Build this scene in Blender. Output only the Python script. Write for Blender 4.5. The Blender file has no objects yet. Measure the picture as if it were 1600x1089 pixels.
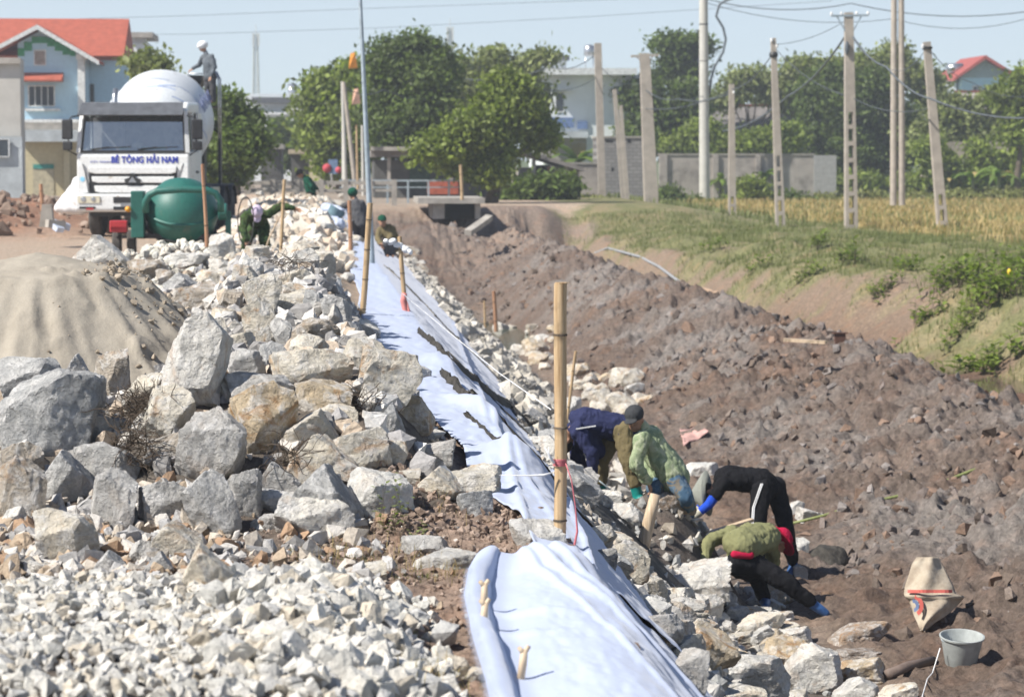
import bpy, bmesh, math, random
import numpy as np
from mathutils import Vector, Matrix, Euler, Quaternion
R_ = math.radians
random.seed(7)
C = bpy.context.scene.collection
S = bpy.context.scene
# ------------------------------------------------------------------ camera
F = 4000.0                      # focal length in pixels of the 1600 px wide photograph
CAMH = 1.75
cam_d = bpy.data.cameras.new('camera'); cam = bpy.data.objects.new('camera', cam_d); C.objects.link(cam)
cam_d.sensor_width = 36; cam_d.lens = 36 * F / 1600
cam_d.clip_start = 0.5; cam_d.clip_end = 6000
cam.location = (0, 0, CAMH)
cam.rotation_euler = (R_(90) - math.atan(294.5 / F), 0, -math.atan(300 / F))
cam_d.dof.use_dof = True; cam_d.dof.focus_distance = 15.5; cam_d.dof.aperture_fstop = 5.0
S.camera = cam
# ------------------------------------------------------------------ sky and sun
SUN_EL = R_(46); sun_dir = Vector((1.0, 0.42, 0)).normalized()      # the light travels this way over the ground
W = bpy.data.worlds.new('World'); S.world = W; W.use_nodes = True
nt = W.node_tree; nt.nodes.clear()
sky = nt.nodes.new('ShaderNodeTexSky'); sky.sky_type = 'NISHITA'; sky.sun_disc = False
sky.sun_elevation = SUN_EL
sky.sun_rotation = math.atan2(-sun_dir.x, -sun_dir.y)
sky.air_density = .6; sky.dust_density = .15; sky.ozone_density = 4.0; sky.altitude = 0
bg = nt.nodes.new('ShaderNodeBackground'); bg.inputs[1].default_value = 0.095
wo = nt.nodes.new('ShaderNodeOutputWorld')
# pale haze low over the horizon
tcw = nt.nodes.new('ShaderNodeTexCoord'); sx = nt.nodes.new('ShaderNodeSeparateXYZ'); nt.links.new(tcw.outputs['Generated'], sx.inputs[0])
hz = nt.nodes.new('ShaderNodeMapRange'); hz.inputs['From Min'].default_value = 0.0; hz.inputs['From Max'].default_value = .65
hz.inputs['To Min'].default_value = .85; hz.inputs['To Max'].default_value = 0; nt.links.new(sx.outputs[2], hz.inputs['Value'])
mxw = nt.nodes.new('ShaderNodeMix'); mxw.data_type = 'RGBA'; nt.links.new(hz.outputs[0], mxw.inputs[0]); nt.links.new(sky.outputs[0], mxw.inputs[6]); mxw.inputs[7].default_value = (4.9, 5.55, 5.9, 1)
nt.links.new(mxw.outputs[2], bg.inputs[0]); nt.links.new(bg.outputs[0], wo.inputs[0])
sl = bpy.data.lights.new('sun', 'SUN'); sun = bpy.data.objects.new('sun', sl); C.objects.link(sun)
sl.energy = 4.7; sl.angle = R_(0.55); sl.color = (1.0, 0.955, 0.88)
ldir = Vector((sun_dir.x * math.cos(SUN_EL), sun_dir.y * math.cos(SUN_EL), -math.sin(SUN_EL)))
sun.rotation_euler = ldir.to_track_quat('-Z', 'Y').to_euler()
S.view_settings.view_transform = 'Standard'; S.view_settings.look = 'None'
S.view_settings.gamma = 1; S.view_settings.exposure = 0.70
S.cycles.max_bounces = 6; S.cycles.transparent_max_bounces = 12
# ------------------------------------------------------------------ pixel rays
RM = cam.rotation_euler.to_matrix()
def ray(px, py):
    return RM @ Vector(((px - 800) / F, (544.5 - py) / F, -1))
def at(px, py, Y):
    d = ray(px, py); t = Y / d.y
    return Vector((d.x * t, Y, CAMH + d.z * t))
def ppm(Y): return F / Y
# ------------------------------------------------------------------ noise
def _h(ix, iy, iz, seed):
    n = (ix.astype(np.int64) * 374761393 + iy.astype(np.int64) * 668265263 + iz.astype(np.int64) * 2147483647 + seed * 974634777) & 0xFFFFFFFF
    n = ((n ^ (n >> 13)) * 1274126177) & 0xFFFFFFFF
    n = n ^ (n >> 16)
    return (n & 0xFFFF) / 65535.0
def n2(x, y, seed=0):
    x = np.asarray(x, float); y = np.asarray(y, float)
    ix = np.floor(x); iy = np.floor(y); fx = x - ix; fy = y - iy
    fx = fx * fx * (3 - 2 * fx); fy = fy * fy * (3 - 2 * fy); z = np.zeros_like(ix)
    a = _h(ix, iy, z, seed); b = _h(ix + 1, iy, z, seed); c = _h(ix, iy + 1, z, seed); d = _h(ix + 1, iy + 1, z, seed)
    return (a + (b - a) * fx) * (1 - fy) + (c + (d - c) * fx) * fy
def n3(p, seed=0):
    i = np.floor(p); f = p - i; f = f * f * (3 - 2 * f); x, y, z = i[:, 0], i[:, 1], i[:, 2]
    r = 0
    for dx in (0, 1):
        for dy in (0, 1):
            for dz in (0, 1):
                w = (f[:, 0] if dx else 1 - f[:, 0]) * (f[:, 1] if dy else 1 - f[:, 1]) * (f[:, 2] if dz else 1 - f[:, 2])
                r = r + w * _h(x + dx, y + dy, z + dz, seed)
    return r
def fbm2(x, y, sc, oct=4, seed=0):
    r = 0; a = 1; t = 0
    for k in range(oct):
        ca, sa = math.cos(k * 1.1 + .4), math.sin(k * 1.1 + .4)
        r = r + a * (n2((x * ca - y * sa) / sc + 17 * k, (x * sa + y * ca) / sc - 9 * k, seed + k) - .5); t += a; a *= .5; sc /= 2.03
    return r / t * 2
def sm(v, a, b):
    t = np.clip((np.asarray(v, float) - a) / (b - a), 0, 1); return t * t * (3 - 2 * t)
# ------------------------------------------------------------------ terrain heights
def crest(y): return 1.13 - .006 * np.clip(np.asarray(y, float) - 12, 0, 60)
PX = [4.4, 5.4, 7.0, 8.4, 9.1, 9.9, 11.2, 14.0, 16.0, 19.4, 27]
PZ = [-2.57, -2.50, -2.04, -1.62, -1.46, -1.7, -2.56, -2.56, -1.25, -.8, -.75]
def kx(y): return np.interp(y, [42, 60, 77, 95, 200], [1, 1.22, 1.6, 2.0, 2.0])
def sx_(x, y): return np.where(x > 4.4, 4.4 + (x - 4.4) * kx(y), x)
def cloth_left(y): return crest(y) - np.interp(y, [11.2, 12.2, 13, 15, 17, 20, 24, 30, 45, 70, 92], [.12, .14, .30, .24, .36, .50, .56, .52, .40, .25, .1])
def heap(x, y):
    h = 0; ce = cloth_left(y)
    left = sm(x, -1.05, -.75)
    a = sm(y, 11.5, 13.9)
    right = 1 - sm(x, ce - .65, ce + .02)
    h = h + a * right * (left * .56 * (1 - sm(y, 26, 34)) + (1 - left) * .40 * (1 - sm(y, 14.9, 16.6)))
    h = h + .20 * sm(x, -2.2, -1.7) * right * (1 - sm(x, .0, .6)) * sm(y, 17, 22) * (1 - sm(y, 26, 33))
    h = h + .52 * sm(y, 46, 58) * (1 - sm(y, 74, 84)) * sm(x, -2.6, -1.2) * (1 - sm(x, ce - .6, ce + .02))
    h = h + .10 * sm(y, 30, 34) * (1 - sm(y, 46, 52)) * sm(x, -2.6, -1.2) * (1 - sm(x, ce - .6, ce + .02))
    h = h + .55 * np.exp(-(((x + 2.0) / 1.5) ** 2 + ((y - 34) / 3.2) ** 2))
    h = h + .21 * (1 - sm(x, -.15, .5)) * (1 - sm(y, 9.2, 10.3))
    return h
def base_z(x, y):
    x = np.asarray(x, float); y = np.asarray(y, float)
    u = x - crest(y)
    s = np.interp(y, [24, 45], [1.0, .78])
    xo = x; xs_ = sx_(x, y); prof = np.interp(xs_, PX, PZ)
    prof = prof + np.interp(y, [33, 42, 50, 64, 78, 92], [-.22, .02, .08, .2, .5, .6]) * sm(xs_, 5, 8) * (1 - sm(xs_, 10, 12))
    prof = prof - .45 * np.exp(-(((x - 4.9) / .9) ** 2 + ((y - 65) / 7.) ** 2)) * (x < 7)
    prof = prof + np.clip((y - 100) * .005, 0, .4) * (x > 14)
    yb = sm(y, 93, 101); right = sm(xs_, 12, 16) * (1 - yb) + sm(x, 13, 19) * yb
    prof = prof + (1 - right) * (1.75 * sm(y, 74, 92) * (xs_ < 11.5) * (1 - sm(xs_, 5, 8)) + 0)
    lvl = 0.0 * x
    fin = sm(y, 93, 98) * (1 - right)
    prof = prof * (1 - fin) + lvl * fin
    z = np.where(u < 0, 0.0, np.maximum(-s * np.clip(u, 0, 99), prof))
    z = np.where(u < 0, heap(x, y) + z, z + heap(x, y) * (u < .25))
    # stone facing already built up where two workers stand
    z = z + .78 * np.exp(-(((x - 3.5) / .42) ** 2) ** 1.5 - ((y - 24.3) / .9) ** 2) + .30 * np.exp(-((x - 2.95) / .35) ** 2 - ((y - 24.4) / .8) ** 2)
    # far mounds of earth beyond the rocks
    z = z + .75 * np.exp(-(((x + 7.6) / 2.3) ** 2 + ((y - 66) / 4.) ** 2)) + .35 * np.exp(-(((x + 8.5) / 2.) ** 2 + ((y - 61) / 2.5) ** 2))
    z = z + .55 * np.exp(-(((x + .6) / 1.6) ** 2 + ((y - 86) / 2.5) ** 2)) + .5 * np.exp(-(((x + 2.6) / 1.3) ** 2 + ((y - 88) / 2.5) ** 2))
    z = z + .5 * np.exp(-(((x - 3.6) / 1.0) ** 2 + ((y - 88) / 4) ** 2))
    return z
def mudmask(x, y): return np.maximum(sm(x, 4.0, 5.0), sm(x - crest(y), .5, 1.3) * sm(y, 68, 78)) * (1 - sm(sx_(x, y), 10.8, 11.8)) * (1 - sm(y, 94, 99))
def fine_z(x, y):
    m = mudmask(x, y) * (1 - .85 * np.exp(-(((x - 4.9) / 1.0) ** 2 + ((y - 65) / 7.) ** 2)))
    wx = x + .25 * fbm2(x, y, .6, 2, 90); wy = y + .25 * fbm2(x, y, .6, 2, 91)
    bil = lambda sc, sd: 1 - np.abs(2 * n2(wx / sc, wy / sc, sd) - 1) * 2
    amp = .55 + .45 * sm(x, 5.2, 7)
    z = m * amp * (.16 * fbm2(x, y, 1.6, 2, 1) + .075 * bil(.42, 3) + .065 * bil(.2, 4) + .04 * bil(.1, 5) + .24 * fbm2(x, y, .35, 4, 8) + .03 * fbm2(x, y, .09, 2, 18))
    bk = sm(sx_(x, y), 11.5, 13) * (1 - sm(x, 20, 26)) * (1 - sm(y, 94, 99))
    z = z + bk * (.26 * fbm2(x, y, 1.3, 3, 11) + .07 * fbm2(x, y, .3, 3, 12))
    t = (x < crest(y)) * (1 - sm(y, 90, 110)) * sm(x, -9, -6)
    near = t * (1 - sm(y, 14, 30))
    z = z + near * (.022 * fbm2(x, y, .28, 2, 20) + .016 * bil(.085, 21) * sm(x, .0, .25) + .010 * (2 * n2(x / .036, y / .036, 22) - 1)) + t * .02 * fbm2(x, y, .7, 3, 23)
    lm = np.exp(-(((x + 8) / 3) ** 2 + ((y - 64) / 5.) ** 2))
    z = z + lm * .25 * fbm2(x, y, .7, 3, 31)
    sl = sm(x - crest(y), .1, .5) * (1 - sm(x, 4.0, 4.6)) * (y < 95)
    z = z + sl * .03 * fbm2(x, y, .3, 3, 41)
    return z
def H(x, y): return base_z(x, y) + fine_z(x, y)
def H0(x, y): return float(base_z(np.array([x]), np.array([y]))[0])
def H1(x, y): return float(H(np.array([float(x)]), np.array([float(y)]))[0])
_Ys = np.concatenate([np.arange(6.5, 40, .02), np.arange(40, 140, .08)])
def hit(px, py, fn=base_z, lift=0.0):
    d = ray(px, py); t = _Ys / d.y
    x = d.x * t; z = CAMH + d.z * t
    g = fn(x, _Ys) + lift
    k = np.argmax(z <= g)
    return Vector((x[k], _Ys[k], float(g[k])))
# ------------------------------------------------------------------ materials
def srgb(r, g, b):
    f = lambda c: (c / 255 / 12.92) if c <= 10 else ((c / 255 + .055) / 1.055) ** 2.4
    return (f(r), f(g), f(b), 1)
class NT:
    def __init__(s, name):
        s.m = bpy.data.materials.new(name); s.m.use_nodes = True; s.t = s.m.node_tree; s.t.nodes.clear()
        s.out = s.t.nodes.new('ShaderNodeOutputMaterial'); s.b = s.t.nodes.new('ShaderNodeBsdfPrincipled')
        s.t.links.new(s.b.outputs[0], s.out.inputs[0]); s.set('Roughness', .85); s.set('Specular IOR Level', .3)
        s.co = None
    def set(s, k, v): s.b.inputs[k].default_value = v
    def n(s, typ, **kw):
        nd = s.t.nodes.new(typ)
        for k, v in kw.items():
            if isinstance(k, str) and hasattr(nd, k): setattr(nd, k, v)
        return nd
    def l(s, a, b): s.t.links.new(a, b)
    def coord(s, kind='Object'):
        tc = s.n('ShaderNodeTexCoord'); return tc.outputs[kind]
    def noise(s, scale, detail=4, rough=.55, co=None, dist=0, out=0):
        nd = s.n('ShaderNodeTexNoise'); nd.inputs['Scale'].default_value = scale; nd.inputs['Detail'].default_value = detail
        nd.inputs['Roughness'].default_value = rough; nd.inputs['Distortion'].default_value = dist
        if co is not None: s.l(co, nd.inputs['Vector'])
        return nd.outputs[out]
    def ramp(s, fac, stops, interp='LINEAR'):
        nd = s.n('ShaderNodeValToRGB'); e = nd.color_ramp.elements; nd.color_ramp.interpolation = interp
        while len(e) < len(stops): e.new(.5)
        for k, (p, c) in enumerate(stops):
            e[k].position = p; e[k].color = c if len(c) == 4 else (*c, 1)
        s.l(fac, nd.inputs[0]); return nd.outputs[0]
    def mix(s, fac, a, b, mode='MIX'):
        nd = s.n('ShaderNodeMix'); nd.data_type = 'RGBA'; nd.blend_type = mode
        for v, i in ((fac, 0), (a, 6), (b, 7)):
            if hasattr(v, 'is_output') or isinstance(v, bpy.types.NodeSocket): s.l(v, nd.inputs[i])
            else: nd.inputs[i].default_value = v
        return nd.outputs[2]
    def math(s, op, a, b=0.0, c=None):
        nd = s.n('ShaderNodeMath'); nd.operation = op
        for i, v in enumerate((a, b)):
            if isinstance(v, bpy.types.NodeSocket): s.l(v, nd.inputs[i])
            else: nd.inputs[i].default_value = v
        return nd.outputs[0]
    def bump(s, h, strength=.5, dist=.02, prev=None):
        nd = s.n('ShaderNodeBump'); nd.inputs['Strength'].default_value = strength; nd.inputs['Distance'].default_value = dist
        s.l(h, nd.inputs['Height'])
        if prev is not None: s.l(prev, nd.inputs['Normal'])
        s.l(nd.outputs[0], s.b.inputs['Normal']); return nd.outputs[0]
    def col(s, c): s.l(c, s.b.inputs['Base Color'])
G = (.5, .5, .5, 1)
def simple(name, c, rough=.8, metal=0, var=.25, scale=6, bump=.2, bscale=40, bd=.01, spec=.3, kind='Object'):
    m = NT(name); co = m.coord(kind)
    n = m.noise(scale, 5, .6, co)
    a = tuple(max(0, v * (1 - var)) for v in c[:3]) + (1,); b = tuple(min(1, v * (1 + var)) for v in c[:3]) + (1,)
    m.col(m.ramp(n, [(.3, a), (.7, b)])); m.set('Roughness', rough); m.set('Metallic', metal); m.set('Specular IOR Level', spec)
    if bump: m.bump(m.noise(bscale, 4, .6, co), bump, bd)
    return m.m
def rock_mat():
    m = NT('limestone'); co = m.coord('Object'); oi = m.n('ShaderNodeObjectInfo')
    gm = m.n('ShaderNodeNewGeometry')
    vm = m.n('ShaderNodeVectorMath'); vm.operation = 'ADD'; m.l(gm.outputs['Position'], vm.inputs[0]); m.l(oi.outputs['Random'], vm.inputs[1]); pos = vm.outputs[0]
    big = m.noise(3.5, 5, .6, pos); mid = m.noise(11, 8, .68, pos, .6); fine = m.noise(60, 6, .7, pos)
    base = m.ramp(big, [(.30, (.66, .66, .66)), (.5, (.86, .85, .84)), (.72, (1.08, 1.05, 1.0))])
    c = m.mix(1.0, oi.outputs['Color'], base, 'MULTIPLY')
    dust = m.ramp(mid, [(.47, (0, 0, 0)), (.60, (1, 1, 1))])
    c = m.mix(m.math('MULTIPLY', dust, .65), c, (.72, .70, .67, 1))
    # rusty stains, strongest on stones whose own tint is warm
    st = m.ramp(m.noise(5.5, 6, .62, pos, 1.2), [(.54, (0, 0, 0)), (.66, (1, 1, 1))])
    sep = m.n('ShaderNodeSeparateColor'); m.l(oi.outputs['Color'], sep.inputs[0])
    warm = m.math('MULTIPLY', m.math('SUBTRACT', sep.outputs[0], sep.outputs[2]), 5.0)
    warm.node.use_clamp = True
    c = m.mix(m.math('MULTIPLY', m.math('MULTIPLY', st, warm), .8), c, (.40, .215, .085, 1))
    vein = m.n('ShaderNodeTexVoronoi'); vein.feature = 'DISTANCE_TO_EDGE'; vein.inputs['Scale'].default_value = 9
    dn = m.n('ShaderNodeVectorMath'); dn.operation = 'ADD'; m.l(pos, dn.inputs[0]); m.l(m.noise(14, 5, .7, pos, 0, 1), dn.inputs[1]); m.l(dn.outputs[0], vein.inputs['Vector'])
    v = m.ramp(vein.outputs[0], [(0.0, (1, 1, 1)), (.035, (0, 0, 0))])
    c = m.mix(m.math('MULTIPLY', v, .45), c, (.62, .61, .59, 1))
    sp = m.ramp(fine, [(.35, (.78, .78, .78)), (.65, (1.1, 1.1, 1.1))])
    c = m.mix(.8, c, sp, 'MULTIPLY'); m.col(c); m.set('Roughness', .92); m.set('Specular IOR Level', .2)
    vo = m.n('ShaderNodeTexVoronoi'); vo.inputs['Scale'].default_value = 6.5; vo.inputs['Randomness'].default_value = 1
    dn2 = m.n('ShaderNodeVectorMath'); dn2.operation = 'MULTIPLY_ADD'; m.l(m.noise(9, 4, .6, pos, 0, 1), dn2.inputs[0]); dn2.inputs[1].default_value = (.16, .16, .16); m.l(pos, dn2.inputs[2]); m.l(dn2.outputs[0], vo.inputs['Vector'])
    b0 = m.bump(vo.outputs['Distance'], .7, .07); b1 = m.bump(mid, 1.0, .05, b0); m.bump(fine, .9, .010, b1)
    return m.m
def attr_mat(name, kind, amp=.35, scale=30, bs=.5, bd=.01, rough=.92, extra=None):
    """colour taken from the mesh's own 'tint' attribute, broken up by noise in world space"""
    m = NT(name); gm = m.n('ShaderNodeNewGeometry'); pos = gm.outputs['Position']
    at_ = m.n('ShaderNodeAttribute'); at_.attribute_name = 'tint'
    n = m.noise(scale, 7, .65, pos)
    v = m.ramp(n, [(.28, (1 - amp,) * 3), (.72, (1 + amp,) * 3)])
    c = m.mix(1.0, at_.outputs['Color'], v, 'MULTIPLY')
    if extra: c = extra(m, c, pos)
    m.col(c); m.set('Roughness', rough); m.set('Specular IOR Level', .2)
    b1 = m.bump(n, bs, bd); m.bump(m.noise(scale * 5, 4, .7, pos), bs * .7, bd * .3, b1)
    return m.m
M = {}
M['rock'] = rock_mat()
def _ge(m, c, pos):
    cl = m.noise(7, 6, .7, pos, .4)
    c = m.mix(m.math('MULTIPLY', m.ramp(cl, [(.5, (0, 0, 0)), (.62, (1, 1, 1))]), .45), c, m.mix(1.0, c, (1.55, 1.5, 1.5, 1), 'MULTIPLY'))
    c = m.mix(m.math('MULTIPLY', m.ramp(m.noise(2.2, 5, .6, pos), [(.5, (0, 0, 0)), (.7, (1, 1, 1))]), .35), c, m.mix(1.0, c, (1.35, 1.0, .8, 1), 'MULTIPLY'))
    return c
M['ground'] = attr_mat('earth', 0, .45, 17, 1.0, .045, .93, _ge)
M['gravel'] = attr_mat('crushed stone', 0, .22, 38, 1.0, .012)
M['clod'] = attr_mat('dried mud clods', 0, .3, 35, .8, .012)
def metal(name, c, rough=.45, rust=None, rs=6):
    m = NT(name); co = m.coord(); n = m.noise(rs, 6, .65, co)
    cc = m.ramp(m.noise(25, 4, .6, co), [(.3, tuple(v * .85 for v in c)), (.7, tuple(min(1, v * 1.12) for v in c))])
    if rust: cc = m.mix(m.ramp(n, [(.60, (0, 0, 0)), (.70, (1, 1, 1))]), cc, (*rust, 1))
    m.col(cc); m.set('Roughness', rough); m.set('Specular IOR Level', .5); m.bump(n, .15, .01); return m.m
M['truck_white'] = metal('truck paint', (.74, .75, .74), .35, (.45, .40, .34), 3)
M['drum_white'] = metal('drum paint', (.64, .66, .67), .45, (.50, .49, .47), 2.2)
M['black_plastic'] = simple('black plastic', (.03, .03, .032), .55, var=.2, bump=.1)
M['rubber'] = simple('dusty tyre rubber', (.07, .065, .06), .9, var=.4)
M['visor'] = simple('grey visor', (.10, .105, .115), .4)
M['chrome'] = simple('dull chrome', (.45, .46, .48), .3, .8)
M['mixer_green'] = metal('green mixer paint', (.017, .12, .095), .5, (.09, .12, .085), 3.2)
M['red_paint'] = metal('red paint', (.42, .03, .035), .4)
M['amber'] = simple('amber lens', (.75, .35, .04), .3, bump=0)
M['lamp'] = simple('headlamp lens', (.62, .58, .45), .15, var=.1, bump=0, spec=.6)
M['steel'] = simple('galvanised steel', (.36, .42, .46), .5, .35)
M['dark_steel'] = simple('dark steel', (.05, .05, .05), .55, .4)
M['concrete'] = simple('weathered concrete', (.36, .33, .29), .9, var=.25, scale=3, bump=.4)
M['pole_conc'] = simple('pole concrete', (.38, .335, .285), .9, var=.18, scale=2.5, bump=.3)
M['pole_pale'] = simple('pale pole concrete', (.50, .485, .44), .9, var=.12, scale=2, bump=.3)
M['wire'] = simple('cable', (.10, .115, .13), .6, bump=0)
def glassy(name, c, rough=.08):
    m = NT(name); m.set('Base Color', (*c, 1)); m.set('Roughness', rough); m.set('Specular IOR Level', .6); return m.m
M['window'] = glassy('window glass', (.03, .04, .05), .15)
def clear_glass():
    m = NT('windscreen glass'); m.t.nodes.remove(m.b)
    tr = m.n('ShaderNodeBsdfTransparent'); tr.inputs[0].default_value = (.72, .80, .82, 1)
    gl = m.n('ShaderNodeBsdfGlossy'); gl.inputs['Roughness'].default_value = .05
    mx = m.n('ShaderNodeMixShader'); fr = m.n('ShaderNodeFresnel'); fr.inputs[0].default_value = 1.5
    m.l(m.math('ADD', fr.outputs[0], .36), mx.inputs[0]); m.l(tr.outputs[0], mx.inputs[1]); m.l(gl.outputs[0], mx.inputs[2]); m.l(mx.outputs[0], m.out.inputs[0]); return m.m
M['glass'] = clear_glass()
def bamboo_mat(name, c1, c2):
    m = NT(name); co = m.coord(); mp = m.n('ShaderNodeMapping'); mp.inputs['Scale'].default_value = (30, 30, 1.2); m.l(co, mp.inputs[0])
    n = m.noise(2.2, 6, .6, mp.outputs[0]); n2_ = m.noise(3.3, 5, .6, co)
    c = m.ramp(n, [(.3, c1), (.55, c2), (.75, tuple(min(1, v * 1.25) for v in c2))])
    c = m.mix(m.ramp(n2_, [(.55, (0, 0, 0)), (.68, (.7, .7, .7))]), c, (.10, .075, .05, 1)); m.col(c); m.set('Roughness', .55); m.set('Specular IOR Level', .35)
    m.bump(n, .35, .004); return m.m
M['bamboo'] = bamboo_mat('dry bamboo', (.30, .185, .09), (.50, .36, .21))
M['bamboo_red'] = bamboo_mat('reddish bamboo', (.26, .12, .07), (.42, .24, .14))
M['green_bamboo'] = bamboo_mat('green bamboo', (.12, .15, .05), (.24, .27, .10))
M['wood'] = bamboo_mat('pale timber', (.34, .24, .15), (.55, .43, .30))
def cloth_mat():
    m = NT('white geotextile'); gm = m.n('ShaderNodeNewGeometry'); pos = gm.outputs['Position']
    d = m.ramp(m.noise(2.5, 7, .68, pos), [(.50, (0, 0, 0)), (.78, (1, 1, 1))]); f = m.noise(320, 3, .6, pos)
    c = m.mix(m.math('MULTIPLY', d, .28), (.41, .46, .59, 1), (.30, .27, .25, 1))
    sp = m.ramp(m.noise(38, 2, .5, pos), [(.72, (0, 0, 0)), (.76, (1, 1, 1))]); c = m.mix(m.math('MULTIPLY', sp, .5), c, (.25, .2, .16, 1))
    m.col(c); m.set('Roughness', .95); m.set('Specular IOR Level', .1); m.set('Sheen Weight', .2)
    b = m.bump(m.noise(9, 4, .5, pos), .25, .02); m.bump(f, .25, .002, b); return m.m
M['cloth'] = cloth_mat()
M['mortar'] = simple('wet mortar', (.05, .045, .038), .8, var=.5, scale=12, bump=.8, bscale=30, bd=.02)
M['masonry_mortar'] = simple('grey mortar', (.20, .19, .17), .9, var=.4, scale=8, bump=.8, bscale=25, bd=.02)
def sand_mat():
    m = NT('damp sand'); gm = m.n('ShaderNodeNewGeometry'); pos = gm.outputs['Position']
    a = m.noise(3, 5, .6, pos); g = m.noise(170, 3, .7, pos)
    c = m.ramp(a, [(.3, (.30, .265, .215)), (.7, (.38, .34, .28))]); c = m.mix(.6, c, m.ramp(g, [(.3, (.75,) * 3), (.7, (1.2,) * 3)]), 'MULTIPLY'); m.col(c)
    m.set('Roughness', .95); m.set('Specular IOR Level', .1); b = m.bump(m.noise(25, 5, .65, pos), .35, .02); m.bump(g, .4, .003, b); return m.m
M['sand'] = sand_mat()
def water_mat(name, c):
    m = NT(name); m.set('Base Color', (*c, 1)); m.set('Roughness', .08); m.set('Specular IOR Level', .6); m.set('IOR', 1.33)
    gm = m.n('ShaderNodeNewGeometry'); m.bump(m.noise(6, 3, .5, gm.outputs['Position']), .08, .01); return m.m
M['pond'] = water_mat('green pond water', (.045, .06, .03))
M['water'] = water_mat('silty water', (.13, .095, .07))
def leaf_mat(name, c1, c2, trans=.35, ns=1.2):
    m = NT(name); gm = m.n('ShaderNodeNewGeometry'); pos = gm.outputs['Position']
    n = m.noise(ns, 3, .6, pos); at_ = m.n('ShaderNodeAttribute'); at_.attribute_name = 'tint'
    c = m.mix(n, (*c1, 1), (*c2, 1)); c = m.mix(1.0, c, at_.outputs['Color'], 'MULTIPLY'); m.col(c)
    m.set('Roughness', .55); m.set('Specular IOR Level', .3)
    tr = m.n('ShaderNodeBsdfTranslucent'); m.l(m.mix(1.0, c, (1.3, 1.45, .7, 1), 'MULTIPLY'), tr.inputs[0])
    mx = m.n('ShaderNodeMixShader'); mx.inputs[0].default_value = trans
    m.l(m.b.outputs[0], mx.inputs[1]); m.l(tr.outputs[0], mx.inputs[2]); m.l(mx.outputs[0], m.out.inputs[0]); return m.m
M['leaf_dark'] = leaf_mat('dense green leaves', (.055, .095, .025), (.13, .175, .045))
M['leaf_mid'] = leaf_mat('bright green leaves', (.10, .15, .03), (.22, .27, .06))
M['leaf_pale'] = leaf_mat('grey green leaves', (.13, .17, .07), (.25, .28, .12))
M['leaf_banana'] = leaf_mat('banana leaves', (.09, .16, .03), (.20, .27, .06))
M['grass'] = leaf_mat('grass blades', (.12, .15, .05), (.22, .225, .09), .3, .5)
M['straw'] = leaf_mat('straw stalks', (.33, .25, .11), (.48, .37, .18), .3, .5)
M['bark'] = simple('bark', (.12, .095, .07), .95, var=.4, bump=.6, bscale=20, bd=.03)
M['twig'] = simple('dead roots', (.10, .075, .055), .95, var=.4)
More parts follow.
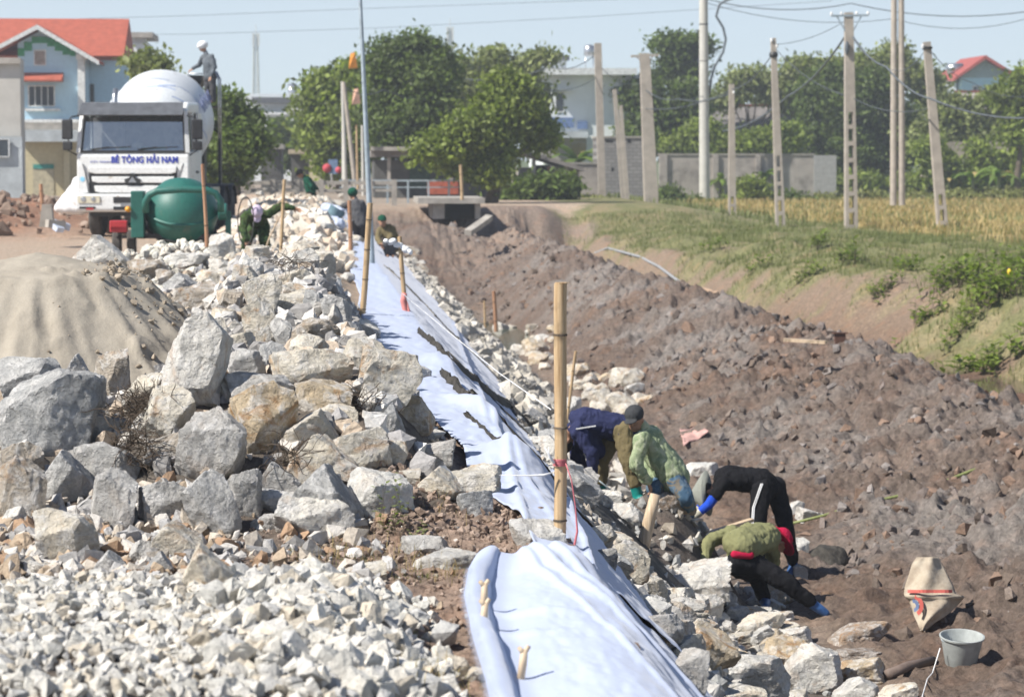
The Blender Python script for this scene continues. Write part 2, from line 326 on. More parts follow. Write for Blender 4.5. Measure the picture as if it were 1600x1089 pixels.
# ------------------------------------------------------------------ mesh builder
class MB:
    def __init__(s): s.v = []; s.f = []; s.tint = []
    def add(s, v, f, tint=None):
        o = len(s.v); s.v += [tuple(p) for p in v]; s.f += [tuple(i + o for i in q) for q in f]
        s.tint += [tint or (1, 1, 1)] * len(v); return s
    def box(s, a, b, taper=None):
        x0, y0, z0 = a; x1, y1, z1 = b
        s.add([(x0, y0, z0), (x1, y0, z0), (x1, y1, z0), (x0, y1, z0), (x0, y0, z1), (x1, y0, z1), (x1, y1, z1), (x0, y1, z1)],
              [(0, 3, 2, 1), (4, 5, 6, 7), (0, 1, 5, 4), (1, 2, 6, 5), (2, 3, 7, 6), (3, 0, 4, 7)]); return s
    def obox(s, c, size, rot=(0, 0, 0)):
        m = Euler(rot).to_matrix(); c = Vector(c); h = [v / 2 for v in size]; vs = []
        for z in (-1, 1):
            for x, y in ((-1, -1), (1, -1), (1, 1), (-1, 1)): vs.append(c + m @ Vector((x * h[0], y * h[1], z * h[2])))
        s.add(vs, [(0, 3, 2, 1), (4, 5, 6, 7), (0, 1, 5, 4), (1, 2, 6, 5), (2, 3, 7, 6), (3, 0, 4, 7)]); return s
    def bar(s, p0, p1, w, h=None):
        p0 = Vector(p0); p1 = Vector(p1); h = h or w; d = (p1 - p0)
        q = d.to_track_quat('Z', 'Y'); vs = []
        for p in (p0, p1):
            for x, y in ((-1, -1), (1, -1), (1, 1), (-1, 1)): vs.append(p + q @ Vector((x * w / 2, y * h / 2, 0)))
        s.add(vs, [(0, 3, 2, 1), (4, 5, 6, 7), (0, 1, 5, 4), (1, 2, 6, 5), (2, 3, 7, 6), (3, 0, 4, 7)]); return s
    def tube(s, pts, rad, n=10, cap=True):
        pts = [Vector(p) for p in pts]; k = len(pts)
        if not hasattr(rad, '__len__'): rad = [rad] * k
        vs = []; fs = []; prev = None
        for i, p in enumerate(pts):
            d = (pts[min(i + 1, k - 1)] - pts[max(i - 1, 0)]).normalized()
            if prev is None: a = d.orthogonal().normalized()
            else: a = (prev - d * prev.dot(d)).normalized()
            prev = a; b = d.cross(a)
            for j in range(n):
                t = 2 * math.pi * j / n; vs.append(p + (a * math.cos(t) + b * math.sin(t)) * rad[i])
        for i in range(k - 1):
            for j in range(n): fs.append((i * n + j, i * n + (j + 1) % n, (i + 1) * n + (j + 1) % n, (i + 1) * n + j))
        if cap: fs.append(tuple(range(n - 1, -1, -1))); fs.append(tuple((k - 1) * n + j for j in range(n)))
        s.add(vs, fs); return s
    def lathe(s, prof, c, axis=(0, 0, 1), n=24, cap=True):
        q = Vector(axis).to_track_quat('Z', 'Y'); c = Vector(c); vs = []; fs = []; k = len(prof)
        for r, z in prof:
            for j in range(n):
                t = 2 * math.pi * j / n; vs.append(c + q @ Vector((r * math.cos(t), r * math.sin(t), z)))
        for i in range(k - 1):
            for j in range(n): fs.append((i * n + j, i * n + (j + 1) % n, (i + 1) * n + (j + 1) % n, (i + 1) * n + j))
        if cap: fs.append(tuple(range(n - 1, -1, -1))); fs.append(tuple((k - 1) * n + j for j in range(n)))
        s.add(vs, fs); return s
    def ell(s, c, r, n=12, m=8, q=None):
        c = Vector(c); q = q or Quaternion(); vs = []; fs = []
        r = r if hasattr(r, '__len__') else (r, r, r)
        for i in range(m + 1):
            ph = math.pi * i / m
            for j in range(n):
                t = 2 * math.pi * j / n
                vs.append(c + q @ Vector((r[0] * math.sin(ph) * math.cos(t), r[1] * math.sin(ph) * math.sin(t), r[2] * math.cos(ph))))
        for i in range(m):
            for j in range(n): fs.append((i * n + j, (i + 1) * n + j, (i + 1) * n + (j + 1) % n, i * n + (j + 1) % n))
        s.add(vs, fs); return s
    def prism(s, poly, a, b):
        """poly: list of (x,z); extruded from y=a to y=b"""
        n = len(poly); vs = [(x, a, z) for x, z in poly] + [(x, b, z) for x, z in poly]
        fs = [tuple(range(n)), tuple(range(2 * n - 1, n - 1, -1))] + [(i, i + n, (i + 1) % n + n, (i + 1) % n) for i in range(n)]
        s.add(vs, fs); return s
    def build(s, name, mat, parent=None, smooth=False, loc=None, sharp=None):
        if parent is not None: o0 = ORG[parent.name]
        elif loc is not None: o0 = Vector(loc)
        else:
            a = np.array(s.v); o0 = Vector(((a[:, 0].min() + a[:, 0].max()) / 2, (a[:, 1].min() + a[:, 1].max()) / 2, a[:, 2].min()))
        me = bpy.data.meshes.new(name); me.from_pydata([tuple(Vector(p) - o0) for p in s.v], [], s.f)
        if any(t != (1, 1, 1) for t in s.tint):
            ca = me.color_attributes.new('tint', 'FLOAT_COLOR', 'POINT'); ca.data.foreach_set('color', np.array([(*t, 1) for t in s.tint], 'f').ravel())
        elif mat in LEAFY:
            ca = me.color_attributes.new('tint', 'FLOAT_COLOR', 'POINT'); ca.data.foreach_set('color', np.ones(len(s.v) * 4, 'f'))
        if isinstance(mat, str): mat = M[mat]
        me.materials.append(mat)
        bm = bmesh.new(); bm.from_mesh(me); bmesh.ops.remove_doubles(bm, verts=bm.verts, dist=1e-5); bmesh.ops.recalc_face_normals(bm, faces=bm.faces); bm.to_mesh(me); bm.free()
        if smooth:
            me.polygons.foreach_set('use_smooth', [True] * len(me.polygons))
            if sharp: me.set_sharp_from_angle(angle=R_(sharp))
        o = bpy.data.objects.new(name, me); C.objects.link(o)
        if parent is not None:
            o.parent = parent; ORG[o.name] = o0
        else: o.location = o0; ORG[o.name] = o0
        return o
LEAFY = {'leaf_dark', 'leaf_mid', 'leaf_pale', 'leaf_banana', 'grass', 'straw'}
ORG = {}
def tag(o, label=None, cat=None, group=None, kind=None):
    if label: o['label'] = label
    if cat: o['category'] = cat
    if group: o['group'] = group
    if kind: o['kind'] = kind
    return o
def empty(name, loc, label, cat, group=None):
    o = bpy.data.objects.new(name, None); C.objects.link(o); o.location = loc; o.empty_display_size = .2
    ORG[o.name] = Vector(loc); tag(o, label, cat, group); return o
def np_mesh(name, v, f, mat, tint=None, smooth=False, loc=(0, 0, 0), parent=None):
    """v (n,3), f (m,k) arrays"""
    me = bpy.data.meshes.new(name); v = np.asarray(v, np.float32); f = np.asarray(f, np.int32); k = f.shape[1]
    me.vertices.add(len(v)); me.vertices.foreach_set('co', (v - np.array(loc, np.float32)).ravel())
    me.loops.add(f.size); me.loops.foreach_set('vertex_index', f.ravel())
    me.polygons.add(len(f)); me.polygons.foreach_set('loop_start', np.arange(0, f.size, k, dtype=np.int32))
    me.polygons.foreach_set('loop_total', np.full(len(f), k, np.int32))
    me.polygons.foreach_set('use_smooth', np.full(len(f), smooth, bool))
    me.update(calc_edges=True); me.validate()
    if tint is not None:
        ca = me.color_attributes.new('tint', 'FLOAT_COLOR', 'POINT')
        t = np.ones((len(v), 4), np.float32); t[:, :3] = tint; ca.data.foreach_set('color', t.ravel())
    me.materials.append(M[mat] if isinstance(mat, str) else mat)
    o = bpy.data.objects.new(name, me); C.objects.link(o); o.location = loc
    ORG[o.name] = Vector(loc)
    if parent is not None:
        o.parent = parent; o.location = Vector(loc) - ORG[parent.name]
    return o
# ================================================================== the ground: one sheet to the horizon
def lines(segs):
    out = [segs[0][0]]
    for a, b, d0, d1 in segs:
        x = a
        while x < b - 1e-6:
            t = (x - a) / (b - a); x += d0 + (d1 - d0) * t; out.append(min(x, b))
    o = np.array(out); keep = np.concatenate([[True], np.diff(o) > 1e-4]); return o[keep]
def build_ground():
    xs = lines([(-1500, -60, 300, 20), (-60, -10, 10, .3), (-10, -2.4, .25, .12), (-2.4, -1.2, .06, .03), (-1.2, 1.2, .017, .017), (1.2, 4.4, .03, .04), (4.4, 10.2, .036, .036), (10.2, 17, .07, .1), (17, 40, .2, 1), (40, 100, 2, 10), (100, 2500, 30, 400)])
    ys = lines([(-40, 6, 6, 2), (6, 8, .2, .1), (8, 13.5, .022, .026), (13.5, 19, .06, .06), (19, 38, .036, .06), (38, 70, .07, .16), (70, 110, .2, .4), (110, 260, 1, 6), (260, 5000, 20, 600)])
    X, Y = np.meshgrid(xs, ys, indexing='xy'); sh = X.shape; X = X.ravel(); Y = Y.ravel()
    Z = H(X, Y)
    v = np.stack([X, Y, Z], 1); nx = len(xs); ny = len(ys)
    i = (np.arange(ny - 1)[:, None] * nx + np.arange(nx - 1)[None, :]).ravel()
    f = np.stack([i, i + 1, i + 1 + nx, i + nx], 1)
    # --- colours by what the ground is made of
    def C3(r, g, b): return np.array([r, g, b], float)
    N = len(X); wob = fbm2(X, Y, 2.5, 3, 50); wob2 = fbm2(X, Y, .7, 3, 51)
    col = np.tile(C3(.40, .315, .24), (N, 1))                              # dusty dike top road
    def blend(mask, c): 
        nonlocal col
        mask = np.clip(mask, 0, 1)[:, None]; col = col * (1 - mask) + np.asarray(c) * mask
    near = (X < crest(Y)) & (Y < 30)
    blend(near * 1.0, C3(.30, .22, .17)); blend(near * sm(wob2, .1, .5) * .6, C3(.20, .15, .12))
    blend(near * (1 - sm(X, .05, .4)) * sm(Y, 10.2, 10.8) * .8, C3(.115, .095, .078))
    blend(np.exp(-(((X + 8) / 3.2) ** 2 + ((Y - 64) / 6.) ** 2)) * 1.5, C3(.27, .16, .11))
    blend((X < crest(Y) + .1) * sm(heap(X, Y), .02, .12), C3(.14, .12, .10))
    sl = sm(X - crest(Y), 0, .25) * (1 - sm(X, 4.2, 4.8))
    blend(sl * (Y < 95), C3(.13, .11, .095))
    mm = mudmask(X, Y)
    g1 = sm(fbm2(X, Y, 1.8, 4, 60), -.25, .3)
    mud = C3(.14, .108, .088)[None] * (1 - g1[:, None]) + C3(.195, .173, .155)[None] * g1[:, None]
    red = sm(fbm2(X, Y, 1.1, 3, 61), .12, .45)[:, None]; mud = mud * (1 - red * .6) + C3(.23, .155, .112) * red * .4
    low = (1 - sm(X, 5.3, 6.6))[:, None] * .55; mud = mud * (1 - low) + C3(.13, .092, .07) * low
    col = col * (1 - mm[:, None]) + mud * mm[:, None]
    blend((X > 3.8) * (X < 11) * sm(Y, 78, 88) * (Y < 98), C3(.225, .175, .14))
    XS = sx_(X, Y); bank = sm(XS + wob * .5, 11.0, 11.8) * (1 - sm(Y, 92, 97)); blend(bank, C3(.225, .168, .122)); blend(bank * sm(wob2, .0, .5) * .5, C3(.27, .21, .15))
    wet = np.exp(-((XS - 12.9) / 1.6) ** 2) * (1 - sm(Y, 60, 80)) * (Y < 95); blend(wet, C3(.13, .08, .055))
    gx = 14.6 + 1.6 * sm(Y, 55, 85)
    grass = sm(XS + wob * 3.6 + wob2 * 2.2, gx - .8, gx + 1.6) * (1 - sm(Y, 600, 900)); blend(grass, C3(.165, .165, .075)); blend(grass * sm(wob2, .05, .4) * .7, C3(.27, .22, .13))
    field = sm(X + wob, 18.8, 20.5) * sm(Y + wob * 5 + (X - 20) * .2, 74, 84); blend(field, C3(.36, .27, .13)); blend(field * sm(fbm2(X, Y, 9, 3, 70), .0, .4) * .8, C3(.26, .26, .10))
    edge = sm(Y + wob * 5, 138, 148) * (X > 12); blend(edge, C3(.13, .16, .06))
    blend(sm(Y, 98, 106) * (1 - sm(X + wob, 6, 8)), C3(.30, .25, .20))
    blend(sm(Y, 220, 300), C3(.10, .13, .06))
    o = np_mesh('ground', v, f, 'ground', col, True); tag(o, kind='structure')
    return o
build_ground()
def sheet(name, x0, x1, y0, y1, z, mat):
    o = np_mesh(name, [(x0, y0, z), (x1, y0, z), (x1, y1, z), (x0, y1, z)], [(0, 1, 2, 3)], mat); return tag(o, kind='structure')
o = np_mesh('ditch_water', [(10.3, 18, -2.50), (15.0, 18, -2.50), (15.0, 45, -2.50), (10.3, 45, -2.50), (12.8, 62, -2.50), (9.2, 62, -2.50)], [(0, 1, 2, 3), (3, 2, 4, 5)], 'water'); tag(o, kind='structure')
sheet('canal_water', 3.3, 6.4, 15, 50, -2.60, 'water')
sheet('pond_water', 3.4, 6.3, 56, 74, -2.74, 'pond')
# narrow concrete lane across the field
o = np_mesh('lane', [(17, 172, .02), (120, 176, .02), (120, 179, .02), (17, 175, .02), (17, 172, -.6), (120, 176, -.6)], [(0, 1, 2, 3), (4, 5, 1, 0)], simple('pale concrete lane', (.42, .38, .34), .9)); tag(o, kind='structure')

# ================================================================== rocks
def ico(sub):
    bm = bmesh.new(); bmesh.ops.create_icosphere(bm, subdivisions=sub, radius=1)
    v = np.array([p.co[:] for p in bm.verts]); f = np.array([[q.index for q in p.verts] for p in bm.faces]); bm.free(); return v, f
ICO = {k: ico(k) for k in (1, 2, 3, 4, 5)}
def rock_shape(seed, sub=4, shape='block', rough=1.0):
    rs = np.random.RandomState(seed); d, f = ICO[sub]
    n = {'block': 11, 'slab': 9, 'upright': 10, 'round': 22, 'wedge': 8}[shape]
    nrm = rs.normal(size=(n, 3)); nrm /= np.linalg.norm(nrm, axis=1)[:, None]; dist = rs.uniform(.55, .95, n)
    if shape == 'round': dist = rs.uniform(.78, .97, n)
    six = np.array([[1, 0, 0], [-1, 0, 0], [0, 1, 0], [0, -1, 0], [0, 0, 1], [0, 0, -1]], float) + rs.normal(size=(6, 3)) * .22
    six /= np.linalg.norm(six, axis=1)[:, None]
    nrm = np.vstack([nrm, six]); dist = np.concatenate([dist, rs.uniform(.6, .9, 6)])
    if shape == 'wedge':
        nrm[0] = (.62, -.1, .78); dist[0] = .42; nrm[1] = (-.75, .1, .65); dist[1] = .5
    p = d @ nrm.T; p = np.where(p > .02, dist[None, :] / np.maximum(p, .02), 9)
    r = np.minimum(p.min(1), 1.15)
    amp = .135 * rough
    o = rs.uniform(0, 50, 3)
    nz = (n3(d * r[:, None] * 1.6 + o, 1) - .5) * 1.0 + (np.abs(n3(d * r[:, None] * 3.7 + o, 2) - .5)) * .9 + (n3(d * r[:, None] * 8 + o, 3) - .5) * .42 + (n3(d * r[:, None] * 17 + o, 4) - .5) * .30
    r = r * (1 + amp * nz * (1.0 if sub > 2 else .7))
    v = d * r[:, None]
    if shape == 'slab': v[:, 2] *= .8
    lo, hi = v.min(0), v.max(0); v = (v - (lo + hi) / 2) / (hi - lo)
    return v, f
def hull_shape(seed, npts=16, rounder=0.0, fine_=False):
    rs = np.random.RandomState(seed); bm = bmesh.new()
    for k in range(npts):
        p = rs.normal(size=3); p /= np.linalg.norm(p); p *= np.array([1, .85, .75]) * rs.uniform(.58 + .34 * rounder, 1.0)
        bm.verts.new(p)
    r = bmesh.ops.convex_hull(bm, input=bm.verts); bmesh.ops.delete(bm, geom=[g for g in r['geom_interior'] if isinstance(g, bmesh.types.BMVert)], context='VERTS')
    bmesh.ops.subdivide_edges(bm, edges=bm.edges[:], cuts=1, use_grid_fill=True); bmesh.ops.triangulate(bm, faces=bm.faces)
    bm.verts.ensure_lookup_table()
    v = np.array([p.co[:] for p in bm.verts]); 
    for i, p in enumerate(bm.verts): p.index = i
    f = np.array([[q.index for q in p.verts] for p in bm.faces]); bm.free()
    v += rs.normal(size=v.shape) * .018
    if fine_:
        bm = bmesh.new(); vv = [bm.verts.new(p) for p in v]; [bm.faces.new([vv[i] for i in q]) for q in f]
        bmesh.ops.subdivide_edges(bm, edges=bm.edges[:], cuts=1, use_grid_fill=True); bmesh.ops.triangulate(bm, faces=bm.faces)
        v = np.array([p.co[:] for p in bm.verts]); bm.verts.index_update(); f = np.array([[q.index for q in p.verts] for p in bm.faces]); bm.free()
        v = v * (1 + .10 * (n3(v * 3.1 + seed, 3) - .5))[:, None] + rs.normal(size=v.shape) * .011
    lo, hi = v.min(0), v.max(0); return (v - (lo + hi) / 2) / (hi - lo), f
def rock_mesh(name, seed, sub, shape):
    v, f = rock_shape(seed, sub, shape)
    me = bpy.data.meshes.new(name); me.from_pydata(v.tolist(), [], f.tolist()); me.materials.append(M['rock'])
    me.polygons.foreach_set('use_smooth', [True] * len(me.polygons)); me.set_sharp_from_angle(angle=R_(24)); me.update(); return me
HERO = {k: [rock_mesh('rock', 100 + j + i * 20, 5, k) for j in range(7)] for i, k in enumerate(('block', 'slab', 'upright', 'round', 'wedge'))}
SMALL = {k: [rock_mesh('rock', 300 + j + i * 20, 3, k) for j in range(6)] for i, k in enumerate(('block', 'slab', 'upright', 'round', 'wedge'))}
TONE = {'g': (.50, .495, .48), 'w': (.74, .72, .67), 'c': (.72, .66, .55), 't': (.50, .435, .355), 'o': (.62, .505, .35), 'd': (.22, .21, .195), 'm': (.36, .285, .225)}
WORD = {'g': 'blue grey', 'w': 'white', 'c': 'cream', 't': 'tan', 'o': 'orange stained', 'd': 'dark', 'm': 'muddy brown'}
ROCKS = []      # (x, y, z, rx) of everything placed, to keep fillers apart
rrng = random.Random(11)
def put_rock(me, loc, size, rot, tone, label, group):
    o = bpy.data.objects.new('rock', me); C.objects.link(o); o.location = loc; o.scale = size; o.rotation_euler = rot
    k = rrng.uniform(.88, 1.12); c = TONE[tone]; j = rrng.uniform(-.012, .012)
    o.color = (min(1, (c[0] + j) * k), c[1] * k, max(0, (c[2] - j) * k), 1)
    tag(o, label, 'rock', group); ROCKS.append((loc[0], loc[1], loc[2], max(size) / 2)); return o
def hero(x0, y0, x1, y1, tone, shape='block', label=None, group=None, tilt=0, fn=base_z, depth=.85, sink=.0, Y=None):
    cx = (x0 + x1) / 2
    p = at(cx, y1, Y) if Y else hit(cx, y1 - 2, fn)
    Yc = p.y
    w = (x1 - x0) / ppm(Yc); dep = w * depth; hgt = (y1 - y0) / ppm(Yc)
    Yc += dep * .35; c = at(cx, (y0 + y1) / 2, Yc); w = (x1 - x0) / ppm(Yc); hgt = (y1 - y0) / ppm(Yc)
    lo = .14 * hgt                                   # the foot of the stone is bedded in the heap
    me = rrng.choice(HERO[shape])
    t = R_(tilt) if tilt else R_(rrng.uniform(-7, 7))
    return put_rock(me, (c.x, c.y, c.z - lo / 2), (w * 1.14, max(dep, min(hgt, w) * .8) * 1.05, hgt * 1.08 + lo), (R_(rrng.uniform(-8, 8)), t, R_(rrng.choice((0, 180)) + rrng.uniform(-10, 10))), tone, label, group)
L = [ # left heap, from the photo: box, tone, shape, label
 (0,557,100,640,'g','block','blue grey boulder behind the biggest left edge boulder, against the sand'),
 (5,580,150,712,'g','block','largest blue grey boulder at the left edge below the sand mound'),
 (88,556,150,650,'g','wedge','pointed blue grey boulder rising against the sand mound'),
 (148,545,204,622,'t','upright','upright brown faced stone standing against the foot of the sand'),
 (196,583,262,645,'c','block','cream stone wedged between brown upright stone and tallest white boulder'),
 (262,490,357,645,'w','upright','tallest white boulder standing upright right of the sand mound'),
 (225,602,300,686,'c','block','cream boulder forming the foot of the tallest white boulder'),
 (140,645,208,695,'g','slab','flat grey stone right of the biggest left boulder beside dark roots'),
 (222,672,287,727,'t','slab','tan grey stone under the dark roots left of the rounded grey boulder'),
 (284,643,380,755,'g','round','rounded grey boulder with pinkish top in the middle of the heap'),
 (362,600,462,712,'o','block','big cream and orange boulder right of the rounded grey boulder'),
 (0,692,66,760,'t','block','tan boulder at the left edge above the tan brown one'),
 (0,715,66,822,'t','block','large tan brown boulder cut by the left edge of the photo'),
 (66,706,146,792,'g','wedge','grey ridge backed boulder second from the left in the lower row'),
 (125,692,215,765,'g','block','smooth grey boulder top between two lower row boulders'),
 (145,735,212,830,'g','block','grey boulder with white scratches in the lower row'),
 (215,752,293,822,'g','block','blue grey block left of the squared grey boulder'),
 (290,738,370,842,'g','upright','squared grey boulder below the rounded grey boulder'),
 (355,735,407,815,'g','upright','narrow grey stone leaning on the squared grey boulder'),
 (55,798,150,886,'c','block','pinkish grey block at the lower left in front of the boulders'),
 (2,792,42,832,'w','block','small white stone at the left edge of the rubble'),
 (235,816,320,880,'c','wedge','tan bottomed pale stone in front of the squared grey boulder'),
 (205,845,243,880,'g','block','small grey stone left of tan bottomed pale stone'),
 (150,862,200,905,'g','wedge','bluish wedge stone just above the crushed stone pile'),
 (232,862,270,905,'g','wedge','small bluish pointed stone above the crushed stone'),
 (285,850,360,928,'c','wedge','pointed cream stone at the top of the crushed stone pile'),
 (45,876,90,906,'c','round','rounded white stone at left above the crushed stone'),
 (68,925,112,965,'c','round','round tan cobble lying on the crushed stone at left'),
 (403,722,465,777,'g','wedge','grey stone with dark root behind the split boulder'),
 (400,764,456,803,'g','slab','dark grey block left of the split boulder'),
 (388,803,442,832,'g','slab','low grey stone left of the split boulder foot'),
 (452,728,560,838,'g','wedge','pointed blue grey half of the split boulder in front'),
 (433,772,545,845,'w','slab','white foot of the split boulder on bare soil'),
 (543,733,642,815,'w','block','white boulder with grey underside behind the leafy weed'),
 (460,594,548,650,'o','block','orange topped boulder in the middle of the heap'),
 (440,640,525,712,'c','wedge','slanted cream stone below the orange topped boulder'),
 (500,632,556,672,'c','block','beige block right of the orange topped boulder'),
 (455,680,556,758,'c','wedge','ridged beige boulder above the split boulder'),
 (522,668,607,738,'c','block','pale grey brown boulder below the dark twigs'),
 (560,545,652,632,'c','upright','big upright cream boulder right of the orange topped boulder'),
 (617,616,680,674,'o','block','pinkish tan block at the edge of the white cloth'),
 (588,630,632,690,'g','wedge','blue grey stone left of the pinkish tan block'),
 (600,686,636,730,'c','upright','small upright pale stone below the twigs'),
 (633,685,708,730,'g','slab','dark grey slab lying against the white cloth'),
 (608,732,655,756,'c','slab','small flat pale stone right of white boulder'),
 (655,733,724,785,'c','wedge','pale cream stone left of the broad end slab'),
 (682,725,778,782,'c','slab','broad pale slab at the right end of the heap'),
 (715,765,768,812,'g','slab','grey stone tucked under the broad end slab'),
 (648,857,748,900,'w','slab','flat white stone in the soil near the cloth corner'),
 (633,836,702,870,'g','slab','blue grey flat stone behind the flat white stone'),
 (536,880,600,910,'c','slab','pale low stone half buried in reddish soil'),
 (568,914,602,932,'g','slab','small grey stone lying on bare soil'),
 (797,812,883,884,'w','block','round cream stone holding the cloth down beside the bamboo post'),
 (326,366,366,414,'w','upright','tall white stone sticking up at the back of the heap'),
 (268,394,323,420,'w','slab','white stone left of the tall white one at the back'),
 (326,404,364,430,'w','slab','low pale stone in front of the tall white one at back'),
 (245,421,275,447,'t','block','brownish stone at the back left of the heap'),
 (258,429,318,468,'g','wedge','slanted pale grey stone near the sand mound top'),
 (263,440,345,492,'t','slab','long tan boulder in the upper heap'),
 (307,421,360,450,'c','block','cream block behind the long tan boulder'),
 (344,453,381,486,'t','block','brown stone right of the long tan boulder'),
 (228,458,264,496,'w','block','white stone at the right side of the sand mound'),
 (207,433,236,466,'w','upright','small white stick like stone near the sand'),
 (381,428,437,500,'c','upright','upper upright cream boulder in the upper heap'),
 (379,466,432,545,'c','upright','lower upright cream and grey boulder in the upper heap'),
 (423,452,492,496,'c','slab','cream slab with grey hollow in the upper heap'),
 (474,454,512,500,'g','block','grey stone right of the hollowed cream slab'),
 (417,424,481,455,'c','slab','low cream boulder behind the hollowed slab'),
 (363,414,405,454,'c','block','pale stone at the back centre of the heap'),
 (425,497,457,547,'g','upright','smooth grey stone right of the upright boulder pair'),
 (459,498,528,540,'t','slab','tan grey boulder with shadowed hollow behind'),
 (505,462,548,512,'g','block','grey speckled stone near the leaning bamboo post'),
 (529,494,591,528,'w','slab','white slab at the foot of the leaning bamboo post'),
 (455,525,518,564,'c','slab','brown edged flat stone above the broad boulder'),
 (536,527,598,590,'c','block','cream boulder above the upright cream one at cloth edge'),
 (405,536,446,580,'g','block','dark grey stone in the gap left of the broad boulder'),
 (356,546,412,600,'g','block','blue grey boulder right of the tallest white boulder'),
 (355,520,396,552,'c','slab','small cream stone above the blue grey boulder'),
 (350,500,389,533,'w','wedge','white pointed stone in the middle of the upper heap'),
 (331,480,369,508,'c','block','tan rounded stone above the tallest boulder'),
 (331,497,356,538,'c','upright','narrow cream stone behind the tallest white boulder'),
 (424,543,544,610,'c','block','broad pale boulder in the centre of the heap'),
 (357,582,456,642,'g','block','grey boulder behind the big cream and orange boulder'),
 (119,370,204,437,'w','wedge','big white boulder perched above the right slope of the sand'),
 (203,405,260,440,'t','block','dark brown stone right of the perched white boulder'),
 (640,568,673,604,'w','block','small white stone at cloth edge behind pinkish block'),
 (545,498,590,530,'c','block','small cream stone behind the white slab'),
]
for (x0, y0, x1, y1, t, sh, lab) in L:
    o = hero(x0, y0, x1, y1, t, sh, lab, 'boulders heaped on the dike', Y=11.35 if (x0, y0) == (797, 812) else None)
RS = [ # slope and canal foot
 (912,828,990,858,'c','slab','long cream slab at the top of the loose slope stones'),
 (956,846,1011,915,'c','block','chunky cream boulder below the long slab'),
 (928,857,963,893,'d','block','dark stone under the long cream slab'),
 (1034,874,1136,938,'w','slab','broad white stone in mortar above the slope stones'),
 (987,898,1041,938,'c','block','pale stone left of the broad white stone'),
 (994,928,1038,956,'g','block','grey stone below the pale stone near the cloth'),
 (1031,915,1086,956,'c','round','rounded cream stone in the middle of the slope stones'),
 (1064,896,1120,941,'t','wedge','brown fronted stone under the broad white stone'),
 (1087,928,1128,967,'w','block','white rough stone beside the brown fronted one'),
 (1128,922,1151,948,'g','block','small grey cube at the edge of the mortar'),
 (1129,945,1167,970,'g','slab','blue grey stone above the long low cream one'),
 (1103,955,1140,978,'w','block','small white stone in the middle of slope stones'),
 (1036,949,1102,984,'c','slab','flat pinkish cream stone above the orange boulder'),
 (1006,956,1068,1006,'g','round','dark rounded grey boulder touching the cloth edge'),
 (1009,944,1037,962,'g','slab','small grey stone above the dark rounded boulder'),
 (1050,974,1152,1054,'o','wedge','large orange stained boulder near the bottom edge'),
 (1103,1018,1227,1095,'w','block','largest white rough boulder at the bottom edge'),
 (1053,1012,1105,1078,'g','slab','grey slab side under the large orange boulder'),
 (1140,958,1223,997,'c','slab','long low cream stone by the puddle'),
 (1166,977,1220,1011,'w','wedge','white wedge stone below the long low stone'),
 (1128,988,1182,1010,'c','slab','pale flat stone behind the largest white boulder'),
 (1194,993,1264,1056,'o','block','orange streaked boulder left of the round rough one'),
 (1225,1004,1315,1082,'w','round','round rough white boulder at the bottom right of the stones'),
 (1219,981,1267,1006,'w','slab','low white slab behind the orange streaked boulder'),
 (1295,974,1385,1006,'m','slab','half mud covered flat stone right of the puddle'),
 (1305,1012,1377,1036,'m','slab','thin muddy slab below the half covered stone'),
 (1309,1030,1382,1069,'o','slab','cream orange boulder at the right end of the row'),
 (1304,1058,1375,1100,'w','wedge','white wedge boulder cut by the bottom edge at right'),
 (1106,1068,1190,1105,'c','slab','cream stone cut by the bottom edge left'),
 (1204,1076,1267,1112,'c','block','cream stone cut by the bottom edge in the middle'),
 (1375,1068,1432,1102,'c','block','last pale stone beside the timber pole'),
 (1195,910,1263,949,'o','slab','reddish stone beneath the stretched leg of the crouching worker'),
 (1236,840,1263,884,'w','upright','white upright stone right of the blue boot'),
 (1239,882,1262,912,'g','block','grey block below the white upright stone'),
 (953,784,1008,820,'w','block','white stone in mortar near the wooden log post'),
 (918,766,969,792,'w','slab','white flat stone at the feet of the navy worker'),
 (1071,722,1122,757,'w','slab','pale stone between the green and the black dressed workers'),
 (1228,782,1255,815,'w','block','white stone behind the black dressed worker'),
 (1247,793,1288,817,'w','slab','low white stone behind the white upright one'),
 (1026,766,1084,804,'m','slab','brown flat stone behind the jeans leg'),
 (897,640,935,668,'c','block','cream stone behind the back of the navy worker'),
]
for (x0, y0, x1, y1, t, sh, lab) in RS:
    hero(x0, y0, x1, y1, t, sh, lab, 'stones on the canal slope')
# ---- fillers: zones given by image polygons, placed on the ground they cover
def inpoly(x, y, P):
    c = False; j = len(P) - 1
    for i in range(len(P)):
        if (P[i][1] > y) != (P[j][1] > y) and x < (P[j][0] - P[i][0]) * (y - P[i][1]) / (P[j][1] - P[i][1]) + P[i][0]: c = not c
        j = i
    return c
def scatter(P, n, smin, smax, seed, sep=.75, fn=base_z, tries=40):
    r = random.Random(seed); xs = [p[0] for p in P]; ys = [p[1] for p in P]; out = []
    for _ in range(n * tries):
        if len(out) >= n: break
        px = r.uniform(min(xs), max(xs)); py = r.uniform(min(ys), max(ys))
        if not inpoly(px, py, P): continue
        p = hit(px, py, fn)
        if p.y < 7: continue
        s = smin + (smax - smin) * r.random() ** 1.8
        ok = True
        for q in out:
            if abs(q[0] - p.x) < s and abs(q[1] - p.y) < s * 2 and math.hypot(q[0] - p.x, q[1] - p.y) < (q[3] + s) * .5 * sep: ok = False; break
        if ok: out.append((p.x, p.y, p.z, s))
    return out
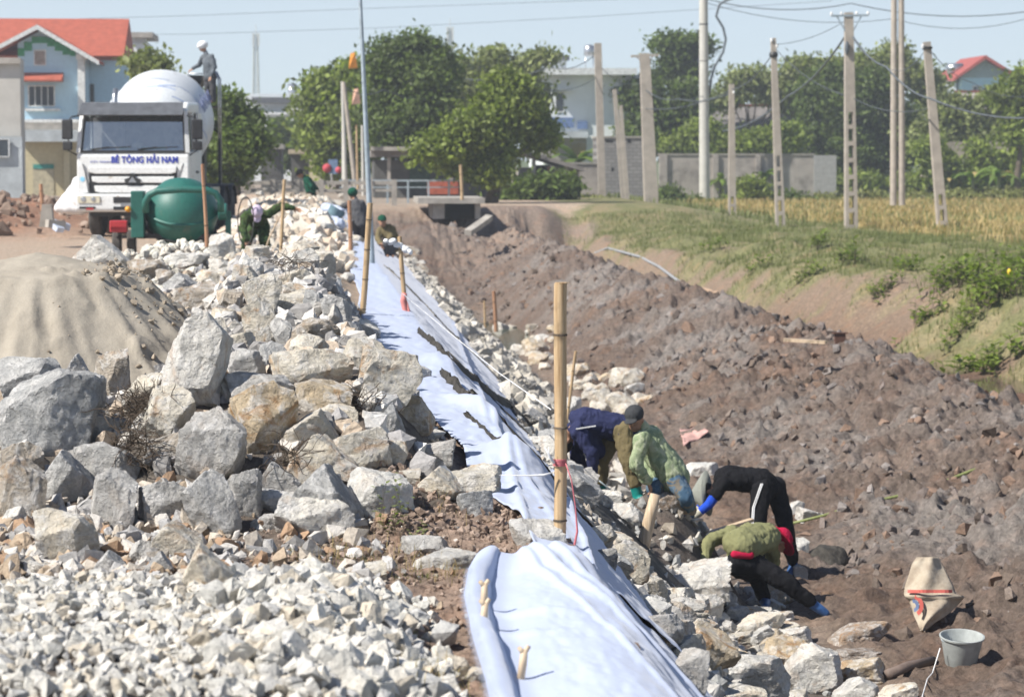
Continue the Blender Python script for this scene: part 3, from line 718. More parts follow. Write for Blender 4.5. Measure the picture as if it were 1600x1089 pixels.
ZONES = [ # polygon, count, size range, tones, label, group
 ([(360,395),(560,390),(585,470),(600,540),(470,520),(350,430)], 30, .14, .34, 'ccwwgt', 'heap by the leaning post'),
 ([(380,330),(470,315),(540,335),(570,400),(560,430),(400,420)], 44, .22, .5, 'cccwot', 'far heap by camouflage worker'),
 ([(365,295),(450,290),(540,300),(540,330),(380,345)], 18, .3, .65, 'cccwo', 'far heap before the railing'),
 ([(600,385),(650,400),(700,470),(650,440)], 10, .3, .6, 'ccw', 'far slope by rag stake'),
 ([(775,515),(868,515),(868,590),(830,575)], 24, .25, .6, 'cccow', 'pile on canal floor'),
 ([(885,592),(1028,600),(1000,655),(880,650)], 26, .25, .55, 'ccowc', 'pile behind stooping workers'),
 ([(820,660),(900,700),(930,770),(900,800),(860,740)], 22, .2, .4, 'wwcg', 'slope beside navy worker'),
 ([(905,835),(1000,850),(1100,885),(1225,960),(1240,1089),(1110,1089),(1010,975)], 70, .13, .30, 'wwccgto', 'slope below nearest cloth'),
]
for zi, (P, n, a, b, tones, lab) in enumerate(ZONES):
    pts_ = scatter(P, n, a, b, 40 + zi, .62); X_ = sorted(p[0] for p in pts_); Y_ = sorted(p[1] for p in pts_); S_ = sorted(p[3] for p in pts_); q3 = lambda v, L: min(2, 3 * L.index(v) // len(L))
    for (x, y, z, s) in pts_:
        sh = rrng.choice(('block', 'block', 'slab', 'upright', 'wedge'))
        me = rrng.choice(SMALL[sh] if y > 28 else HERO[sh])
        h = s * rrng.uniform(.55, .9)
        tn = rrng.choice(tones); lb = '%s %s %s stone, %s %s of %s' % (('small', 'medium', 'large')[q3(s, S_)], WORD[tn].split()[0], {'block': 'blocky', 'slab': 'flat', 'round': 'rounded', 'wedge': 'wedge', 'upright': 'tall'}[sh], ('near', 'middle', 'far')[q3(y, Y_)], ('left', 'centre', 'right')[q3(x, X_)], lab)
        put_rock(me, (x, y, z + h * .28), (s * rrng.uniform(.9, 1.25), s * rrng.uniform(.8, 1.1), h), (R_(rrng.uniform(-18, 18)), R_(rrng.uniform(-18, 18)), rrng.uniform(0, 6.28)), tn, lb, 'stones of ' + lab)
# ---- uncountable broken stone
def stone_mass(name, pts, mat, tones, seed, sub=2, label=None, cat=None, flat=(.6, 1.0), jitter=.12, kinds=('block', 'wedge', 'round', 'slab')):
    r = np.random.RandomState(seed); base = [hull_shape(700 + seed * 20 + k, 11 + k % 5 + (10 if kinds[0] == 'round' else 0), 1.0 if kinds[0] == 'round' else 0.0, name in ('crushed_stone', 'slope_rubble', 'heap_rubble')) for k in range(16)]
    V = []; Fc = []; T = []; o = 0
    for (x, y, z, s) in pts:
        v, f = base[r.randint(16)]; e = Euler(r.uniform(0, 6.28, 3)).to_matrix(); m = np.array(e)
        sc = s * np.array([r.uniform(.85, 1.3), r.uniform(.75, 1.1), r.uniform(*flat)])
        w = (v * sc) @ m.T + np.array([x, y, z + s * .22]); V.append(w); Fc.append(f + o); o += len(v)
        t = np.array(tones[r.randint(len(tones))]) * r.uniform(1 - jitter, 1 + jitter); T.append(np.tile(t, (len(v), 1)))
    ob = np_mesh(name, np.vstack(V), np.vstack(Fc), mat, np.vstack(T), False); tag(ob, label, cat, None, 'stuff'); return ob
def world_scatter(n, x0, x1, y0, y1, smin, smax, keep, seed, lift=0, power=2.0, fn=None):
    r = np.random.RandomState(seed); X = r.uniform(x0, x1, n); Y = y0 + (y1 - y0) * r.uniform(0, 1, n) ** .8
    s = smin + (smax - smin) * r.uniform(0, 1, n) ** power; k = r.uniform(0, 1, n) < keep(X, Y)
    X, Y, s = X[k], Y[k], s[k]; Z = (fn or H)(X, Y) + lift
    return list(zip(X, Y, Z, s))
GT = [(.58, .555, .50), (.52, .505, .465), (.62, .585, .52), (.47, .46, .44), (.54, .48, .39), (.60, .575, .53)]
gk = lambda X, Y: (1 - sm(X + .18 * fbm2(X, Y, .5, 2, 5), .12, .48)) * (1 - sm(Y + .5 * fbm2(X, Y, .6, 2, 6), 9.55, 10.15))
g1 = world_scatter(9500, -1.75, .7, 7.2, 10.3, .022, .07, gk, 1, 0, 1.7)
g2 = world_scatter(800, -.5, .6, 7.4, 9.9, .06, .11, lambda X, Y: gk(X, Y) * sm(X, -.5, .1), 2, .02, 1.3)
stone_mass('crushed_stone', g1 + g2, 'gravel', GT, 1, 2, 'spread of crushed white limestone across the lower left corner', 'gravel')
d1 = world_scatter(3600, -1.9, .3, 10.0, 12.4, .02, .12, lambda X, Y: .9 - .75 * sm(X, -.9, -.2), 3, 0, 2.2)
d2 = world_scatter(500, -.9, 1.0, 9.0, 12.2, .012, .05, lambda X, Y: .6 + 0 * X, 4, 0, 2.5)
stone_mass('scattered_rubble', d1 + d2, 'gravel', [(0.504, 0.444, 0.372), (0.36, 0.24, 0.156), (0.432, 0.42, 0.408), (0.6, 0.564, 0.516), (0.42, 0.33, 0.24), (0.3, 0.288, 0.276)], 2, 2, 'loose small rubble scattered on the soil in front of the boulders', 'rubble')
hp = lambda X, Y: sm(heap(X, Y), .05, .15) * (Y > 11.3)
h1 = world_scatter(5200, -2.6, .95, 11.5, 33, .05, .17, lambda X, Y: hp(X, Y) * (1 - sm(Y, 28, 33)) * (X < cloth_left(Y) + .03), 5, 0, 2.0)
stone_mass('heap_rubble', h1, 'gravel', [(0.468, 0.442, 0.403), (0.572, 0.533, 0.481), (0.364, 0.351, 0.345), (0.494, 0.403, 0.312), (0.65, 0.624, 0.585), (0.273, 0.26, 0.247)], 3, 2, 'broken limestone pieces filling the gaps between the heaped boulders', 'rubble')
p1 = world_scatter(1900, -4.0, .2, 29, 39, .07, .15, lambda X, Y: sm(np.exp(-(((X + 2.0) / 1.9) ** 2 + ((Y - 34) / 4.) ** 2)), .2, .4), 6, .0, 1.2)
stone_mass('pebble_pile', p1, 'gravel', [(.62, .59, .50), (.58, .54, .46), (.66, .64, .58), (.52, .47, .40)], 4, 2, 'pile of creamy rounded pebbles in front of the green cement mixer', 'pebbles', kinds=('round', 'round', 'block'))
f1 = world_scatter(2600, -2.4, .95, 34, 78, .13, .36, lambda X, Y: sm(X, -2.2, -1.4) * (X < cloth_left(Y) + .05) * sm(Y, 36, 42), 7, 0, 1.8)
stone_mass('far_rubble', f1, 'gravel', [(0.65, 0.594, 0.504), (0.582, 0.504, 0.403), (0.694, 0.65, 0.582), (0.504, 0.403, 0.314)], 5, 2, 'blurred pale broken stone covering the dike beyond the nearer heap', 'rubble')
# stones between the cloth and canal floor, bedded in grey mortar
def slope_keep(X, Y):
    u = X - crest(Y); rt = X / (CAMH - base_z(X, Y))
    lim = np.interp(Y, [9, 13, 24, 34, 60], [.712, .712, .73, .79, .80])
    return ((rt > lim) & (X < np.interp(Y, [20, 24, 40, 70], [5.0, 4.4, 4.2, 3.8]))) * 1.0
s1 = world_scatter(4600, 1.3, 4.4, 9, 26, .04, .13, lambda X, Y: slope_keep(X, Y) * .85 * (1 - sm(X, 3.2, 4.2) * .85), 8, 0, 1.7)
s2 = world_scatter(3000, 1.3, 4.4, 26, 78, .14, .36, lambda X, Y: slope_keep(X, Y) * .8, 9, -.05, 1.6)
stone_mass('slope_rubble', s1, 'gravel', [(.42, .40, .37), (.50, .47, .42), (.33, .33, .32), (.38, .33, .27), (.54, .51, .47)], 6, 2, 'loose pale rubble between the cloth and the canal floor', 'rubble')
stone_mass('slope_masonry', s2, 'gravel', [(0.45, 0.413, 0.35), (0.525, 0.488, 0.425), (0.375, 0.35, 0.312), (0.575, 0.537, 0.475)], 7, 2, 'mortared stone facing running along the far canal slope', 'masonry', flat=(.5, .8))
# dried mud clods on the spoil bank
c1 = world_scatter(15000, 4.6, 10.6, 20, 48, .02, .19, lambda X, Y: mudmask(X, Y) * (.35 + .65 * sm(fbm2(X, Y, 1.2, 2, 77), -.3, .4)) * sm(X, 4.8, 6), 10, -.025, 6.5)
c2 = world_scatter(3500, 4.4, 10.0, 45, 92, .05, .26, lambda X, Y: mudmask(X, Y), 11, -.04, 5)
stone_mass('mud_clods', c1 + c2, 'clod', [(.18, .145, .122), (.17, .14, .125), (.22, .15, .11), (.22, .195, .18), (.13, .10, .08)], 8, 2, 'dried mud clods covering the dug out spoil bank', 'mud clods', jitter=.18)
c3 = world_scatter(3600, -.9, 1.0, 9.0, 12.6, .008, .035, lambda X, Y: sm(X, -.5, 0) * .9, 12, 0, 2.5)
c4 = world_scatter(700, -.1, .95, 11.2, 12.8, .02, .055, lambda X, Y: sm(X, .1, .4), 15, 0, 2.)
c5 = world_scatter(700, -12, -5, 57, 72, .12, .4, lambda X, Y: np.exp(-(((X + 8) / 3) ** 2 + ((Y - 64) / 5.) ** 2)), 16, 0, 2.)
stone_mass('soil_crumbs', c3 + c4 + c5, 'clod', [(.27, .20, .155), (.21, .155, .12), (.33, .25, .20)], 9, 1, 'reddish brown soil crumbs on the bare dike edge', 'soil crumbs')

# ================================================================== sand mound
def sand_mound():
    n = 150; t = np.linspace(-1, 1, n); X, Y = np.meshgrid(t * 2.1, t * 2.0); X = X.ravel(); Y = Y.ravel()
    cx, cy = -2.05, 18.9
    r = np.sqrt((X / 1.75) ** 2 + (Y / 1.75) ** 2); Z = 1.09 * (1 - sm(r, .0, 1.12) * .62 - .38 * np.clip(r, 0, 1.3) ** 1.4) 
    Z = 1.09 * np.clip(1 - .16 * np.minimum(r, .45) / .45 - .95 * np.clip(r - .42, 0, 9) / .68, -.3, 1)
    wx = X + cx; wy = Y + cy
    th = np.arctan2(Y, X); ril = sm(r, .35, .6) * .03 * fbm2(th * 9, r * 1.2, .8, 3, 4) * 2
    cl = sm(fbm2(wx, wy, .22, 3, 9), .28, .5) * sm(X + .5 * fbm2(X, Y, 1, 2, 3), -.3, .8) * .045
    Z = Z + .03 * fbm2(wx, wy, .9, 3, 6) + ril + cl + .012 * fbm2(wx, wy, .08, 2, 7)
    Z = np.where(Z < .0, -.05, Z)
    i = (np.arange(n - 1)[:, None] * n + np.arange(n - 1)[None, :]).ravel()
    v = np.stack([wx, wy, Z], 1)
    o = np_mesh('sand_mound', v, np.stack([i, i + 1, i + 1 + n, i + n], 1), 'sand', None, True, (cx, cy, 0))
    tag(o, 'mound of damp beige building sand at the left edge behind the boulders', 'sand pile')
    pts = []
    r_ = random.Random(5)
    for _ in range(420):
        a = r_.gauss(.15, .5); q = r_.uniform(.3, 1.0); x = 1.75 * q * math.cos(a); y = -abs(1.75 * q * math.sin(a)) if r_.random() < .7 else 1.75 * q * math.sin(a) * .3
        j = int(round((y / 2.0 + 1) / 2 * (n - 1))) * n + int(round((x / 2.1 + 1) / 2 * (n - 1)))
        pts.append((x + cx, y + cy, float(Z[j]), r_.uniform(.012, .02) if r_.random() < .75 else r_.uniform(.025, .06)))
    b = stone_mass('sand_crumbs', pts, 'clod', [(.36, .30, .23), (.32, .265, .20)], 12, 1, 'crumbled sand lumps that rolled down the sand mound', 'sand crumbs')
sand_mound()

# ================================================================== geotextile
def cloth_sheet(name, xs_fn, ys, ns, zf, label, loc, thick=.006, fr=0):
    V = []; n = ns
    for y in ys:
        for k in range(n + 1):
            x = xs_fn(y, k / n); V.append((x, y, 0))
    V = np.array(V, float); tt = np.tile(np.arange(n + 1) / n, len(ys))
    V[:, 2] = zf(V[:, 0], V[:, 1], tt)
    m = n + 1; i = (np.arange(len(ys) - 1)[:, None] * m + np.arange(n)[None, :]).ravel()
    f = np.stack([i, i + 1, i + 1 + m, i + m], 1)
    o = np_mesh(name, V, f, 'cloth', None, True, loc)
    md = o.modifiers.new('thickness', 'SOLIDIFY'); md.thickness = thick; md.offset = 0
    return tag(o, label, 'cloth', None)
def ridge(v, c, w): return np.exp(-((v - c) / w) ** 2)
def far_left(y):
    # the edge of the stones follows the crest, wandering
    return float(cloth_left(y)) - .04 + .06 * float(fbm2(np.array([y * .7]), np.array([0.]), 1.2, 2, 3)[0])
def far_right(y):
    rt = np.interp(y, [9, 13, 24, 34, 60, 92], [.715, .715, .735, .80, .81, .80]); c = float(crest(y)); s = float(np.interp(y, [24, 45], [1.0, .78]))
    return min(rt * (CAMH - s * c) / (1 - rt * s), c + 2.5) + .05 * float(fbm2(np.array([y * .5]), np.array([7.]), 1., 2, 3)[0])
def far_z(x, y, t):
    u = x - crest(y); s = np.interp(y, [24, 45], [1.0, .78])
    z = base_z(x, y); z = np.where(u > -.7, np.minimum(z, .06), z)
    z = -s * np.log1p(np.exp(u / .05)) * .05 + .05           # rounded crest
    z = np.where(u < .15, np.maximum(z, base_z(x, y) + .03), z)
    z = z + .016 * fbm2(x * 2.2 + y * .25, y * .25 - x * .5, .45, 3, 14) + .012 * fbm2(x * 3, y, .15, 2, 15)
    hump = .14 * ridge(y, 14.6, .5) * ridge(u, .05, .22) + .10 * ridge(y + u * 3, 17.5, .35) * ridge(u, .0, .2) + .08 * ridge(y, 21.5, .6) * ridge(u, -.05, .2)
    fold = .035 * ridge(x * 1.4 - (y - 12) * .10, 1.75, .03) + .03 * ridge(x * 1.2 - (y - 20) * .05, 1.55, .03) 
    return z + hump + fold + .02 * (1 - t) ** 4
ys = lines([(10.78, 16, .03, .04), (16, 30, .05, .1), (30, 92, .15, .5)])
cloth_sheet('geotextile_sheet', lambda y, t: far_left(y) + (far_right(y) - far_left(y)) * t, ys, 60, far_z, 'long white geotextile sheet lying down the canal slope behind the nearest bamboo post', (1.2, 11, 0))
# nearest sheet with its rolled left edge
def near_x(y, t):
    l = np.interp(y, [7.0, 8.1, 9.0, 9.7, 10.3, 10.75], [.50, .525, .53, .545, .60, .66]) ; r = 1.9
    return l + (r - l) * t ** 1.25
def near_z(x, y, t):
    l = np.interp(y, [7.0, 8.1, 9.0, 9.7, 10.3, 10.75], [.50, .525, .53, .545, .60, .66]); e = x - l
    u = x - crest(y)
    z = -np.log1p(np.exp((u + .03) / .06)) * .06 + .03
    roll = (.05 + .018 * fbm2(y * 1.0, x * 0, .35, 2, 61)) * np.clip(1 - ((e - .045 - .012 * fbm2(y, x * 0, .5, 2, 62)) / .052) ** 2, 0, 1) ** .7 ; roll = roll + .015 * ridge(e, .0, .04)
    trough = -.012 * ridge(e, .15, .05)
    swell = .03 * sm(e, .16, .36) * (1 - sm(e, .5, .75))
    wr = .014 * fbm2(x * 3 + (y - 9) * .8, y * .9 - x * 2, .28, 3, 33) * sm(e, .15, .3) + .03 * ridge(x * 1.0 - (10.6 - y) * .22, .92, .03) * sm(y, 8.5, 9.5) + .022 * ridge(x - (10.6 - y) * .30, 1.02, .025) + .018 * ridge(x - (10.6 - y) * .12, .86, .02)
    fold2 = .02 * ridge(y + x * .6, 9.9, .05) * ridge(e, .25, .15) + .016 * ridge(y + x * .4, 9.35, .05) * ridge(e, .2, .12)
    back = .05 * sm(y, 10.35, 10.62) * (1 - sm(y, 10.7, 10.85)) * sm(e, .0, .1) * (1 - sm(x, 1.05, 1.25)) - .07 * sm(y, 10.70, 10.82)
    return z + .02 + roll + trough + swell + wr + fold2 + back
ys = lines([(6.8, 10.82, .016, .016)])
ys = np.array(list(ys))
near = cloth_sheet('geotextile_sheet', near_x, ys, 190, near_z, 'nearest white geotextile sheet with a fluffy rolled edge at the bottom', (1.0, 9, 0), .008)
# fluffy fibres on the rolled edge
def fibres():
    r = random.Random(3); V = []; Fc = []
    for _ in range(9000):
        y = r.uniform(7.4, 10.3); e = r.uniform(-.006, .03)
        l = float(np.interp(y, [7.0, 8.1, 9.0, 9.7, 10.3, 10.75], [.50, .525, .53, .545, .60, .66]))
        x = l + e; z = float(near_z(np.array([x]), np.array([y]), np.array([0.]))[0])
        d = Vector((-r.uniform(.2, 1), r.uniform(-.5, .5), r.uniform(-.3, .6))).normalized() * r.uniform(.008, .028); w = .0008
        o = len(V); V += [(x, y - w, z), (x, y + w, z), (x + d.x, y + d.y, z + d.z)]; Fc.append((o, o + 1, o + 2))
    o = np_mesh('fluff', V, Fc, 'cloth', None, False, (.6, 9, 0), near)
    o['kind'] = 'stuff'
fibres()
# dark mortar spilt in long bands on the far sheet
def strip(name, pts, wpx, mat, label, cat, h=.05, seed=0, fn=base_z):
    P = [hit(x, y, fn) for x, y in pts]; V = []; T = 8; rr = random.Random(seed); dense = []
    for a, b in zip(P[:-1], P[1:]):
        k = max(2, int((b - a).length / .12))
        for j in range(k): dense.append(a.lerp(b, j / k))
    dense.append(P[-1]); n = len(dense)
    for i, p in enumerate(dense):
        d = (dense[min(i + 1, n - 1)] - dense[max(i - 1, 0)]).normalized(); side = d.cross(Vector((0.7, 0, .7))).normalized()
        w = wpx / ppm(p.y) * rr.uniform(.6, 1.5) * (.25 + .75 * min(1, 4 * i / n, 4 * (n - 1 - i) / n)); off = rr.uniform(-.15, .15) * w
        for j in range(T + 1):
            s = j / T * 2 - 1; q = p + side * (s * w / 2 + off)
            V.append((q.x, q.y, H0(q.x, q.y) * 0 + float(far_z(np.array([q.x]), np.array([q.y]), np.array([.5]))[0]) + (h * (1 - s * s) * rr.uniform(.5, 1.4) + .004)))
    m = T + 1; f = [(i * m + j, i * m + j + 1, (i + 1) * m + j + 1, (i + 1) * m + j) for i in range(n - 1) for j in range(T)]
    lc = tuple(dense[n // 2]); o = np_mesh(name, V, f, mat, None, True, lc); md = o.modifiers.new('t', 'SOLIDIFY'); md.thickness = .02; md.offset = -1
    return tag(o, label, cat)
strip('mortar_band', [(654,529),(703,573),(753,617),(800,644),(820,676),(860,722)], 24, 'mortar', 'longest dark mortar band on the white sheet nearest the stone facing', 'mortar', seed=1)
strip('mortar_band', [(738,641),(764,658),(789,682),(835,730),(862,765)], 20, 'mortar', 'short thick dark mortar band low on the white sheet above the bamboo post foot', 'mortar', seed=2)
strip('mortar_band', [(690,596),(714,614),(733,638)], 20, 'mortar', 'dark mortar lump band beside the heap edge', 'mortar', seed=3)
strip('mortar_band', [(728,661),(753,682),(785,712),(860,780),(925,838)], 9, 'mortar', 'thinnest dark mortar seam running down to the slope stones', 'mortar', .02, seed=4)
strip('mortar_band', [(600,420),(640,455),(680,500)], 6, 'masonry_mortar', 'grey mortar streak on the sheet by the flag stake', 'mortar', .02, seed=5)
strip('mortar_band', [(608,425),(660,478),(700,520),(745,565),(790,612)], 7, 'mortar', 'thin upper dark seam between two widths of the white sheet', 'mortar', .02, seed=6)
strip('mortar_band', [(700,560),(740,600),(790,655),(850,715),(905,785)], 6, 'mortar', 'thin dark seam low on the sheet just before the stone facing', 'mortar', .02, seed=7)
# ================================================================== people
def blob_mesh(name, caps, ells, voxel, mat, parent=None, noise=0.0, nsc=.08, loc=None, smooth_it=4, seed=0):
    """one continuous surface grown from tapered capsules and ellipsoids"""
    mb = MB()
    for c in caps:
        p0, p1, r0, r1 = Vector(c[0]), Vector(c[1]), c[2], c[3]
        fl = c[4] if len(c) > 4 else 1.0; side = Vector(c[5]).normalized() if len(c) > 5 and c[5] is not None else None
        d = p1 - p0; L_ = d.length
        if L_ < 1e-4: mb.ell(p0, r0, 14, 10); continue
        dz = d / L_; a = side if side is not None else dz.orthogonal(); a = (a - dz * a.dot(dz)).normalized(); b = dz.cross(a)
        vs = []; fs = []; n = 16; rings = []
        for k in range(5): t = math.pi / 2 * (1 - k / 5); rings.append((-r0 * math.sin(t), r0 * math.cos(t)))
        for k in range(5): t = k / 4; rings.append((L_ * t, r0 + (r1 - r0) * t))
        for k in range(1, 6): t = math.pi / 2 * k / 5; rings.append((L_ + r1 * math.sin(t), max(1e-4, r1 * math.cos(t))))
        for z, r in rings:
            for j in range(n):
                t = 2 * math.pi * j / n; vs.append(p0 + dz * z + a * math.cos(t) * r + b * math.sin(t) * r * fl)
        k = len(rings)
        for i in range(k - 1):
            for j in range(n): fs.append((i * n + j, i * n + (j + 1) % n, (i + 1) * n + (j + 1) % n, (i + 1) * n + j))
        fs.append(tuple(range(n - 1, -1, -1))); fs.append(tuple((k - 1) * n + j for j in range(n))); mb.add(vs, fs)
    for e in ells: mb.ell(e[0], e[1], 18, 12, e[2] if len(e) > 2 else None)
    me = bpy.data.meshes.new(name); me.from_pydata(mb.v, [], mb.f)
    bm = bmesh.new(); bm.from_mesh(me); bmesh.ops.recalc_face_normals(bm, faces=bm.faces); bm.to_mesh(me); bm.free()
    t = bpy.data.objects.new('tmp', me); C.objects.link(t)
    md = t.modifiers.new('r', 'REMESH'); md.mode = 'VOXEL'; md.voxel_size = voxel
    ms = t.modifiers.new('s', 'SMOOTH'); ms.factor = .5; ms.iterations = smooth_it
    dg = bpy.context.evaluated_depsgraph_get(); dg.update(); m2 = bpy.data.meshes.new_from_object(t.evaluated_get(dg)); bpy.data.objects.remove(t); bpy.data.meshes.remove(me)
    n = len(m2.vertices); co = np.empty(n * 3, np.float32); m2.vertices.foreach_get('co', co); co = co.reshape(-1, 3).astype(float)
    if noise and n:
        nr = np.empty(n * 3, np.float32); m2.vertices.foreach_get('normal', nr); nr = nr.reshape(-1, 3)
        q = co / nsc; w = n3(q + seed, 5) - .5 + .5 * (np.abs(n3(q * np.array([2.2, 2.2, 1.1]) + seed, 6) - .5) * 2 - .5)
        co = co + nr * (w * noise)[:, None]
    o0 = ORG[parent.name] if parent is not None else Vector(loc)
    m2.vertices.foreach_set('co', (co - np.array(o0)).astype(np.float32).ravel()); m2.name = name
    m2.materials.clear(); m2.materials.append(M[mat] if isinstance(mat, str) else mat); m2.polygons.foreach_set('use_smooth', [True] * len(m2.polygons)); m2.update()
    o = bpy.data.objects.new(name, m2); C.objects.link(o)
    if parent is not None: o.parent = parent
    else: o.location = o0
    ORG[o.name] = o0; return o
def fabric(name, c, var=.25, scale=9, stripes=None):
    m = NT(name); co = m.coord(); n = m.noise(scale, 5, .6, co); var = var * .5
    cc = m.ramp(n, [(.3, tuple(v * (1 - var) for v in c)), (.7, tuple(min(1, v * (1 + var)) for v in c))])
    m.col(cc); m.set('Roughness', .95); m.set('Specular IOR Level', .1); m.bump(m.noise(18, 4, .6, co, .5), .5, .02); return m.m
def camo(name, cs, scale=8):
    m = NT(name); co = m.coord(); c = m.ramp(m.noise(scale, 3, .55, co, .8), [(.0, cs[0]), (.45, cs[1]), (.56, cs[2]), (.66, cs[0])], 'CONSTANT')
    m.col(c); m.set('Roughness', .95); m.bump(m.noise(16, 4, .6, co), .4, .02); return m.m
M['skin'] = simple('skin', (.36, .20, .13), .6, var=.1, bump=.1)
M['hair'] = simple('black hair', (.012, .01, .01), .6, bump=.3)
M['navy'] = fabric('navy cloth', (.03, .035, .085)); M['khaki'] = fabric('khaki cloth', (.16, .13, .07)); M['black_cloth'] = fabric('black cloth', (.012, .012, .014), .4)
M['olive'] = fabric('olive cloth', (.20, .20, .10)); M['camo_green'] = camo('faded camouflage', [(.21, .26, .15), (.30, .35, .21), (.40, .43, .29)], 11)
M['camo_dark'] = camo('dark camouflage', [(.018, .04, .014), (.05, .085, .025), (.03, .025, .015)], 11); M['jeans'] = camo('muddy jeans', [(.05, .10, .16), (.10, .15, .20), (.17, .15, .12)], 9)
M['teal_rubber'] = simple('teal rubber', (.01, .22, .20), .4, bump=.1); M['blue_rubber'] = simple('blue rubber', (.035, .095, .24), .45, var=.4, bump=.1); M['white_glove'] = fabric('dusty glove', (.48, .45, .36), .3)
M['blue_sleeve'] = fabric('blue sleeve', (.02, .07, .46), .2); M['red_cloth'] = fabric('red cloth', (.40, .012, .05)); M['white_cloth'] = simple('white plastic', (.75, .75, .75), .4)
M['grey_cloth'] = fabric('grey cloth', (.085, .085, .09)); M['dark_green_cloth'] = fabric('dark green cloth', (.012, .075, .045)); M['lavender'] = fabric('lavender cotton', (.56, .47, .60), .08)
M['uniform'] = fabric('slate uniform', (.12, .135, .15)); M['charcoal'] = fabric('charcoal check', (.05, .052, .055), .4, 60); M['grey_hat'] = fabric('grey straw', (.27, .28, .25), .15)
def hand(caps, w, tip, side, sc=1.0, curl=.5):
    """palm, four unequal bent fingers and a thumb, from the wrist w towards tip"""
    w = Vector(w); d = (Vector(tip) - w).normalized(); sd = Vector(side); sd = (sd - d * sd.dot(d)).normalized(); dn = d.cross(sd)
    pe = w + d * .085 * sc; caps.append((w, pe, .027 * sc, .034 * sc, .55, sd))
    for k, (o, l) in enumerate(((-.030, .070), (-.010, .080), (.011, .075), (.031, .058))):
        b = pe + sd * o * sc; d2 = (d * math.cos(curl * .7) + dn * math.sin(curl * .7)); d3 = (d * math.cos(curl * 1.9) + dn * math.sin(curl * 1.9))
        m_ = b + d2 * l * .5 * sc; caps.append((b, m_, .0105 * sc, .0095 * sc)); caps.append((m_, m_ + d3 * l * .5 * sc, .0095 * sc, .008 * sc))
    b = w + d * .03 * sc - sd * .028 * sc; m_ = b + (d * .6 - sd * .7 + dn * .3).normalized() * .04 * sc
    caps.append((b, m_, .014 * sc, .012 * sc)); caps.append((m_, m_ + (d * .85 - sd * .25 + dn * .4).normalized() * .032 * sc, .012 * sc, .009 * sc))
def head_parts(c, up, fwd):
    """head centre, up and face directions"""
    up = Vector(up).normalized(); fwd = Vector(fwd); fwd = (fwd - up * fwd.dot(up)).normalized(); rt = fwd.cross(up)
    q = Matrix((rt, fwd, up)).transposed().to_quaternion(); c = Vector(c)
    P = lambda x, y, z: c + rt * x + fwd * y + up * z
    e = [(c + up * .015, (.075, .093, .108), q), (P(0, .022, -.055), (.056, .066, .062), q), (P(0, .098, -.012), (.012, .020, .024), q), (P(0, .088, -.052), (.024, .010, .008), q),
         (P(.078, -.002, -.008), (.009, .018, .030), q), (P(-.078, -.002, -.008), (.009, .018, .030), q), (P(0, .084, .03), (.055, .012, .010), q)]
    eyes = [P(.031, .086, .010), P(-.031, .086, .010)]
    return e, q, P, eyes
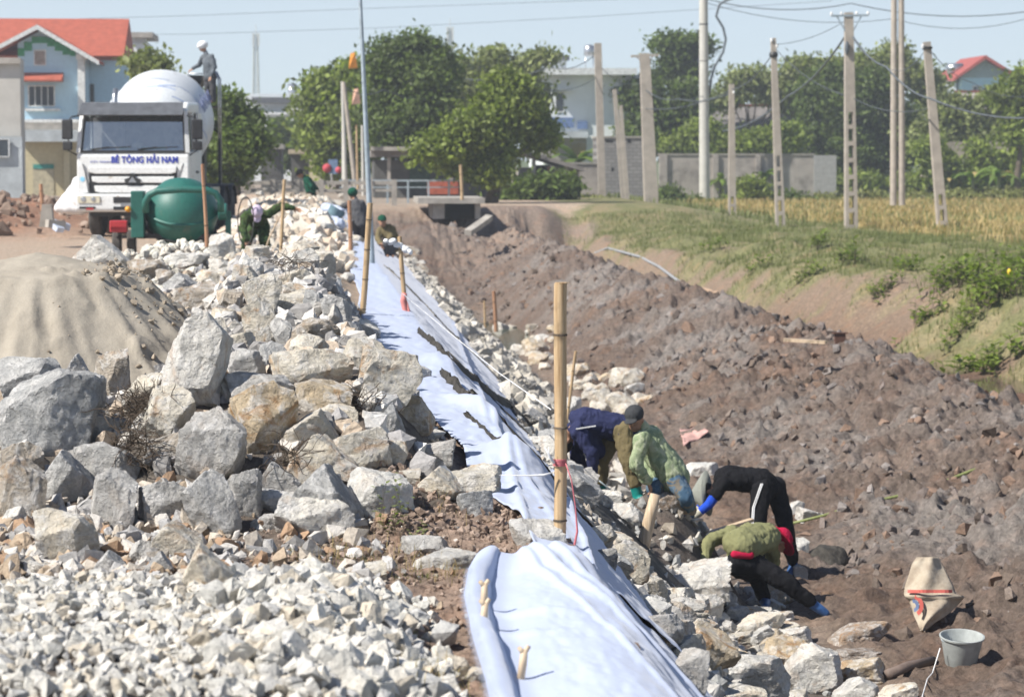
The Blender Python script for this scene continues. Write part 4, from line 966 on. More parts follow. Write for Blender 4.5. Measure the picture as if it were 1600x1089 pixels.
def person(label, base, Y0, J, wear, voxel=.009, fine=True, hat=None, face_fwd=(0, -1, -.3), head_up=(0, 0, 1), group=None):
    """J: joints as (px, py, depth offset). wear: list of garments"""
    P = {k: at(v[0], v[1], Y0 + v[2]) for k, v in J.items()}
    g = Vector(base) if not isinstance(base, tuple) or len(base) == 3 else at(base[0], base[1], Y0)
    root = empty('person', g, label, 'person', group)
    side = (P['shR'] - P['shL']).normalized(); hs = (P['hipR'] - P['hipL']).normalized()
    mid = P['chest']; pel = P['pelvis']
    caps = [(pel, mid, .115, .125, .72, side), (mid, P['neck'], .11, .055, .8, side), (P['shL'], P['shR'], .052, .052), (P['hipL'], P['hipR'], .085, .085), (P['neck'], P['head'], .048, .05)]
    for s in 'LR':
        caps += [(P['sh' + s], P['el' + s], .046, .036), (P['el' + s], P['wr' + s], .036, .025)]
        caps += [(P['hip' + s], P['kn' + s], .078, .050), (P['kn' + s], P['an' + s], .052, .034)]
        toe = P.get('toe' + s, P['an' + s] + Vector((0, -.15, -.03))); caps.append((P['an' + s], toe, .036, .026))
        tip = P.get('ti' + s, P['wr' + s] + (P['wr' + s] - P['el' + s]) * .3)
        if 'glove' not in wear.get('skip', ''): hand(caps, P['wr' + s], tip, side if s == 'R' else -side)
    he, q, HP, eyes = head_parts(P['head'], head_up, face_fwd)
    body = blob_mesh('body', caps, he, voxel, 'skin', root, 0, smooth_it=2)
    if fine:
        for e in eyes:
            MB().ell(e, (.009, .006, .006), 8, 6, q).build('eye', 'hair', root, True)
    blob_mesh('hair', [], [(HP(0, -.012, .035), (.084, .098, .098), q)], .012, 'hair', root, .006, .02)
    top = wear['top']; a = .022
    tc = [(pel - (mid - pel) * top.get('hem', .0), mid, .165 * top.get('w', 1), .168, .78, side), (mid, P['neck'], .145, .068, .8, side), (P['shL'], P['shR'], .07, .07)]
    if top.get('hem', 0) > 0: tc.append((P['hipL'], P['hipR'], .10, .10))
    for s in 'LR':
        if top.get('sleeve', 1) >= 1:
            tc += [(P['sh' + s], P['el' + s], .080, .068), (P['el' + s], P['el' + s].lerp(P['wr' + s], .93), .066, .052)]
        else: tc += [(P['sh' + s], P['sh' + s].lerp(P['el' + s], .52), .074, .064)]
    for ex in top.get('extra', []): tc.append((at(ex[0][0], ex[0][1], Y0 + ex[0][2]), at(ex[1][0], ex[1][1], Y0 + ex[1][2]), ex[2], ex[3], .75, side))
    blob_mesh(top['name'], tc, [], voxel * 1.15, top['mat'], root, .026, .075, smooth_it=4, seed=3)
    bot = wear['bottom']; bc = [(P['hipL'], P['hipR'], .108, .108), (pel, pel.lerp(mid, .25), .125, .12, .8, side)]
    for s in 'LR': bc += [(P['hip' + s], P['kn' + s], .112, .086), (P['kn' + s], P['kn' + s].lerp(P['an' + s], bot.get('len', .92)), .085, .070)]
    blob_mesh(bot['name'], bc, [], voxel * 1.15, bot['mat'], root, .024, .08, smooth_it=4, seed=9)
    if 'boots' in wear:
        for s in 'LR':
            toe = P.get('toe' + s, P['an' + s] + Vector((0, -.15, -.03))); k = P['kn' + s].lerp(P['an' + s], wear.get('boot_from', .62))
            bb = [(k, P['an' + s], .062, .05), (P['an' + s], toe, .052, .042)]
            blob_mesh('boot', bb, [], voxel * 1.1, wear['boots'], root, .004, .05)
    if 'gloves' in wear:
        for s in wear.get('glove_sides', 'LR'):
            gc = []; tip = P.get('ti' + s, P['wr' + s] + (P['wr' + s] - P['el' + s]) * .3); hand(gc, P['wr' + s], tip, side if s == 'R' else -side, 1.22)
            gc.append((P['el' + s].lerp(P['wr' + s], .72), P['wr' + s], .046, .036)); blob_mesh('glove', gc, [], voxel * .8, wear['gloves'], root, .003, .05)
    if 'sleeves' in wear:
        for s in 'LR': blob_mesh('arm_sleeve', [(P['sh' + s].lerp(P['el' + s], .62), P['el' + s], .054, .050), (P['el' + s], P['el' + s].lerp(P['wr' + s], .8), .050, .040)], [], voxel, wear['sleeves'], root, .003, .05)
    if hat:
        kind, mat = hat
        if kind == 'cap':
            h = blob_mesh('cap', [], [(HP(0, -.006, .055), (.094, .108, .085), q), (HP(0, .105, .03), (.068, .075, .012), q)], .008, mat, root, .003, .03)
        elif kind == 'helmet':
            h = blob_mesh('helmet', [], [(HP(0, -.004, .05), (.118, .14, .108), q), (HP(0, .075, .028), (.10, .10, .012), q)], .01, mat, root)
        elif kind == 'cone':
            h = MB().lathe([(.235, -.03), (.22, -.012), (.12, .07), (.02, .15), (.003, .16)], HP(0, 0, .06), (HP(0, 0, 1) - HP(0, 0, 0)), 28); h = h.build('conical_hat', mat, root, True)
        elif kind == 'brim':
            h = blob_mesh('sun_hat', [], [(HP(0, -.006, .055), (.10, .112, .095), q), (HP(0, .0, .025), (.185, .19, .016), q)], .009, mat, root, .008, .05)
    return root, P, side
# --- navy jacket worker
r1, P1, s1_ = person('stooping worker in navy jacket and khaki trousers, head hidden behind the bamboo post', at(965, 795, 24.6), 24.6,
 dict(pelvis=(966,668,0), chest=(915,657,0), neck=(893,668,0), head=(882,688,0), shR=(902,672,-.17), shL=(904,664,.17), elR=(925,708,-.22), elL=(900,712,.15), wrR=(927,742,-.16), wrL=(920,740,.1),
      tiR=(924,757,-.14), tiL=(925,755,.05), hipR=(972,674,-.10), hipL=(962,672,.12), knR=(984,722,-.2), knL=(940,722,.05), anR=(997,777,-.2), anL=(938,770,.1), toeR=(1010,790,-.3), toeL=(925,776,.05)),
 dict(top=dict(name='jacket', mat='navy', hem=.12, w=1.08, extra=[((912,672,0),(930,700,0),.15,.12)]), bottom=dict(name='trousers', mat='khaki', len=.6), boots='teal_rubber', boot_from=.45), face_fwd=(-.8, -.2, -.6), head_up=(-.5, -.1, -.75))
mb = MB(); a, b = P1['shR'] + Vector((-.02, -.075, .02)), P1['shR'] + Vector((.17, -.09, .05)); mb.bar(a, b, .012, .012); mb.build('reflective_strip', 'white_cloth', r1)
# --- green camouflage shirt worker
r2, P2, s2_ = person('stooping worker in pale green camouflage shirt and dark cap gripping the wooden log', at(1075, 815, 24.1), 24.1,
 dict(pelvis=(1044,738,.05), chest=(1018,690,0), neck=(1003,664,-.05), head=(992,655,-.1), shR=(1004,686,-.19), shL=(1016,676,.17), elR=(993,726,-.22), elL=(1012,722,.15), wrR=(1012,752,-.16), wrL=(1014,752,.0),
      tiR=(1018,768,-.12), tiL=(1020,766,.0), hipR=(1052,746,-.08), hipL=(1040,742,.15), knR=(1072,776,-.2), knL=(1022,764,-.05), anR=(1078,802,.12), anL=(1034,792,.3), toeR=(1070,808,0), toeL=(1026,800,.15)),
 dict(top=dict(name='shirt', mat='camo_green', hem=.30, w=1.1, extra=[((1024,700,0),(1052,742,0),.17,.20)]), bottom=dict(name='jeans', mat='jeans'), boots='blue_rubber', boot_from=.8), hat=('cap', 'charcoal'), face_fwd=(-.35, -.75, -.75), head_up=(-.2, -.25, .9))
emb = MB(); 
# --- black dressed worker
r3, P3, s3_ = person('bent over worker all in black with white trouser stripe, blue sleeves and a conical hat', at(1238, 896, 25.6), 25.6,
 dict(pelvis=(1195,752,0), chest=(1140,746,0), neck=(1122,758,.02), head=(1110,770,.04), shR=(1130,756,-.18), shL=(1132,748,.18), elR=(1108,788,-.2), elL=(1108,782,.2), wrR=(1086,806,-.2), wrL=(1082,802,.15),
      tiR=(1070,808,-.2), tiL=(1066,806,.1), hipR=(1190,764,-.12), hipL=(1212,762,.12), knR=(1182,828,-.25), knL=(1228,822,-.05), anR=(1192,890,-.1), anL=(1240,886,.1), toeR=(1180,900,-.2), toeL=(1232,900,0)),
 dict(top=dict(name='t_shirt', mat='black_cloth', sleeve=.5, hem=-.12), bottom=dict(name='trousers', mat='black_cloth', len=.80), boots='blue_rubber', gloves='white_glove', sleeves='blue_sleeve', boot_from=.68), hat=('cone', 'grey_hat'), face_fwd=(-.6, 0, -.8), head_up=(-.75, 0.3, -.1))
a = P3['hipR'].lerp(P3['knR'], -.1) + Vector((-.03, -.105, .03)); b = P3['hipR'].lerp(P3['knR'], 1.0) + Vector((-.065, -.06, 0)); c_ = P3['knR'].lerp(P3['anR'], .7) + Vector((-.055, -.045, 0))
m0 = a.lerp(b, .5) + Vector((-.035, -.008, 0)); mb = MB()
for k in (0, 1): mb.tube([a + Vector((.016 * k, -.012, 0)), m0 + Vector((.016 * k, -.006, 0)), b + Vector((.016 * k, -.010, 0)), c_ + Vector((.016 * k, -.006, 0))], .0065, 6)
mb.build('trouser_stripe', 'white_cloth', r3)
# --- olive jacket worker
r4, P4, s4_ = person('crouching worker in olive jacket and crimson hat with one leg stretched out to the right', at(1235, 958, 23.65), 23.65,
 dict(pelvis=(1160,880,0), chest=(1172,842,.28), neck=(1196,830,.42), head=(1217,846,.50), shR=(1205,842,.35), shL=(1145,832,.30), elR=(1208,878,.55), elL=(1108,846,.22), wrR=(1180,890,.6), wrL=(1100,878,.1),
      tiR=(1168,900,.6), tiL=(1104,892,.05), hipR=(1178,882,0), hipL=(1148,882,-.03), knR=(1232,912,-.1), knL=(1182,898,.42), anR=(1272,945,-.1), anL=(1196,940,.30), toeR=(1290,958,-.1), toeL=(1196,948,.12)),
 dict(top=dict(name='jacket', mat='olive', hem=-.22, w=1.0, extra=[((1160,850,.05),(1195,838,.3),.19,.17)]), bottom=dict(name='trousers', mat='black_cloth', len=.80), boots='blue_rubber', boot_from=.6), hat=('brim', 'red_cloth'), face_fwd=(.55, .3, -.8), head_up=(.75, .35, .5))
blob_mesh('undershirt', [(at(1148, 866, 23.55), at(1172, 867, 23.55), .04, .04)], [], .01, 'red_cloth', r4)
# --- worker on the truck
r5, P5, s5_ = person('worker with white helmet and grey uniform standing at the back of the mixer truck', at(333, 163, 64.4), 64.4,
 dict(pelvis=(327,118,0), chest=(325,98,0), neck=(321,82,0), head=(317,74,0), shR=(331,90,-.14), shL=(318,90,.14), elR=(335,106,-.2), elL=(311,102,.2), wrR=(330,120,-.25), wrL=(301,108,.15),
      hipR=(332,122,-.09), hipL=(324,122,.09), knR=(333,141,-.1), knL=(325,141,.1), anR=(334,158,-.05), anL=(328,158,.1), toeR=(324,161,-.05), toeL=(328,161,.1)),
 dict(top=dict(name='shirt', mat='uniform', hem=.05), bottom=dict(name='trousers', mat='grey_cloth')), voxel=.014, hat=('helmet', 'white_cloth'), face_fwd=(-1, -.1, -.35), head_up=(-.2, 0, 1))
# --- camouflage worker among the stones
r6, P6, s6_ = person('worker in dark camouflage and lavender cap bending over the stones beside the mixer', at(400, 404, 41.5), 41.5,
 dict(pelvis=(404,350,.45), chest=(400,336,.12), neck=(401,334,-.05), head=(402,332,-.22), shR=(384,338,.05), shL=(420,334,.05), elR=(379,356,-.1), elL=(440,322,.05), wrR=(384,376,-.2), wrL=(458,325,0),
      tiR=(386,384,-.2), tiL=(466,328,0), hipR=(395,356,.4), hipL=(412,354,.4), knR=(385,378,.1), knL=(413,378,.1), anR=(381,400,.2), anL=(418,402,.2), toeR=(379,405,.05), toeL=(420,406,.05)),
 dict(top=dict(name='jacket', mat='camo_dark', hem=.05), bottom=dict(name='trousers', mat='camo_dark'), boots='blue_rubber', boot_from=.7), voxel=.013, hat=('cap', 'lavender'), face_fwd=(0, -.35, -1), head_up=(0, -.95, .25))
# --- green jacket worker further back
r7, P7, s7_ = person('worker in bright dark green jacket and dark hat stooping before the railing', at(484, 330, 73), 73,
 dict(pelvis=(486,302,0), chest=(481,284,0), neck=(475,275,0), head=(469,272,0), shR=(478,281,-.18), shL=(480,279,.18), elR=(487,292,-.28), elL=(490,288,.3), wrR=(492,300,-.2), wrL=(496,296,.2),
      hipR=(484,305,-.1), hipL=(488,305,.1), knR=(480,316,-.1), knL=(487,317,.1), anR=(481,328,0), anL=(486,328,.1), toeR=(474,330,-.1), toeL=(480,330,.1)),
 dict(top=dict(name='jacket', mat='dark_green_cloth', hem=.15), bottom=dict(name='trousers', mat='black_cloth')), voxel=.018, fine=False, hat=('brim', 'black_cloth'), face_fwd=(-.8, 0, -.6), head_up=(-.5, 0, .8))
# --- grey jacket worker at the crest
r8, P8, s8_ = person('worker in grey jacket and green helmet bending at the crest with back turned', at(562, 385, 58), 58,
 dict(pelvis=(562,346,0), chest=(557,322,.1), neck=(554,310,.15), head=(551,304,.2), shR=(566,318,.1), shL=(546,318,.1), elR=(573,334,.2), elL=(534,324,.2), wrR=(568,346,.3), wrL=(524,328,.3),
      hipR=(568,350,0), hipL=(556,350,0), knR=(568,368,-.1), knL=(557,366,-.1), anR=(570,386,0), anL=(560,380,0)),
 dict(top=dict(name='jacket', mat='grey_cloth', hem=.12), bottom=dict(name='trousers', mat='black_cloth')), voxel=.016, fine=False, hat=('helmet', 'dark_green_cloth'), face_fwd=(0, 1, -.2))
# --- khaki worker lower on the slope
r9, P9, s9_ = person('khaki shirted worker in dark green cap squatting behind the rag topped stake', at(612, 398, 54), 54,
 dict(pelvis=(616,382,0), chest=(606,362,-.05), neck=(600,352,-.1), head=(597,346,-.15), shR=(612,358,-.05), shL=(594,360,-.05), elR=(610,374,-.2), elL=(590,374,-.2), wrR=(600,380,-.35), wrL=(595,382,-.35),
      hipR=(622,384,0), hipL=(612,384,0), knR=(612,378,-.35), knL=(602,382,-.35), anR=(614,398,-.2), anL=(606,398,-.2)),
 dict(top=dict(name='shirt', mat='khaki', hem=.05), bottom=dict(name='trousers', mat='grey_cloth')), voxel=.016, fine=False, hat=('cap', 'dark_green_cloth'))
# --- distant figure by the bush
r10, P10, s10_ = person('distant person dressed in black standing behind the bush by the shed', at(857, 310, 124), 124,
 dict(pelvis=(857,286,0), chest=(857,274,0), neck=(857,268,0), head=(857,262,0), shR=(863,270,0), shL=(851,270,0), elR=(865,279,0), elL=(849,279,0), wrR=(864,287,0), wrL=(850,287,0),
      hipR=(860,287,0), hipL=(854,287,0), knR=(860,298,0), knL=(854,298,0), anR=(860,309,0), anL=(854,309,0)),
 dict(top=dict(name='shirt', mat='black_cloth', hem=.0), bottom=dict(name='trousers', mat='black_cloth')), voxel=.03, fine=False)

# ================================================================== stakes, ties and loose objects near the camera
def bamboo(name, pts, d0, d1, mat, label, cat='bamboo post', nodes=3, split=False, group=None):
    """pts: world bottom and top"""
    a, b = Vector(pts[0]), Vector(pts[1]); root = empty(name, a, label, cat, group); mb = MB(); n = 30; P = []; R = []
    bend = (b - a).orthogonal().normalized() * (b - a).length * .006; nd = [(k + .55) / (nodes + .1) for k in range(nodes)]
    for k in range(n + 1):
        t = k / n; P.append(a.lerp(b, t) + bend * math.sin(t * 5)); R.append(d0 / 2 + (d1 - d0) / 2 * t)
    Q = []; RR = []
    for k, t in enumerate([i / n for i in range(n + 1)]):
        Q.append(P[k]); RR.append(R[k])
        for q in nd:
            if k < n and t < q <= (k + 1) / n:
                for dt, dr in ((-.006, 1.0), (-.003, 1.09), (0, 1.10), (.003, .97), (.008, 1.0)): Q.append(a.lerp(b, q + dt) + bend * math.sin((q + dt) * 5)); RR.append((d0 + (d1 - d0) * q) / 2 * dr)
    nr = MB(); [nr.lathe([((d0 + (d1 - d0) * q) / 2 * 1.0, -.006), ((d0 + (d1 - d0) * q) / 2 * 1.13, -.003), ((d0 + (d1 - d0) * q) / 2 * 1.13, .003), ((d0 + (d1 - d0) * q) / 2 * 1.0, .006)], a.lerp(b, q) + bend * math.sin(q * 5), (b - a), 16, False) for q in nd]; nr.build('node_ring', 'bark', root)
    mb.tube(Q, RR, 16, True); mb.build('culm', mat, root, True, sharp=40)
    rm = MB(); ax = (b - a).normalized(); rm.lathe([(d1 * .5, 0), (d1 * .52, .004), (d1 * .40, .005), (d1 * .36, -.002), (.001, -.003)], b, ax, 16, False); rm.build('cut_end', mat, root)
    if split:
        s = MB(); vd = Vector((-.35, -1, 0)).normalized(); L0 = (b - a).length
        s.tube([b + vd * d1 * .5 + ax * .002, b - ax * .12 * L0 + vd * d1 * .515, b - ax * .30 * L0 + vd * d1 * .52], [.0035, .0028, .0005], 6); s.build('split', 'dark_steel', root)
        s = MB(); s.tube([b + Vector((.02, 0, 0)), b + Vector((.035, -.005, .004)), b + Vector((.048, 0, -.012))], .0012, 5); s.build('splinter', 'bamboo', root)
    return root
pb = hit(873, 858); Yp = pb.y
post = bamboo('bamboo_post', (pb - Vector((0, 0, .1)), at(877.5, 443, Yp)), .056, .058, 'bamboo', 'nearest thick bamboo post with split top standing at the cloth edge', nodes=3, split=True)
def P_(x, y, dy=-.035): return at(x, y, Yp + dy)
mb = MB()
for k in range(5): c0 = P_(874.6, 718 + k * 2.2, 0); mb.lathe([(.030, -.003), (.0335, 0), (.030, .003)], c0, (.05 * (k % 2), .04, 1), 18, False)
mb.tube([P_(884, 724), P_(893, 750), P_(899, 790), P_(902, 830), P_(896, 860), P_(886, 884)], [.003, .003, .003, .005, .006, .005], 6)
tag(mb.build('tie', simple('pink tape', (.55, .16, .18), .6), None, True), 'pink plastic tape wound round the nearest bamboo post with a hanging tail', 'tape')
mb = MB(); mb.tube([P_(866, 722), P_(856, 708), P_(852, 700)], [.004, .005, .002], 6); mb.tube([P_(866, 724), P_(858, 714), P_(857, 698)], [.004, .004, .001], 6)
mb.tube([P_(864, 738), P_(850, 742), P_(825, 743), P_(780, 742)], [.003, .006, .003, .001], 6); tag(mb.build('string', 'white_cloth', None, True), 'white string ends knotted to the nearest bamboo post', 'string')
q = hit(566, 500); bamboo('bamboo_post', (q - Vector((.01, 0, .06)), at(579, 318, q.y)), .066, .062, 'bamboo', 'leaning bamboo post left of the cloth beside the metal lamp pole', nodes=4)
q = at(635, 508, 29); q.z = float(far_z(np.array([q.x]), np.array([29.]), np.array([.3]))[0]) - .05; fs = bamboo('bamboo_post', (at(634.5, 520, 29), at(625, 370, 29)), .055, .05, 'bamboo', 'bamboo stake with white rag and pink tape rising from the cloth', nodes=4)
mb = MB(); rr = random.Random(4)
for (cx, cy, sx, sy) in ((613, 378, 9, 4), (622, 382, 8, 5), (634, 390, 8, 5), (604, 376, 5, 3), (642, 394, 5, 4), (628, 386, 7, 4)):
    for k in range(3): mb.ell(at(cx + rr.uniform(-2, 2), cy + rr.uniform(-2, 2), 29 - .04 + rr.uniform(-.03, .03)), (sx / 138 * .8, .02, sy / 138 * .8), 8, 6, Euler((rr.uniform(-.6, .6), rr.uniform(-.6, .6), 0)).to_quaternion())
tag(mb.build('rag', 'white_cloth', None, True), 'white rag knotted on the bamboo stake', 'rag')
mb = MB(); mb.tube([at(632, 458, 28.96), at(630, 470, 28.95), at(634, 486, 28.95), at(631, 504, 28.95)], [.03, .034, .036, .03], 8); mb.tube([at(635, 470, 28.95), at(639, 486, 28.93), at(638, 503, 28.93)], [.01, .016, .008], 6)
tag(mb.build('tape_wrap', simple('pink cloth', (.58, .22, .20), .8), None, True), 'faded pink tape wrapped round the lower bamboo stake', 'tape')
for (x0, y0, x1, y1, Y, d, m_, lab) in [(323, 374, 317, 257, 33, .05, 'bamboo_red', 'reddish stake standing in front of the green mixer'), (436, 412, 445, 281, 40, .055, 'bamboo', 'thin bamboo stake beside the camouflage worker'),
   (548, 382, 546, 314, 44, .075, 'bamboo_red', 'short reddish stake left of the leaning bamboo post'), (884, 655, 900, 549, 34, .045, 'bamboo', 'thin stick behind the nearest bamboo post'),
   (775, 512, 772, 455, 62, .1, 'bamboo_red', 'stub stake standing in the green pond'), (758, 512, 757, 470, 63, .06, 'bamboo', 'thin stub stake in the green pond left of the thicker one'), (722, 308, 720, 258, 88, .12, 'bamboo', 'stake on the soil by the culvert'), (66, 322, 64, 288, 57, .09, 'bamboo_red', 'stake in the mud by the white sack at the truck')]:
    bamboo('stake', (at(x0, y0, Y) - Vector((0, 0, .1)), at(x1, y1, Y)), d, d * .9, m_, lab, 'stake', 2)
mb = MB(); mb.tube([at(1003, 862, 21.6), at(1008, 840, 21.6), at(1016, 806, 21.6), at(1024, 772, 21.6)], [.058, .056, .052, .045], 14); tag(mb.build('log_post', 'wood', None, True), 'thick pale wooden log planted among the slope stones', 'log')
mb = MB(); mb.tube([at(411, 402, 40.8), at(420, 374, 40.8), at(437, 338, 40.8)], .014, 6); tag(mb.build('tool_handle', 'wood', None, True), 'slanted thin tool handle beside the camouflage worker', 'handle')
mb = MB(); pts = []
for k in range(25): t = k / 24 * 2 * math.pi; pts.append(at(384 + 13 * math.cos(t) * .95, 346 + 38 * math.sin(t), 41.1))
mb.tube(pts, .010, 6); tag(mb.build('hoop', 'dark_steel', None, True), 'thin dark hoop of hose standing left of the camouflage worker', 'hose')
# pegs holding the cloth
for i, (x0, y0, x1, y1, Y) in enumerate([(754, 952, 757, 912, 9.55), (752, 986, 758, 942, 9.15), (812, 1058, 819, 1016, 8.32), (666, 690, 669, 655, 14.2), (674, 705, 680, 690, 13.7)]):
    a, b = at(x0, y0, Y), at(x1, y1, Y); rt = empty('peg', a, ['upper forked wooden peg on the rolled cloth edge', 'lower orange wooden peg on the rolled cloth edge', 'pale forked wooden peg in the middle of the nearest cloth', 'upper white peg at the heap edge of the far cloth', 'lower peg at the heap edge of the far cloth'][i], 'peg')
    mb = MB(); mb.tube([a - Vector((0, 0, .03)), a.lerp(b, .5) + Vector((.003, 0, 0)), b], [.012, .014, .012], 8); mb.build('shaft', 'wood', rt, True)
    mb = MB(); mb.tube([b - Vector((0, 0, .01)), b + Vector((-.018, -.004, .012))], [.011, .008], 6); mb.tube([b - Vector((0, 0, .008)), b + Vector((.016, 0, .016))], [.010, .008], 6); mb.build('fork', 'wood', rt, True)
# --- bucket
bc = hit(1501, 1034, H); bc.z -= .02; rt = empty('bucket', bc, 'grey plastic bucket with pale slurry inside standing on the mud', 'bucket')
m_ = simple('grey plastic', (.34, .36, .35), .55, var=.2, scale=10, bump=.1)
q = Matrix.Rotation(R_(8), 3, 'X') @ Vector((0, 0, 1))
MB().lathe([(.002, .004), (.125, .0), (.130, .01), (.176, .235), (.188, .238), (.190, .252), (.178, .254), (.170, .245), (.124, .02), (.002, .018)], bc, q, 36, False).build('tub', m_, rt, True, sharp=40)
MB().lathe([(.150, .15), (.002, .156)], bc, q, 32, True).build('slurry', simple('white slurry', (.62, .62, .60), .3, var=.1), rt, True)
pts = [bc + q * .245 + Vector((-.185, 0, 0))]; 
for k in range(1, 10): t = k / 10 * math.pi; pts.append(bc + Vector((-.19 * math.cos(t) , -.10 * math.sin(t) - .03, .235 - .05 * math.sin(t))))
MB().tube(pts, .0035, 6).build('handle', 'steel', rt, True)
mb = MB(); mb.tube([at(1469, 1012, bc.y - .1)] + [hit(x, y, H, .015) for x, y in ((1460, 1042), (1457, 1052), (1449, 1062), (1442, 1085), (1438, 1105))], .005, 6); tag(mb.build('string', 'white_cloth', None, True), 'white string running down from the bucket', 'string')
# --- cement sack
def sack():
    n = 26; V = []; Y = hit(1445, 984, H).y + .15
    prof = [(870, 1432, 1466), (880, 1425, 1472), (900, 1419, 1482), (915, 1414, 1490), (928, 1412, 1494), (932, 1414, 1508), (938, 1420, 1503), (950, 1424, 1492), (962, 1428, 1478), (972, 1433, 1462), (984, 1437, 1448)]
    for i in range(41):
        y = 870 + (984 - 870) * i / 40; l = np.interp(y, [p[0] for p in prof], [p[1] for p in prof]); r = np.interp(y, [p[0] for p in prof], [p[2] for p in prof])
        for k in range(n + 1):
            t = k / n; dd = .25 - .5 * (y - 870) / 114 - .12 * math.sin(math.pi * t) + .02 * math.sin(t * 11 + y * .09) + .015 * math.sin(t * 5 - y * .13) - .05 * math.exp(-((y - 931) / 4) ** 2)
            p = at(l + (r - l) * t, y, Y + dd); V.append(tuple(p))
    m = n + 1; f = [(i * m + k, i * m + k + 1, (i + 1) * m + k + 1, (i + 1) * m + k) for i in range(40) for k in range(n)]
    mt = NT('printed paper sack'); co = mt.coord(); c = mt.ramp(mt.noise(9, 5, .6, co), [(.3, (.30, .24, .18)), (.7, (.46, .40, .31))]); mt.col(c); mt.set('Roughness', .85); mt.bump(mt.noise(14, 4, .6, co), .5, .02)
    rt = np_mesh('cement_sack', V, f, mt.m, None, True, tuple(at(1455, 984, Y)))
    md = rt.modifiers.new('t', 'SOLIDIFY'); md.thickness = .03; md.offset = 1
    tag(rt, 'crumpled empty cement sack with faded red and blue print lying on mud', 'sack')
    def arc(cx, cy, r0, r1, a0, a1, mat, nm, dy=-.32):
        V = []; 
        for k in range(17):
            t = R_(a0 + (a1 - a0) * k / 16)
            for r in (r0, r1): V.append(tuple(at(cx + r * math.cos(t), cy - r * 1.1 * math.sin(t), Y + dy - .5 * (cy - r * 1.1 * math.sin(t) - 945) / 114 - .05)))
        np_mesh(nm, V, [(2 * k, 2 * k + 1, 2 * k + 3, 2 * k + 2) for k in range(16)], mat, None, False, tuple(at(1455, 984, Y)), rt)
    red = simple('faded red print', (.45, .10, .08), .85); blu = simple('faded blue print', (.13, .17, .28), .85)
    arc(1427, 946, 10, 16, -60, 80, red, 'printed_ring', -.17); arc(1427, 946, 4, 9, -80, 100, blu, 'printed_ring', -.175)
    V = [tuple(at(x, y, Y + d)) for x, y, d in ((1414, 917, -.02), (1492, 917, -.06), (1493, 921, -.09), (1414, 921, -.05))]
    V = []; 
    for k in range(13):
        x = 1418 + 70 * k / 12
        t = (x - 1414) / 78
        for y in (921, 926): V.append(tuple(at(x, y, Y + .25 - .5 * (y - 870) / 114 - .12 * math.sin(math.pi * t) + .02 * math.sin(t * 11 + y * .09) + .015 * math.sin(t * 5 - y * .13) - .085)))
    np_mesh('printed_band', V, [(2 * k, 2 * k + 1, 2 * k + 3, 2 * k + 2) for k in range(12)], red, None, False, tuple(at(1455, 984, Y)), rt)
sack()
def rag_mesh(name, poly, Y, mat, label, cat, lift=.05, seed=0):
    """crumpled film: polygon in the picture laid on the ground there"""
    n = 14; xs = [p[0] for p in poly]; ys = [p[1] for p in poly]; V = []
    top = [poly[0], poly[1]]; bot = [poly[3], poly[2]]
    for i in range(n + 1):
        for k in range(n + 1):
            s, t = k / n, i / n; x = (top[0][0] * (1 - s) + top[1][0] * s) * (1 - t) + (bot[0][0] * (1 - s) + bot[1][0] * s) * t; y = (top[0][1] * (1 - s) + top[1][1] * s) * (1 - t) + (bot[0][1] * (1 - s) + bot[1][1] * s) * t
            p = hit(x, y, base_z, lift + .03); V.append((p.x, p.y, p.z + lift * .8 * float(fbm2(np.array([s * 3. + seed]), np.array([t * 3.]), 1., 3, seed)[0])))
    m = n + 1; f = [(i * m + k, i * m + k + 1, (i + 1) * m + k + 1, (i + 1) * m + k) for i in range(n) for k in range(n)]
    c = np.mean(np.array(V), 0); o = np_mesh(name, V, f, mat, None, True, tuple(c)); md = o.modifiers.new('t', 'SOLIDIFY'); md.thickness = .012; return tag(o, label, cat)
rag_mesh('torn_sack', [(1062, 672), (1090, 668), (1108, 674), (1068, 697)], 0, simple('torn sack', (.50, .30, .26), .8, var=.4, scale=4), 'torn red and white sack scrap on the mud right of the green shirt worker', 'sack', .08, 3)
rag_mesh('plastic_scrap', [(1362, 758), (1376, 759), (1378, 768), (1364, 766)], 0, 'white_cloth', 'small white plastic scrap on the grey mud', 'litter', .02, 5)
mb = MB(); a = at(1226, 531, 40.5); b = at(1291, 535, 40.1); mb.bar(a, b, .10, .05); tag(mb.build('plank', 'wood', None), 'pale timber plank lying on the top of the spoil bank', 'plank')
mb = MB(); mb.tube([hit(1386, 1064) + Vector((0, 0, .05)), hit(1420, 1052) + Vector((0, 0, .06)), hit(1459, 1041) + Vector((0, 0, .05))], [.045, .042, .036], 10); tag(mb.build('timber_pole', simple('wet grey timber', (.16, .12, .10), .7, var=.3), None, True), 'muddy round timber pole lying beside the last white stones', 'pole')
mb = MB(); pts = [hit(x, y, base_z, .06) for x, y in ((1236, 818), (1290, 805), (1345, 788), (1400, 776), (1452, 762), (1520, 735), (1600, 708), (1680, 680))]; mb.tube(pts, [.016, .018, .018, .02, .02, .022, .022, .022], 8)
tag(mb.build('green_bamboo_pole', 'green_bamboo', None, True), 'long thin green bamboo pole lying across the spoil', 'bamboo pole')
